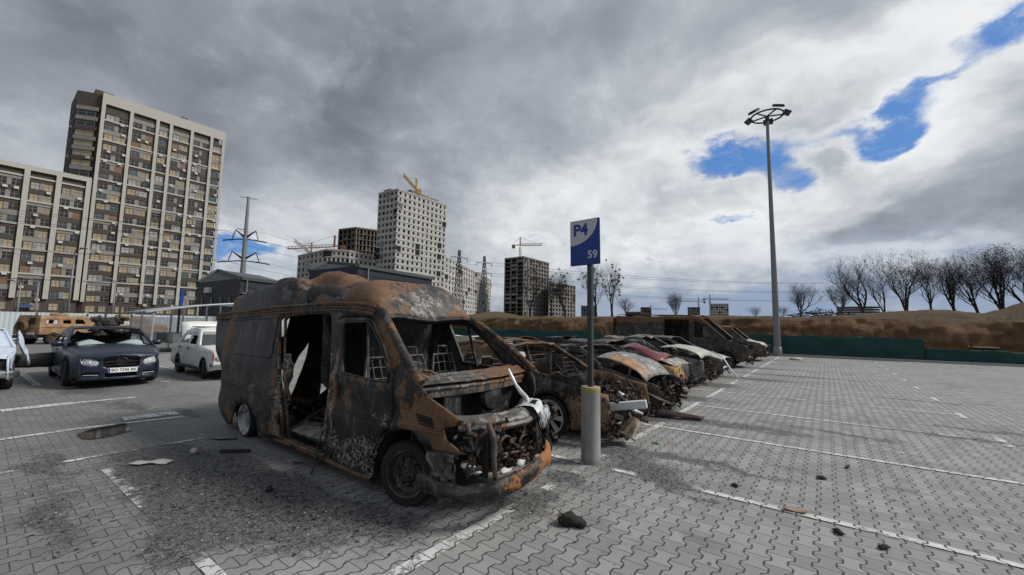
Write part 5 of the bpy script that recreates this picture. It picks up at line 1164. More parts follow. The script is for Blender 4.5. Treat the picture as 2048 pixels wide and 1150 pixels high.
# --- pale panel fence
m_pf = plain('pale_blue_panel', (.50, .56, .60), .6, 0, .12, .6, .05)
def panel_fence(name, label, p0, p1, h, m_, post_m, step=2.5, post_h=.25, corr=.0):
    r_ = thing(name, label, 'fence', (p0[0], p0[1], 0)); o = Vector((p0[0], p0[1], 0)); d = Vector((p1[0]-p0[0], p1[1]-p0[1], 0)); L = d.length; d.normalize(); nrm = Vector((-d.y, d.x, 0))
    n = int(L/step); b = MB(); N_ = int(L/.12)
    b.grid(lambda u, v: tuple(d*(L*u)+nrm*(corr*(1 if int(u*N_) % 2 else -1))+Vector((0, 0, .06+h*v))), N_, 1); b.build('fence_panel', m_, r_, False, .02)
    for i in range(n+1):
        b = MB(); p = d*(L*i/n)-nrm*.06; b.box(p+Vector((0, 0, (h+post_h)/2)), (.07, .07, h+post_h)); b.build('fence_post', post_m, r_)
    return r_
M_POST = plain('dark_post', (.035, .04, .045), .6)
panel_fence('panel_fence', 'long pale blue panel fence with dark posts behind the armoured trucks', (-46.6, -13), (-46.6, 24), 2.0, m_pf, M_POST, 2.6, 0.05, .012)
# --- trolley shelter with curved roof
def shelter():
    g = gz(300, 708); r_ = thing('trolley_shelter', 'glazed trolley shelter with a curved translucent roof behind the white car', 'shelter', (g.x, g.y, 0), 0)
    m_al = plain('brushed_frame', (.36, .38, .40), .45, .5); m_gl = glass_mat('shelter_glass', (.46, .50, .52), .38, .12); m_rf = glass_mat('shelter_roof', (.50, .54, .57), .55, .3)
    Lx, Ly = -4.6, 5.2
    def top(y): return 1.95+.62*sin(pi*min(1, max(0, y/Ly))*.62)
    for x in (0, Lx/2, Lx):
        for y in (0, Ly*.33, Ly*.66, Ly):
            b = MB(); b.box((x, y, top(y)/2), (.07, .07, top(y))); b.build('shelter_post', m_al, r_)
        b = MB(); b.tube([(x, Ly*t-.3+.6*t, top(Ly*t)+.03) for t in [i/12 for i in range(13)]], .04, 6); b.build('roof_arch', m_al, r_)
    for (y0, y1) in ((0.05, Ly*.33-.05), (Ly*.33+.05, Ly*.66-.05)):
        b = MB(); b.grid(lambda u, v: (Lx, y0+(y1-y0)*u, .15+1.65*v), 1, 1); b.build('glass_panel', m_gl, r_, False, .012)
    for k_ in range(4):
        x0, x1 = Lx*k_/4, Lx*(k_+1)/4
        b = MB(); b.grid(lambda u, v: (x0+(x1-x0)*(.02+.96*u), 0, .12+1.7*v), 1, 1); b.build('glass_panel', m_gl, r_, False, .012)
    b = MB(); b.grid(lambda u, v: (Lx*u, Ly*v-.3+.6*v, top(Ly*v)+.08), 4, 14); b.build('curved_roof', m_rf, r_, True, .015)
    b = MB(); b.box((Lx*.5, 2.4, .55), (3.6, 3.2, .05)); 
    for i in range(9): b.box((Lx*.1+Lx*.08*i, 2.4, .7), (.03, 3.0, .5))
    b.build('trolley_rail', plain('dull_steel', (.14, .15, .155), .5, .4), r_)
    return r_
shelter()
# ================================================================== BUILDINGS
def Dz(x, y, z):
    d = ray(x, y); return Vector((0, 0, CH)) + d*((z-CH)/d.z)
M_PIL = plain('pale_render', (.45, .44, .41), .85, 0, .10, .15, .05)
M_BRN = plain('brown_render', (.078, .062, .054), .85, 0, .14, .2, .05)
M_GRYB = plain('grey_brown_panel', (.26, .24, .225), .85, 0, .14, .2, .05)
WINM = [plain('window_dark', (.020, .023, .027), .25, 0, .3, .3, 0, .6), plain('window_board', (.40, .32, .20), .7, 0, .2, .3, .05), plain('window_curtain', (.33, .27, .18), .6, 0, .2, .3, .05), plain('window_blue', (.055, .075, .095), .25, 0, .2, .3, 0, .6), plain('window_light', (.36, .37, .37), .6, 0, .2, .3, .05), plain('window_orange', (.24, .12, .065), .7, 0, .2, .3, .05), plain('window_frame_grey', (.20, .20, .20), .6, 0, .1), plain('window_teal', (.04, .11, .11), .5)]
rw_ = random.Random(21)
class Facade:
    def __init__(s, name, label, cat, O, group=None):
        s.root = thing(name, label, cat, O, 0, group); s.O = Vector(O); s.nw = 0; s.na = 0
        s.rest = MB(); s.acr = MB(); s.body = MB()
    def P(s, A, d, n, a, o, z): return A-s.O+d*a+n*o+Vector((0, 0, z))
    def slab(s, b, A, d, n, a0, a1, o0, o1, z0, z1):
        vs = [s.P(A, d, n, a, o, z) for a in (a0, a1) for o in (o0, o1) for z in (z0, z1)]
        b.add(vs, [(0, 1, 3, 2), (4, 6, 7, 5), (0, 4, 5, 1), (2, 3, 7, 6), (0, 2, 6, 4), (1, 5, 7, 3)])
    def window(s, A, d, n, a, z, w, h, kind=None, ac=.28, out=-.18):
        r = rw_.random(); k_ = kind if kind is not None else (1 if r < .20 else 2 if r < .31 else 5 if r < .36 else 4 if r < .46 else 3 if r < .60 else 7 if r < .615 else 0)
        own = s.nw < 100 and kind is None
        b = MB() if own else s.rest
        b.cur = k_; s.slab(b, A, d, n, a-w/2, a+w/2, out, out+.04, z, z+h)
        b.cur = 6
        for f in (-.5, -.02, .5): s.slab(b, A, d, n, a+w*f-.05, a+w*f+.05, out+.04, out+.10, z, z+h)
        for f in (0, .62, 1): s.slab(b, A, d, n, a-w/2+.05, a+w/2-.05, out+.045, out+.09, z+h*f-.05, z+h*f+.05)
        if own: b.build('window', WINM, s.root); s.nw += 1
        if rw_.random() < ac:
            own = s.na < 80; b = MB() if own else s.acr; o = a+rw_.uniform(-.5, .9)*w*.6
            s.slab(b, A, d, n, o-.4, o+.4, out+.11, out+.52, z-.85, z-.25)
            if own: b.build('air_conditioner', plain('ac_white', (.55, .55, .53), .6, 0, .1), s.root); s.na += 1
    def done(s):
        if s.rest.f: tag(s.rest.build('window_rows', WINM, s.root), kind='stuff')
        if s.acr.f: tag(s.acr.build('air_conditioner_rows', plain('ac_white', (.55, .55, .53), .6, 0, .1), s.root), kind='stuff')
def tower_face(F, A, d, n, bays, pw, H, fl, base_fl, pil, spn, band, top_h, first_pillar=True, zpil=6.5):
    a = 0.0; Wt = sum(bays)+pw*(len(bays)+(1 if first_pillar else 0))
    for z in [zpil+2*fl*i for i in range(1, int((H-top_h-zpil)/(2*fl))+1)]:
        F.slab(band, A, d, n, 0, Wt, -.05, .22, z-.2, z+.22)
    F.slab(band, A, d, n, 0, Wt, -.1, .42, H-top_h, H)
    if first_pillar: F.slab(pil, A, d, n, 0, pw, -.1, .48, zpil, H-top_h-.003); a = pw
    nfl = int((H-top_h-.2)/fl)
    for bw in bays:
        nwin = 2 if bw > 3.4 else 1
        for j in range(nfl):
            z = j*fl+.75
            if j < base_fl: pass
            F.slab(spn if (j+int(a)) % 3 else F.grey, A, d, n, a, a+bw, -.06, .0, z+1.75, z+fl-.08) if j >= base_fl else None
            for q in range(nwin):
                c = a+bw*(q+.5)/nwin; w = (bw/nwin)*.70 if nwin == 2 else bw*.78
                if z+1.7 < H-top_h: F.window(A, d, n, c, z, w, 1.65, (rw_.choice([1, 1, 2, 0]) if j < base_fl else None))
                if nwin == 2 and q == 0 and j >= base_fl: F.slab(F.grey, A, d, n, a+bw*.5-bw*.09, a+bw*.5+bw*.09, -.05, .03, z, z+1.65)
        F.slab(pil, A, d, n, a+bw, a+bw+pw, -.1, .48, zpil, H-top_h-.003); a += bw+pw
def prism_body(F, pts, H, name, m_):
    b = MB(); n = len(pts); b.add([Vector(p).to_3d()-F.O+Vector((0, 0, z)) for z in (0, H) for p in pts], [tuple(range(n, 2*n))]+[(i, (i+1) % n, n+(i+1) % n, n+i) for i in range(n)])
    return b.build(name, m_, F.root)
def build_tower():
    x0 = -167.0; H = 68.5
    F = Facade('apartment_tower', 'tall brown and grey apartment tower with pale pillars at the far side', 'building', (x0, 32, 0)); F.grey = MB()
    prism_body(F, [(x0-.22, 18.4), (x0-.22, 47.3), (x0-16, 47.3), (x0-16, 12.9), (x0-3.3, 12.9)], H-.4, 'wall', M_BRN)
    pil, spn, band = MB(), MB(), MB()
    tower_face(F, Vector((x0, 17.8, 0)), Vector((0, 1, 0)), Vector((1, 0, 0)), [5.4, 5.4, 2.6, 4.75, 4.75, 2.7], .80, H, 3.0, 2, pil, spn, band, 3.2)
    # chamfered corner with loggias, dark side wall with narrow windows
    d = Vector((3.2, 4.7, 0)).normalized(); n = Vector((d.y, -d.x, 0)); A = Vector((x0-3.3, 12.9, 0))
    for j in range(2, 21):
        F.window(A, d, n, 2.7, j*3+.75, 4.2, 1.7, None, .1, .06); F.slab(F.grey if j % 3 else spn, A, d, n, .3, 5.3, -.05, .30, j*3+2.5, j*3+3.6)
    for j in range(13, 22):
        for q in range(3): F.window(Vector((x0-15, 12.9, 0)), Vector((1, 0, 0)), Vector((0, -1, 0)), 2+q*4, j*3+.8, 1.5, 1.6, None, .2, .05)
    pil.build('pillar', M_PIL, F.root); band.build('facade_band', M_PIL, F.root); spn.build('brown_cladding', M_BRN, F.root); F.grey.build('grey_cladding', M_GRYB, F.root)
    for (y, w, h, dx) in ((18.5, 4, 2.2, -5), (27, 7, 1.4, -4), (37.5, 1.8, 1.6, -3), (45, 6, 1.2, -5)):
        b = MB(); b.box((dx, y-32, H+h/2-.4), (3, w, h)); b.build('roof_house', M_BRN, F.root)
    F.done()
    # lower wing to its left
    x1 = -155.0; H = 39.3
    F = Facade('apartment_block', 'lower brown apartment wing with pale pillars left of the tall tower', 'building', (x1, 0, 0)); F.grey = MB()
    prism_body(F, [(x1-.22, -26), (x1-.22, 15.9), (x1-11.2, 15.9), (x1-11.2, -26)], H-.4, 'wall', M_BRN)
    pil, spn, band = MB(), MB(), MB()
    tower_face(F, Vector((x1, -21.85, 0)), Vector((0, 1, 0)), Vector((1, 0, 0)), [4.35]*7, .95, H, 3.0, 2, pil, spn, band, 1.2)
    pil.build('pillar', M_PIL, F.root); band.build('facade_band', M_PIL, F.root); spn.build('brown_cladding', M_BRN, F.root); F.grey.build('grey_cladding', M_GRYB, F.root)
    # shop front signs
    for (y, w) in ((-4, 4), (7.5, 2.2)):
        b = MB(); b.box((.45, y, 4.6), (.3, w, .8)); b.build('shop_sign', plain('shop_blue', (.05, .09, .20), .5), F.root)
    F.done()
build_tower()
M_CONC = plain('white_concrete', (.44, .44, .43), .9, 0, .12, .12, .05)
M_CONC2 = plain('grey_concrete', (.20, .195, .185), .9, 0, .2, .12, .05)
M_CONC3 = plain('brown_concrete', (.155, .135, .11), .9, 0, .2, .12, .05)
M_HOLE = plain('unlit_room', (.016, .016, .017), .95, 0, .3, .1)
def pierced(b, O, A, d, n, L, z0, H, nc, nf, fw, fh, depth=.5, skip=None, glass=None):
    """wall with real openings: ring, reveals and a dark room face behind each"""
    cw, ch = L/nc, (H-z0)/nf
    for i in range(nc):
        for j in range(nf):
            a0, a1, y0, y1 = i*cw, (i+1)*cw, z0+j*ch, z0+(j+1)*ch
            w = cw*fw*(1 if (i*7+j*3) % 5 else .8); h = ch*fh; c = (a0+a1)/2; p0, p1 = c-w/2, c+w/2; q0 = y0+ch*.28; q1 = min(y1-.05, q0+h)
            Q = lambda a, z, o=0: A-O+d*a+n*o+Vector((0, 0, z))
            if rw_.random() < .07: b.add([Q(a0, y0), Q(a1, y0), Q(a1, y1), Q(a0, y1)], [(0, 1, 2, 3)]); continue
            w *= rw_.uniform(.85, 1.1); q0 += rw_.choice((0, 0, 0, -.35)); p0, p1 = c-w/2, c+w/2
            o4 = [Q(a0, y0), Q(a1, y0), Q(a1, y1), Q(a0, y1)]; i4 = [Q(p0, q0), Q(p1, q0), Q(p1, q1), Q(p0, q1)]; k4 = [Q(p0, q0, -depth), Q(p1, q0, -depth), Q(p1, q1, -depth), Q(p0, q1, -depth)]
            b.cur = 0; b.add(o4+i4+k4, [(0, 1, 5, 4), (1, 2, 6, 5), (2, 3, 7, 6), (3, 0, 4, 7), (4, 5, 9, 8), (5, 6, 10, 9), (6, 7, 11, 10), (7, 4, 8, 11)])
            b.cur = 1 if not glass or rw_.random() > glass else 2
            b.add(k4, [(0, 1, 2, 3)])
    b.cur = 0
M_PGL = plain('new_glazing', (.10, .115, .125), .3, 0, .2, .3, 0, .6)
def slab_building(name, label, pts, H, nc, nf, fw, fh, m_, group='unfinished high-rise buildings', depth_=14, glass=None, roof=True, parapet=.6, openf=None):
    """pts: facade corner points (left to right); walls between them, simple back"""
    pts = [Vector((p[0], p[1], 0)) for p in pts]; O = pts[0].copy(); r_ = thing(name, label, 'building', O, 0, group)
    for k_, (A, B) in enumerate(zip(pts, pts[1:])):
        d = (B-A); L = d.length; d.normalize(); n = Vector((d.y, -d.x, 0)); b = MB()
        if n.dot(-A) < 0: n = -n
        f = (openf or {}).get(k_)
        if f:
            for j in range(nf+1):
                z = H*j/nf; vs = [A-O+d*a+n*o+Vector((0, 0, zz)) for a in (0, L) for o in (-6, .3) for zz in (z-.35, z)]
                b.add(vs, [(0, 1, 3, 2), (4, 6, 7, 5), (0, 4, 5, 1), (2, 3, 7, 6), (0, 2, 6, 4), (1, 5, 7, 3)])
            for i in range(nc[k_]+1):
                a = L*i/nc[k_]
                for o in (-.4, -5.5): b.box(A-O+d*a+n*o+Vector((0, 0, H/2)), (.8, .8, H+ (1.6 if o == -.4 else 0)), math.atan2(d.y, d.x))
            for i in range(nc[k_]):
                for j in range(nf):
                    if rw_.random() < f:
                        a = L*(i+.5)/nc[k_]; b.box(A-O+d*a+n*(-.6)+Vector((0, 0, H*(j+.25)/nf)), (L/nc[k_]*.95, .25, H/nf*.5), math.atan2(d.y, d.x))
            b.build('open_frame', m_, r_)
            b = MB(); b.add([A-O+n*-6.2, B-O+n*-6.2, B-O+n*-6.2+Vector((0, 0, H)), A-O+n*-6.2+Vector((0, 0, H))], [(0, 1, 2, 3)]); b.build('inner_wall', M_HOLE, r_)
        else:
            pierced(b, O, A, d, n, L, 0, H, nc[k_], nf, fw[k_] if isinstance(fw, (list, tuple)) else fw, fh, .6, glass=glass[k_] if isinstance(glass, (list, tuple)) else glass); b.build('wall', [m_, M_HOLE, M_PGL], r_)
            b = MB()
            for j in range(1, nf+1): b.bar(A-O+n*.06+Vector((0, 0, H*j/nf-.15)), B-O+n*.06+Vector((0, 0, H*j/nf-.15)), .22, .20)
            b.build('floor_edge', m_, r_)
    ctr = sum(pts, Vector())/len(pts); away = Vector((ctr.x, ctr.y, 0)).normalized()*depth_
    back = [pts[-1]+away, pts[0]+away]; poly = pts+back
    b = MB(); n_ = len(poly); b.add([p-O+Vector((0, 0, H+parapet*0)) for p in poly], [tuple(range(n_))])
    ends = [(pts[-1], pts[-1]+away), (pts[-1]+away, pts[0]+away), (pts[0]+away, pts[0])]
    for A, B in ends: b.add([A-O, B-O, B-O+Vector((0, 0, H)), A-O+Vector((0, 0, H))], [(0, 1, 2, 3)])
    b.build('roof', m_, r_)
    b = MB()
    for A, B in zip(pts, pts[1:]): b.bar(A-O+Vector((0, 0, H+parapet/2)), B-O+Vector((0, 0, H+parapet/2)), .5, parapet)
    b.build('parapet', m_, r_)
    return r_, O
# white tower with angled lower wing
A_, B_, C_ = Vector((-174.5, 117.5, 0)), Vector((-160.5, 118.7, 0)), Vector((-161, 151, 0))
r_, O = slab_building('unfinished_tower', 'tall white concrete tower under construction with rows of empty square windows', [A_, B_, C_], 66, [5, 11], 22, [.72, .46], .50, M_CONC, glass=[.55, .12])
for (x, y, w, h) in ((-166, 131, 5, 3.4), (-166, 138.5, 4.5, 2.8), (-166, 145, 5, 2.6), (-170, 122, 6, 2.0)):
    b = MB(); b.box(Vector((x, y, 66+h/2))-O, (5, w, h)); b.build('roof_house', plain('brick_core', (.20, .15, .12), .9), r_)
b = MB()
for j in range(22): b.box(Vector((-160.2, 118.4, 3*j+.25))-O, (1.2, 1.2, .5))
b.build('corner_slab', M_CONC, r_)
slab_building('unfinished_block', 'long lower white block with empty windows right of the white tower', [(-161.3, 151.4), (-214, 252)], 38, [20], 13, .44, .5, M_CONC)
pF = [Dz(1010, 518, 50), Dz(1047, 514, 50), Dz(1098, 527, 50)]
slab_building('concrete_frame', 'dark unfinished concrete frame tower with open floors beneath a crane', pF, 50, [3, 9], 17, .6, .58, M_CONC2, openf={0: .35})
slab_building('frame_block', 'lower grey unfinished block joined to the right of the dark frame', [Dz(1098, 566, 33), Dz(1151, 573, 33)], 33, [9], 11, .55, .55, M_CONC2)
slab_building('brown_frame', 'brownish open concrete frame rising behind the white tower', [Dz(678, 460, 60), Dz(712, 456, 60), Dz(756, 462, 60)], 60, [4, 6], 18, .6, .6, M_CONC3, openf={0: .25, 1: .2}, depth_=20)
slab_building('stepped_block', 'low white unfinished block with balconies above the dark warehouse roof', [Dz(596, 513, 35), Dz(655, 500, 35), Dz(700, 503, 35), Dz(745, 520, 33)], 35, [7, 5, 5], 12, .55, .5, M_CONC, glass=.2)
# tiny far blocks on the skyline
for (x0, x1, yt, yb, lab, m_) in ((1162, 1194, 612, 640, 'distant teal glass building low on the skyline behind the sign post', plain('teal_glass', (.09, .19, .22), .3)), (1252, 1281, 624, 640, 'small distant grey block above the roof of the tall burnt van', M_CONC2), (1281, 1302, 615, 640, 'small distant dark block with a teal side on the skyline', M_CONC3), (1375, 1400, 615, 640, 'distant unfinished grey block beneath thin cranes on the skyline', M_CONC2), (1421, 1457, 608, 642, 'distant tall pale block with dark window rows on the skyline', M_CONC), (1492, 1536, 633, 645, 'faint low grey building on the skyline beside the lamp mast', M_CONC2)):
    H_ = 1.6+600*(660-yt)/FPX; a = Dz(x0, yt, H_); b_ = Dz(x1, yt, H_)
    slab_building('distant_block', lab, [a, b_], H_, [7], max(4, int((yb-yt)/3)), .6, .5, m_, group='far blocks on the skyline', depth_=25)
# dark warehouses
M_WH = plain('dark_cladding', (.030, .033, .040), .6, .1, .12, .3, .05); M_WH2 = plain('blue_black_cladding', (.020, .025, .040), .55, .1, .12, .3, .05)
def warehouse(label, L_, Ap, C_, E_, m_, rib=.5):
    O = Vector((L_.x, L_.y, 0)); r_ = thing('warehouse', label, 'building', O, 0, 'dark warehouses behind the vans'); v = E_-C_; v.z = 0
    zl = lambda p: p-O
    fl = lambda p: Vector((p.x, p.y, 0))-O
    b = MB(); b.add([fl(L_), zl(L_), zl(Ap), zl(C_), fl(C_)], [(0, 1, 2, 3, 4)]); b.add([fl(C_), zl(C_), zl(C_)+v, fl(C_)+v], [(0, 1, 2, 3)])
    # raised ribs of the cladding
    d = v.normalized(); nn = Vector((d.y, -d.x, 0)); nn = -nn if nn.dot(-C_) < 0 else nn
    k_ = int(C_.z/rib)
    for i in range(1, k_): b.bar(fl(C_)+Vector((0, 0, i*rib))+nn*.02, fl(C_)+v+Vector((0, 0, i*rib))+nn*.02, .05, .06)
    b.build('wall', m_, r_)
    b = MB()
    for (p, q) in ((L_, Ap), (Ap, C_)):
        b.add([zl(p)+Vector((0, 0, .06))-v*.02, zl(q)+Vector((0, 0, .06))-v*.02, zl(q)+v*1.02+Vector((0, 0, .06)), zl(p)+v*1.02+Vector((0, 0, .06))], [(0, 1, 2, 3)])
    b.bar(zl(L_), zl(Ap), .25, .3); b.bar(zl(Ap), zl(C_), .25, .3); b.bar(zl(C_)+nn*.05, zl(C_)+v+nn*.05, .2, .25)
    b.build('roof', plain('roof_sheet', (.07, .085, .085), .5, .2), r_, False, .1)
    g = (C_-L_); g.z = 0; gd = g.normalized(); gn = Vector((gd.y, -gd.x, 0)); gn = -gn if gn.dot(-L_) < 0 else gn
    for t in (.15, .38, .6, .8):
        b = MB(); b.box(fl(L_)+g*t+gn*.03+Vector((0, 0, L_.z*.62)), (.35, .08, 1.1), math.atan2(gd.y, gd.x)); b.build('window', WINM[0], r_)
    b = MB(); b.box(fl(L_)+g*.3+gn*.15+Vector((0, 0, L_.z*.85)), (.9, .3, .55), math.atan2(gd.y, gd.x)); b.build('air_conditioner', plain('ac_white', (.55, .55, .53), .6, 0, .1), r_)
    b = MB(); b.box(fl(C_)+v*.12+nn*.25+Vector((0, 0, C_.z*.75)), (1.6, .4, .1), math.atan2(d.y, d.x)); b.bar(fl(C_)+v*.10+nn*.2+Vector((0, 0, C_.z*.5)), fl(C_)+v*.10+nn*.2+Vector((0, 0, C_.z*.98)), .08); b.build('service_ladder', plain('galv', (.22, .23, .24), .5, .4), r_)
    return r_
warehouse('dark grey gabled warehouse below the power pylon', Dz(396, 566, 5.6), Dz(437, 541, 7.4), Dz(482, 556, 5.8), Dz(572, 553, 6.6), M_WH)
warehouse('blue black clad warehouse rising behind the near burnt van', Dz(619, 541, 6.3), Dz(657, 525, 7.6), Dz(716, 531, 6.8), Dz(864, 557, 6.8), M_WH2)
# ================================================================== PYLONS, CRANES, WIRES, LAMPS
M_GALV = plain('galvanised_steel', (.20, .21, .215), .55, .35, .15); M_DKST = plain('dark_steel', (.04, .042, .045), .6, .3, .15); M_CRANE = plain('crane_yellow', (.40, .24, .06), .6)
def pylon():
    p = Dz(497, 394, 40); r_ = thing('power_pylon', 'grey tubular power pylon with dark insulator arms beside the apartment tower', 'pylon', (p.x, p.y, 0))
    b = MB(); b.tube([(0, 0, 0), (0, 0, 40)], [1.05, .35], 10); b.build('mast', M_GALV, r_, True, auto=40)
    t = Vector((.62, .79, 0))
    for z, w in ((28.2, 4.4), (21.5, 5.2), (14.2, 5.4), (8.6, 5)):
        for sd in (-1, 1):
            b = MB(); b.tube([(0, 0, z-1.0), t*sd*w*.62+Vector((0, 0, z+1.3))], [.42, .14], 6); b.tube([t*sd*w*.1+Vector((0, 0, z-1.4)), t*sd*w+Vector((0, 0, z-1.9))], [.16, .22], 6); b.build('cross_arm', M_DKST, r_)
            b = MB(); b.tube([t*sd*w*.62+Vector((0, 0, z+1.3)), t*sd*w*.72+Vector((0, 0, z-.3)), t*sd*w*.8+Vector((0, 0, z-1.5))], .13, 6); b.tube([t*sd*w+Vector((0, 0, z-1.9)), t*sd*w*1.35+Vector((0, 0, z-2.2))], .2, 6); b.build('insulator', M_DKST, r_, True)
    b = MB(); b.bar(t*-2.2+Vector((0, 0, 39.9)), t*2.4+Vector((0, 0, 39.4)), .16); b.bar(t*-2.6+Vector((0, 0, 29.9)), t*.3+Vector((0, 0, 29.6)), .2)
    for z in range(6, 38): b.bar(t*.9*(1-z/50)+Vector((0, 0, z)), t*1.5*(1-z/60)+Vector((0, 0, z)), .08)
    b.build('climbing_rungs', M_GALV, r_)
    return p, t
pyl, pyt = pylon()
def lattice(label, px_, ytop, H_, w):
    p = Dz(px_, ytop, H_); r_ = thing('lattice_pylon', label, 'pylon', (p.x, p.y, 0), math.atan2(p.y, p.x)+pi/2+.5, 'lattice pylons before the white block'); b = MB()
    n = 11
    def wz(z): return w*(1-z/H_)**1.1*.5+.28
    for i in range(n):
        z0, z1 = H_*i/n, H_*(i+1)/n; a, c = wz(z0), wz(z1)
        cs = [(1, 1), (-1, 1), (-1, -1), (1, -1)]
        for q in range(4):
            (x, y), (x2, y2) = cs[q], cs[(q+1) % 4]
            b.bar((x*a, y*a, z0), (x*c, y*c, z1), .16); b.bar((x*a, y*a, z0), (x2*c, y2*c, z1), .09); b.bar((x2*a, y2*a, z0), (x*c, y*c, z1), .09)
    b.build('mast', M_DKST, r_)
    for z in (.62, .76, .90):
        b = MB(); z *= H_
        for sd in (-1, 1): b.bar((0, 0, z+.7), (sd*3.6, 0, z), .13); b.bar((0, 0, z), (sd*3.6, 0, z), .13); b.bar((sd*3.5, 0, z), (sd*3.5, 0, z-1.4), .16)
        b.build('cross_arm', M_DKST, r_)
    return p
l1 = lattice('dark lattice pylon taller and nearer the white tower', 919, 500, 30, 3.6); l2 = lattice('dark lattice pylon at the right end of the white block', 969, 512, 30, 3.6)
b = MB()
def wire(b, a, c, sag, r):
    a, c = Vector(a), Vector(c); b.tube([a.lerp(c, t/16)-Vector((0, 0, sag*4*(t/16)*(1-t/16))) for t in range(17)], r, 4, False)
for z in (29, 26.5, 20, 13):
    for sd in (-1, 1):
        s0 = Vector((pyl.x, pyl.y, z))+pyt*sd*5.6
        wire(b, s0, s0+Vector((-40, -150, 4)), 4, .035); wire(b, s0, Vector((l1.x, l1.y, z*.9))+pyt*sd*3.5, 4, .035)
for z in (27, 22.6, 18.4):
    for k_ in (-3.5, 3.5):
        a0 = Vector((l2.x+k_, l2.y, z)); wire(b, a0, (60+k_, 330, z+6), 6, .05); wire(b, (l1.x+k_, l1.y, z), a0, 1, .04)
tag(b.build('power_line', M_DKST), 'thin sagging power lines strung across the lower sky', 'power line')
def crane(label, px_, yb, zb, H_, jib, cj, ang, m_=M_CRANE, tilt=0.0):
    p = Dz(px_, yb, zb); r_ = thing('tower_crane', label, 'crane', p, ang, 'tower cranes over the building sites'); b = MB()
    for q in range(int(H_/2)):
        for x, y, x2, y2 in ((-.6, -.6, .6, -.6), (.6, -.6, .6, .6), (.6, .6, -.6, .6), (-.6, .6, -.6, -.6)):
            b.bar((x, y, q*2), (x, y, q*2+2), .22); b.bar((x, y, q*2), (x2, y2, q*2+2), .14)
    b.build('mast', m_, r_)
    b = MB(); J = lambda t, o=0: Vector((t*cos(tilt), o, H_+t*sin(tilt)))
    n = 14
    for i in range(n):
        t0, t1 = jib*i/n, jib*(i+1)/n
        b.bar(J(t0, -.6), J(t1, -.6), .22); b.bar(J(t0, .6), J(t1, .6), .22); b.bar(J(t0)+Vector((0, 0, 1.3)), J(t1)+Vector((0, 0, 1.3)), .22); b.bar(J(t0, -.6), J(t1)+Vector((0, 0, 1.3)), .14); b.bar(J(t0, .6), J(t1)+Vector((0, 0, 1.3)), .14)
    b.build('jib', m_, r_)
    b = MB(); b.bar((0, 0, H_+.4), (-cj, 0, H_+.4), .9, .5); b.box((-cj+1.2, 0, H_-.8), (2.4, 1.4, 2.2)); b.build('counterweight', m_, r_)
    b = MB(); b.bar((0, 0, H_), (0, 0, H_+6), .7); b.bar((0, 0, H_+6), J(jib*.7)+Vector((0, 0, 1.3)), .12); b.bar((0, 0, H_+6), (-cj, 0, H_+.6), .12); b.build('apex', m_, r_)
    return r_
fA = math.atan2(CR.y, CR.x)
crane('orange tower crane standing on the dark concrete frame tower', 1040, 516, 50, 9, 16, 6, fA-.15, plain('crane_orange', (.34, .20, .12), .6))
crane('yellow luffing crane on the roof of the white tower', 832, 384, 68, 1, 9, 2.5, fA+pi+.5, plain('crane_yellow', (.36, .24, .09), .6), .75)
crane('faint red crane before the brownish open frame', 668, 505, 38, 3, 26, 6, fA+pi-.1, plain('crane_red', (.34, .14, .10), .6), -.04)
crane('pale crane with raised jib at the stepped block', 622, 514, 34, 1, 11, 3, fA+pi, plain('crane_pale', (.42, .38, .33), .6), .65)
for i, (x, yt) in enumerate(((1398, 608), (1421, 603), (1302, 622))):
    H_ = 1.6+600*(657-yt)/FPX
    crane(['thin distant crane over the unfinished grey skyline block', 'thin distant crane left of the pale skyline block', 'thin distant crane beside the dark teal skyline block'][i], x, 645, 10, H_*.75, 26, 9, fA+(.1 if i else 3.0), M_DKST)
def street_lamp(label, px_, ytop, ybase, D, arm, heads=1):
    d = ray(px_, ytop); d = d/math.hypot(d.x, d.y); p = Vector((0, 0, CH))+d*D; r_ = thing('street_lamp', label, 'street lamp', (p.x, p.y, 0), fA, 'street lamps before the apartment tower')
    b = MB(); b.tube([(0, 0, 0), (0, 0, p.z)], [.12, .06], 8); b.tube([(0, 0, p.z), (arm, 0, p.z+.25)], .05, 6); b.build('pole', M_GALV, r_, True)
    b = MB(); b.blob((arm, 0, p.z+.25), (.45, .16, .09), 1, .05); b.build('lamp_head', M_GALV, r_, True)
street_lamp('tallest grey street lamp with double arm before the brown wing', 150, 501, 640, 62, .9); street_lamp('short street lamp left of the tall one', 78, 563, 640, 66, -1.2); street_lamp('street lamp between the tower entrances', 232, 562, 640, 68, -.9); street_lamp('street lamp at the edge of the brown wing', 42, 565, 640, 66, -1.2)
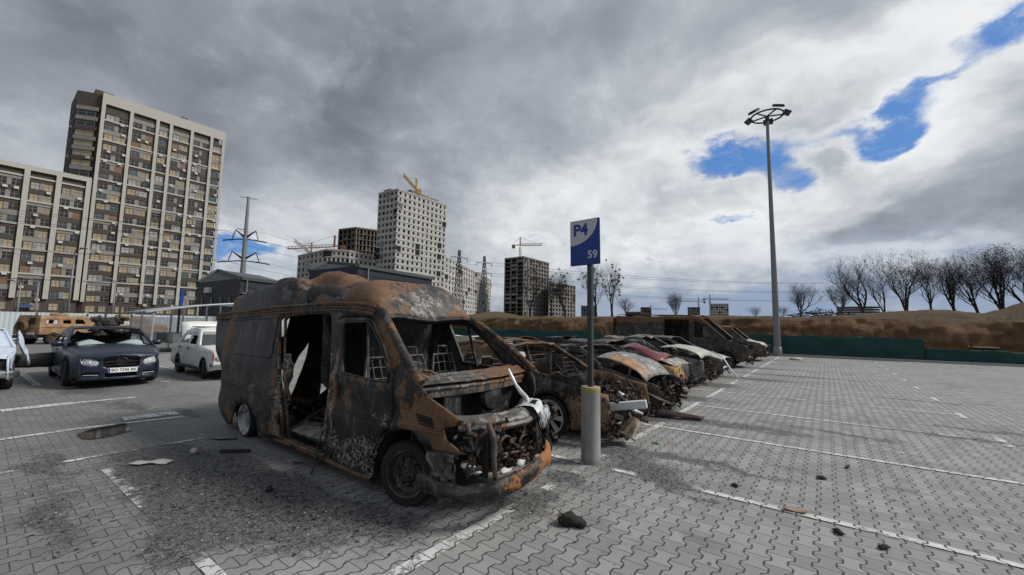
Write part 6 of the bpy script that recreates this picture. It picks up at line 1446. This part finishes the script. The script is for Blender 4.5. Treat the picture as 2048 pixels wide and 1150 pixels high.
# big square with ring lamp: mast, ring, spokes, floodlights
def lamp_mast():
    p = gz(1555.5, 712); top = atY(1534, 234, p.y); r_ = thing('lamp_mast', 'tall grey lighting mast with a ring of floodlights by the green netting', 'street lamp', (p.x, p.y, 0)); h = top.z; R = .92
    b = MB(); b.tube([(0, 0, 0), (0, 0, h*.5), (0, 0, h)], [.20, .135, .085], 14); b.lathe([(.24, 0), (.24, .5), (.20, .55)], (0, 0, 0), 'Z', 14); b.build('mast', plain('mast_grey', (.19, .20, .205), .5, .4, .08), r_, True, auto=40)
    b = MB(); b.tube([(R*cos(a), R*sin(a), h+.05) for a in [2*pi*i/40 for i in range(41)]], .055, 8, False)
    b.build('ring', M_DKST, r_, True)
    for i in range(5):
        a = 2*pi*i/5+.35; b = MB(); b.bar((0, 0, h+.05), (R*cos(a), R*sin(a), h+.05), .07); b.build('spoke', M_DKST, r_)
        f = empty('floodlight'); f.parent = r_; f.location = (R*1.22*cos(a), R*1.22*sin(a), h+.14); f.rotation_euler = (0, .5, a)
        b = MB(); b.box((0, 0, 0), (.42, .56, .10));
        for q in range(7): b.box((-.16+.055*q, 0, .075), (.015, .5, .05))
        b.build('lamp_body', M_DKST, f, bevel=.01)
        b = MB(); b.box((0, 0, -.057), (.36, .48, .012)); b.build('lens', plain('lens_grey', (.16, .17, .18), .3), f)
    b = MB(); b.box((0, 0, h-.12), (.22, .22, .35)); b.build('hub', M_DKST, r_, bevel=.02)
lamp_mast()
# ================================================================== PARKING SIGN
def parking_sign():
    p = gz(1173, 929); r_ = thing('parking_sign', 'blue and white parking sign P4 59 on a post in a concrete bollard', 'sign', (p.x, p.y+.11, 0))
    mc_, k = mat('bollard_concrete'); C = k.objco(); z = k.sep(C)[2]; n1 = k.noise(C, 5, 7, .65); n2 = k.noise(C, 55, 4, .7); n3 = k.noise(k.vmath('MULTIPLY', C, (8, 8, 1.2)), 2, 4)
    base = k.mix(k.lin(k.add(k.mul(n1, .6), k.mul(n3, .4)), .3, .7), (.19, .19, .185), (.34, .34, .33)); base = k.mix(k.ss(n2, .62, .70), base, (.11, .11, .105))
    ye = k.mul(k.ss(k.add(z, k.mul(k.sub(n1, .5), .16)), .80, .83), k.ss(k.noise(C, 13, 6, .7), .56, .46)); base = k.mix(k.mul(ye, .8), base, (.40, .28, .06))
    base = k.mix(k.mul(k.ss(z, .10, .0), .5), base, (.09, .088, .084))
    setb(k, base, .9, 0, k.bump(k.add(n2, k.mul(n1, .8)), .5, .006), .3)
    b = MB(); R = .114; b.lathe([(R+.004, 0), (R, .02), (R, .60), (R*1.01, .83), (R*1.03, .845), (R*1.03, .875), (R*.97, .885), (.001, .885)], (0, 0, 0), 'Z', 40)
    b.build('bollard', mc_, r_, True, auto=35)
    b = MB(); b.box((0, 0, .88+.80), (.062, .062, 1.62)); po = b.build('post', plain('post_grey', (.045, .052, .058), .5, .2, .2, 8), r_, bevel=.006)
    w, h = .405, .575
    pl = empty('sign_plate'); pl.parent = r_; c = atY(1169.5, 484.5, p.y+.05); pl.location = (c.x-r_.location.x, -.055, c.z); pl.rotation_euler = (0, radians(-.6), 0)
    mb_ = plain('sign_blue', (.006, .035, .22), .4, 0, .16, 9, .05); mwh_ = plain('sign_white', (.47, .48, .51), .45, 0, .10, 9, .05)
    def rr(w, h, r, n=5):
        return [(sx*(w/2-r)+r*cos(a0+pi/2*i/n), sy*(h/2-r)+r*sin(a0+pi/2*i/n)) for (sx, sy, a0) in ((1, 1, 0), (-1, 1, pi/2), (-1, -1, pi), (1, -1, 3*pi/2)) for i in range(n+1)]
    b = MB(); o = rr(w, h, .012); b.prism(o, lambda x, z: Vector((x, .006, z)), lambda x, z: Vector((x, -.006, z))); b.build('plate_board', plain('sign_edge', (.05, .055, .06), .5, .4), pl)
    b = MB(); o = rr(w-.016, h-.016, .010); b.prism(o, lambda x, z: Vector((x, -.006, z)), lambda x, z: Vector((x, -.0085, z))); b.build('blue_field', mb_, pl)
    W2, H2 = w-.016, h-.016; x0, z0 = -W2/2, H2/2
    arc = [(x0+W2*.95*sin(t*pi/2), z0-H2*.56*cos(t*pi/2)) for t in [i/24 for i in range(25)]]
    b = MB(); b.prism([(x0, z0)]+arc, lambda x, z: Vector((x, -.0085, z)), lambda x, z: Vector((x, -.0105, z))); b.build('white_corner', mwh_, pl)
    T = lambda x, z, o: Matrix(((1, 0, 0, x), (0, 0, -1, o), (0, 1, 0, z), (0, 0, 0, 1)))
    t = text_obj('P4', 'zone_text', mb_, pl, .20, T(-.055, .155, -.0115), .001, .007); t.scale = (1.0, 1, 1)
    text_obj('59', 'bay_number', mwh_, pl, .135, T(.105, -.165, -.0095), .001, .003)
    b = MB()
    for z in (.2, -.2): b.box((0, .022, z), (.10, .03, .03))
    b.build('bracket', M_DKST, pl)
parking_sign()
# second sign seen edge-on, far left
g = gz(352, 700); r_ = thing('bay_sign', 'tall dark post carrying a blue sign seen from its edge, beside the shelter', 'sign', (g.x, g.y, 0), .9)
z1 = atX(358, 578, g.x).z
b = MB(); b.box((0, 0, z1/2), (.08, .08, z1)); b.build('post', M_POST, r_)
b = MB(); b.box((.05, 0, z1-.45), (.03, .34, .85)); b.build('sign_plate', plain('sign_blue', (.006, .035, .22), .4), r_, bevel=.005)
for i, (x, yt, yb) in enumerate(((205, 603, 690), (117, 605, 680), (233, 612, 690))):
    g = gz(x, yb); z1 = atX(x, yt, g.x).z; b = MB(); b.box((0, 0, z1/2), (.10, .10, z1)); o = b.build('dark_post', M_POST); o.location = (g.x, g.y, 0)
    tag(o, ['tallest thin dark post between the armoured trucks', 'thin dark post behind the sand coloured truck', 'thin dark post right of the black wreckage heap'][i], 'post', 'thin dark posts at the left')
# ================================================================== GREEN NETTING FENCE
mg, k = mat('green_netting'); C = k.objco(); s_ = k.sep(C)
n1 = k.add(k.mul(k.noise(k.vmath('MULTIPLY', C, (1.0, 1, 5)), 1.2, 6, .65), .6), k.mul(k.noise(k.vmath('MULTIPLY', C, (.28, 0, 0)), 1.0, 2), .4)); n2 = k.noise(k.vmath('MULTIPLY', C, (.5, 1, 26)), 1.5, 3, .6)
col = k.mix(k.lin(k.add(k.mul(n1, .6), k.mul(n2, .4)), .35, .65), (.007, .034, .035), (.021, .073, .070))
setb(k, col, .75, 0, k.bump(k.add(n1, n2), .4, .02), .3)
def netting(label, x0, x1, ztop, seed, zs=1.0):
    r_ = thing('netting_fence', label, 'fence', (x0, FENCE_Y+.14, 0), 0, 'green netting along the lot edge'); L = x1-x0
    b = MB(); n = int(L/.16)
    b.grid(lambda u, v: (L*u, .08*noise.noise(Vector((u*L*1.3, v*2, seed)))+.05*noise.noise(Vector((u*L*4, v*3, seed)))+.06*sin(u*L*2.1+v)*v, .03+(ztop+.07*noise.noise(Vector((u*L*.35, 3, seed)))+.035*noise.noise(Vector((u*L*2, 1, seed)))-.05*abs(sin(u*L*pi/2.5)))*v), n, 8)
    b.build('netting', mg, r_, True, .008)
    for i in range(int(L/2.5)+1):
        b = MB(); b.tube([(i*2.5, .09, 0), (i*2.5, .09, ztop+.06)], .03, 6); b.build('fence_post', M_DKST, r_)
netting('long taller stretch of dark green netting along the foot of the bank', -46, 4.15, 1.28, 1)
netting('sagging lower stretch of green netting at the right', 4.2, 46, .70, 5)
# things lying on the bank
a, c = atY(1046, 659, 33.4), atY(1127, 664, 33.4)
b = MB(); 
for i in range(3): b.bar((a.x, 33.3+.12*i, a.z+.03*i), (c.x, 33.3+.12*i, c.z+.03*i), .10, .13)
tag(b.build('white_board', plain('white_board', (.52, .52, .50), .7)), 'long white boards lying on the bank above the green netting', 'board')
for (px_, py_, w, lab) in ((1965, 700, .6, 'small pale slab lying on the earth bank at the right'),):
    g = atY(px_, py_, 32.4); b = MB(); b.box((0, 0, 0), (1.1, .3, .07), .1); o = b.build('pale_slab', plain('pale_slab', (.36, .30, .24), .9), bevel=.01); o.location = (g.x, 32.25, max(g.z, .85)); tag(o, lab, 'slab')
g = atY(1940, 690, 32.2); b = MB(); b.tube([(0, 0, -.3), (.03, 0, .5)], .05, 6); o = b.build('stake', M_RUSTY); o.location = (g.x, 32.0, g.z); tag(o, 'short dark stake standing in the earth bank', 'stake')
# timber stack and brush heap on the bank
def bank_at(px_, Y): x = atY(px_, 630, Y).x; return x, Y, bankz(Y)
x0, y0, z0 = bank_at(1680, 44); x1 = bank_at(1755, 44)[0]
r_ = thing('timber_stack', 'stack of long dark timbers lying on the bank beneath the bare trees', 'timber', (x0, y0, z0))
mt_ = plain('weathered_timber', (.085, .065, .05), .9, 0, .35, 3)
for lvl in range(5):
    b = MB()
    for q in range(4): b.box(((x1-x0)/2+.2*((lvl*3+q) % 3)-.2, q*.28, .12+lvl*.19), (x1-x0, .24, .13), .02*((lvl+q) % 3-1))
    b.build('plank_layer', mt_ if lvl else plain('pale_plank', (.42, .40, .37), .8), r_)
x2, y2, z2 = bank_at(1640, 44); b = MB(); rg = random.Random(5)
for i in range(150):
    p = Vector((rg.gauss(0, 1.3), rg.gauss(0, .5), 0)); hgt = max(0, 1.0-abs(p.x)*.34)*rg.random()
    q = p+Vector((rg.uniform(-.9, .9), rg.uniform(-.3, .3), 0)); b.tube([p+Vector((0, 0, hgt)), q+Vector((0, 0, hgt*.5+rg.uniform(0, .35)))], [.03, .01], 4)
o = b.build('brush_heap', plain('dry_brush', (.05, .042, .034), .95)); o.location = (x2, y2, z2); tag(o, 'heap of cut dry branches left of the timber stack', 'brush heap')
# ================================================================== TREES
M_BARK = plain('bark', (.030, .026, .023), .95, 0, .3, 2); M_TWIG = plain('twigs', (.040, .033, .029), .95, 0, .3, 2)
M_LEAF = plain('mistletoe', (.030, .033, .014), .9, 0, .4, 2); M_DRY = plain('dry_leaves', (.045, .038, .022), .9, 0, .4, 2)
def tree(label, px_, py_, ytop, wpx, D, seed, kind='bare', lean=0.0, forks=2):
    d = ray(px_, py_); fd = d.dot(_fh); p = Vector((0, 0, CH))+d*(D/fd)
    z0 = bankz(p.y) if p.y > FENCE_Y+1 else 0
    H_ = (py_-ytop)/FPX*D+(p.z-z0); Wd = wpx/FPX*D
    r_ = thing('bare_tree', label, 'tree', (p.x, p.y, z0-.15), 0, 'bare trees on the bank')
    rg = random.Random(seed); tr = MB(); cr = MB(); lf = MB(); tips = []
    rt = Vector((_rt.x, _rt.y, 0))
    sc = H_/9.0
    def grow(p0, dr, L, r, lvl, b):
        n = 4; pts = [p0]; rs = [r]; q = p0.copy(); dd = dr.copy()
        for i in range(n):
            dd = (dd+Vector((rg.uniform(-1, 1), rg.uniform(-1, 1), rg.uniform(-.4, .8)))*(.13 if lvl < 2 else .22)+Vector((0, 0, .05))).normalized()
            q = q+dd*(L/n); pts.append(q.copy()); rs.append(max(.006*sc, r*(1-.55*(i+1)/n)))
        b.tube(pts, rs, 6 if lvl < 2 else 3, False)
        if lvl >= 5: tips.append((q.copy(), dd.copy())); return
        nk = [0, 4, 4, 3, 3][lvl] if lvl else 0
        for j in range(nk):
            t = (.18+.82*(j+.5)/nk); i = min(n-1, int(t*n)); b0 = pts[i].lerp(pts[i+1], t*n-i)
            az = rg.uniform(0, 2*pi); x = dd.cross(Vector((.3, .2, 1))).normalized(); y = dd.cross(x)
            sp = rg.uniform(.32, .62) if lvl < 3 else rg.uniform(.45, 1.0)
            nd = (dd*cos(sp)+(x*cos(az)+y*sin(az))*sin(sp)+Vector((0, 0, .12))).normalized()
            grow(b0, nd, L*rg.uniform(.52, .78), rs[i]*rg.uniform(.42, .6), lvl+1, cr)
        if lvl < 5: grow(q, dd, L*.68, rs[-1]*.9, lvl+1, cr)
    up = (Vector((0, 0, 1))+rt*lean).normalized()
    th = H_*rg.uniform(.10, .18); base = Vector((0, 0, 0)); fork = up*th
    tr.tube([base, fork*.5+Vector((rg.uniform(-.05, .05), 0, 0)), fork], [.26*sc, .19*sc, .17*sc], 8)
    tr.build('trunk', M_BARK, r_, True)
    for f in range(forks):
        a = (f-(forks-1)/2)/max(1, forks-1)*2 if forks > 1 else 0
        dr = (up+rt*a*Wd/H_*.32+Vector((rg.uniform(-.15, .15), rg.uniform(-.25, .25), 0))).normalized()
        grow(fork*(.75+.25*rg.random()), dr, (H_-th)*.46, .135*sc, 1, cr)
    # pull the crown to the height and width it has
    zmax = max(v[2] for v in cr.v); kz = (H_-th*.8)/max(.1, zmax-th*.8)
    xs = [Vector(v).dot(rt) for v in cr.v]; half = max(.1, (sorted(xs)[int(len(xs)*.985)]-sorted(xs)[int(len(xs)*.015)])/2); kw = min(1.6, max(.6, (Wd/2)/half))
    def fit(v):
        v = Vector(v); t = min(1, max(0, (v.z-th*.8)/(H_*.3)))
        s2 = v.dot(rt); v = v+rt*s2*(kw-1)*t; v.z = th*.8+(v.z-th*.8)*kz if v.z > th*.8 else v.z; return v
    cr.v = [tuple(fit(v)) for v in cr.v]; tips = [(fit(q), dd) for q, dd in tips]
    co = cr.build('crown', M_TWIG, r_, False)
    if kind in ('mistletoe', 'leafy'):
        if kind == 'mistletoe': spots = [(rg.choice(tips)[0], rg.uniform(.14, .30)*sc) for _ in range(30)]; nl = 60
        else: spots = [(q, .30*sc) for q, _ in tips if q.z > H_*.42 and rg.random() < .36]; nl = 5
        for q, r in spots:
            for j in range(nl):
                v = Vector((rg.gauss(0, 1), rg.gauss(0, 1), rg.gauss(0, 1))); v = q+v.normalized()*r*rg.random()**.5; e = Vector((rg.uniform(-1, 1), rg.uniform(-1, 1), rg.uniform(-1, 1)))*.09*sc; e2 = Vector((rg.uniform(-1, 1), rg.uniform(-1, 1), rg.uniform(-1, 1)))*.07*sc
                lf.add([v-e, v+e2, v+e], [(0, 1, 2)])
        lf.build('mistletoe_clump' if kind == 'mistletoe' else 'leaf_cluster', M_LEAF if kind == 'mistletoe' else M_DRY, r_)
for a in [
    ('bare tree with spreading fan crown above the timber stack', 1728, 636, 503, 105, 46, 1, 'bare', -.12, 3),
    ('short bushy tree left of the timber stack', 1683, 640, 560, 75, 44, 2, 'leafy', 0, 3),
    ('slim leaning bare tree between the fan tree and the dark leafy tree', 1772, 636, 520, 60, 47, 3, 'bare', -.15, 2),
    ('dark leafy topped tree, densest crown of the bank', 1815, 634, 488, 105, 47, 4, 'leafy', -.05, 3),
    ('slender tree right of the dense dark crown', 1866, 636, 505, 70, 48, 5, 'bare', -.12, 2),
    ('bare tree with one long leaning limb in the middle of the right group', 1912, 633, 503, 90, 48, 6, 'bare', -.12, 3),
    ('broad bare tree behind the earth heap', 1958, 624, 498, 110, 48, 7, 'bare', -.14, 3),
    ('tall bushy crowned tree near the right edge', 2008, 630, 477, 110, 46, 8, 'leafy', 0, 4),
    ('tree cut off by the right edge', 2062, 628, 478, 100, 44, 9, 'leafy', -.1, 3),
    ('small bare shrubby tree right of the lamp mast', 1602, 642, 560, 75, 43, 10, 'bare', 0, 4),
    ('thin low sapling just beside the lamp mast', 1566, 644, 605, 36, 43, 11, 'bare', 0, 3),
    ('bare round tree standing alone above the burnt vans', 1352, 640, 577, 60, 58, 12, 'bare', 0, 4),
    ('tall mistletoe tree right of the sign post', 1224, 637, 512, 52, 56, 13, 'mistletoe', 0, 2),
    ('tall mistletoe tree right behind the sign post', 1192, 637, 514, 50, 56, 14, 'mistletoe', 0, 2),
    ('thin pale bare tree left of the lone round tree', 1253, 640, 588, 40, 60, 15, 'bare', 0, 3),
    ('dark tree before the concrete frame tower', 1060, 637, 525, 46, 58, 16, 'mistletoe', 0, 2),
    ('dark tree at the corner of the lower frame block', 1103, 638, 535, 36, 58, 17, 'bare', 0, 2),
    ('tall dark tree left of the sign post', 1130, 638, 528, 46, 57, 18, 'mistletoe', 0, 2),
    ('faint small tree at the skyline between the round tree and the mast', 1512, 645, 608, 34, 60, 19, 'bare', 0, 3)]:
    tree(*a)
# ================================================================== LITTER ON THE PAVING
M_CHAR = plain('charcoal_litter', (.022, .021, .020), .9, 0, .5, 30, .5); M_GLS = plain('glass_crumbs', (.42, .45, .45), .3, 0, .4, 30, .1, .6); M_GREY = plain('grey_crumbs', (.13, .125, .12), .9, 0, .5, 30)
def litter(name, m_, n, smin, smax, seed, flat=.5, wide=1.0, only=None):
    rg = random.Random(seed); b = MB(); spots = only or DIRT; wts = [rx*ry/(1+.02*(x*x+y*y)) for x, y, rx, ry in spots]
    for i in range(n):
        x, y, rx, ry = rg.choices(spots, wts)[0]; q = Vector((x+rg.gauss(0, .62*wide)*rx, y+rg.gauss(0, .62*wide)*ry, 0)); s = smin+(smax-smin)*rg.random()**3
        vs = [q+Vector((rg.uniform(-1, 1)*s, rg.uniform(-1, 1)*s, (.004 if j < 3 else s*flat*rg.uniform(.5, 1.3)))) for j in range(4)]
        b.add(vs, [(0, 1, 3), (1, 2, 3), (2, 0, 3), (0, 2, 1)])
    return tag(b.build(name, m_), kind='stuff')
litter('charred_litter', M_CHAR, 6000, .005, .024, 1, wide=.95); litter('ash_litter', M_GREY, 5000, .005, .02, 2, wide=1.05); litter('glass_litter', M_GLS, 2600, .004, .015, 3, .5, 1.2)
litter('scattered_litter', M_GREY, 700, .006, .03, 4, .4, 1.0, [(0, 4, 3.5, 2.5), (-4, 1.2, 3, 1), (-1, 8, 3, 4), (2, 8, 3, 3)])
def flat_piece(name, label, cat, px_, py_, pts, h, m_, rz=0.0, curl=.03, group=None):
    g = gz(px_, py_); v, f = cdt_panel(pts, [], .05); b = MB(); b.add([(x, y, .012+curl*max(0, noise.noise(Vector((x*6, y*6, px_*.1))))+h*abs(noise.noise(Vector((x*4, y*4, py_*.1))))) for x, y in v], f)
    o = b.build(name, m_, None, True, .006); o.location = (g.x, g.y, 0); o.rotation_euler = (0, 0, rz); return tag(o, label, cat, group)
flat_piece('white_sheet', 'torn flat white sheet lying on the paving left of the van', 'sheet', 303, 926, [(-.20, -.08), (-.05, -.11), (.02, -.06), (.2, -.09), (.22, .02), (.05, .03), (-.02, .0), (-.18, .03)], .02, plain('white_scrap', (.50, .50, .48), .7), .75)
flat_piece('plastic_scrap', 'pale flat plastic scrap beside the rear wheel of the van', 'scrap', 447, 877, [(-.18, -.07), (.05, -.1), (.22, -.03), (.15, .06), (-.1, .05)], .03, plain('grey_scrap', (.14, .14, .135), .7), .5)
g = gz(388, 908); b = MB(); b.blob((0, 0, .035), (.05, .045, .04), 3, .2); o = b.build('stone', plain('pale_stone', (.38, .36, .33), .9), None, True); o.location = g; tag(o, 'small round pale stone left of the van', 'stone')
g = gz(470, 905); b = MB(); b.box((0, 0, .02), (.34, .05, .03), .75); o = b.build('black_strip', M_CHAR, None, bevel=.004); o.location = g; tag(o, 'straight black strip lying by the side doorway of the van', 'strip')
g = gz(538, 983); b = MB(); b.blob((0, 0, .025), (.035, .035, .03), 6, .2); o = b.build('dark_ball', M_CHAR, None, True); o.location = g; tag(o, 'small dark round lump in the charcoal patch', 'lump')
# charred lump with wires in the right foreground
g = gz(1146, 1052); r_ = thing('charred_part', 'charred lump of car part with loose wires, alone in front of the bollard', 'scrap', (g.x, g.y, 0), .5)
b = MB(); b.box((.01, 0, .04), (.13, .07, .055), R=Matrix.Rotation(.3, 3, 'X') @ Matrix.Rotation(.2, 3, 'Y')); b.blob((-.05, .01, .05), (.06, .05, .045), 9, .45); b.box((.07, -.02, .03), (.06, .05, .04), .5); b.box((-.02, .04, .03), (.08, .03, .03), -.4); b.shake(.006, 20, 3); b.build('lump', M_CHAR, r_, True)
b = MB(); rg = random.Random(8)
for i in range(12): b.tube([(-.06, .02, .06), (-.10+rg.uniform(-.03, .03), .03+rg.uniform(-.05, .05), .09*rg.random()+.03), (-.13+rg.uniform(-.04, .04), .02+rg.uniform(-.08, .08), .012+.05*rg.random())], .003, 4)
b.build('wire', M_RUSTY, r_)
flat_piece('cardboard_piece', 'brown curled cardboard piece on the painted line at the right', 'cardboard', 1592, 1024, [(-.10, -.03), (.06, -.05), (.10, .0), (.04, .06), (-.09, .03)], .03, plain('cardboard', (.26, .20, .15), .9), .3, .05)
for i, (x, y, w, h, lab) in enumerate(((1643, 958, .07, .05, 'curved dark scrap lying on the bare paving at the right'), (1695, 936, .09, .02, 'thin dark strip of scrap right of the curved one'), (1677, 1067, .07, .04, 'dark pointed scrap below the painted line'), (1470, 973, .05, .05, 'small dark chunk nearest the worn end of the painted line'), (1768, 1098, .07, .03, 'dark sliver near the lower right corner'), (1020, 970, .16, .10, 'black flat fragment under the front bumper of the van'), (1100, 862, .3, .04, 'pale narrow strip lying by the hubcap wheel'))):
    g = gz(x, y); b = MB(); b.grid(lambda u, v: ((u-.5)*w*1.25, (v-.5)*h*1.1, .012+.022*sin(u*pi)*sin(v*pi)+.01*noise.noise(Vector((u*5, v*5, i)))), 6, 4); o = b.build('scrap_piece', M_CHAR if i < 6 else M_ALU, None, True, .008); o.location = g; o.rotation_euler = (0, 0, .4+i*.9 if i < 5 else .7); tag(o, lab, 'scrap', 'scrap pieces on the paving')
flat_piece('green_scrap', 'small bright green plastic scrap beyond the bollard', 'scrap', 1312, 887, [(-.06, -.02), (.05, -.03), (.07, .02), (-.03, .03)], .02, plain('green_plastic', (.08, .30, .14), .5), 0, .02)
g = gz(1592, 720); b = MB(); b.blob((0, 0, .05), (.35, .2, .07), 4, .4); o = b.build('pale_rag', plain('pale_rag', (.45, .42, .32), .9), None, True); o.location = g; tag(o, 'pale crumpled rag on the paving beyond the lamp mast', 'rag')
# puddle
v_ = [gz(x, y) for x, y in ((150, 868), (165, 856), (205, 848), (250, 846), (258, 856), (272, 868), (245, 879), (200, 882), (165, 879))]
v2, f2 = cdt_panel([(p.x, p.y) for p in v_], [], .12); mpu, k = mat('puddle_water'); setb(k, (.022, .022, .022), .06, 0, None, .5)
pc = sum(v_, Vector())/len(v_); q_ = k.vmath('SUBTRACT', k.pos(), tuple(pc)); d_ = gz(265, 862)-gz(155, 866); ex = d_.normalized(); ey = Vector((-ex.y, ex.x, 0))
a_ = k.math('DIVIDE', k.dot(q_, tuple(ex)), d_.length*.5); b_ = k.math('DIVIDE', k.dot(q_, tuple(ey)), .62)
r2 = k.add(k.add(k.mul(a_, a_), k.mul(b_, b_)), k.mul(k.sub(k.noise(k.pos(), 4, 4), .5), .9)); k.put(k.b, 'Alpha', k.ss(r2, .95, .45, 0, .9))
b = MB(); b.add([(x, y, .016) for x, y in v2], f2); tag(b.build('puddle', mpu), kind='structure')
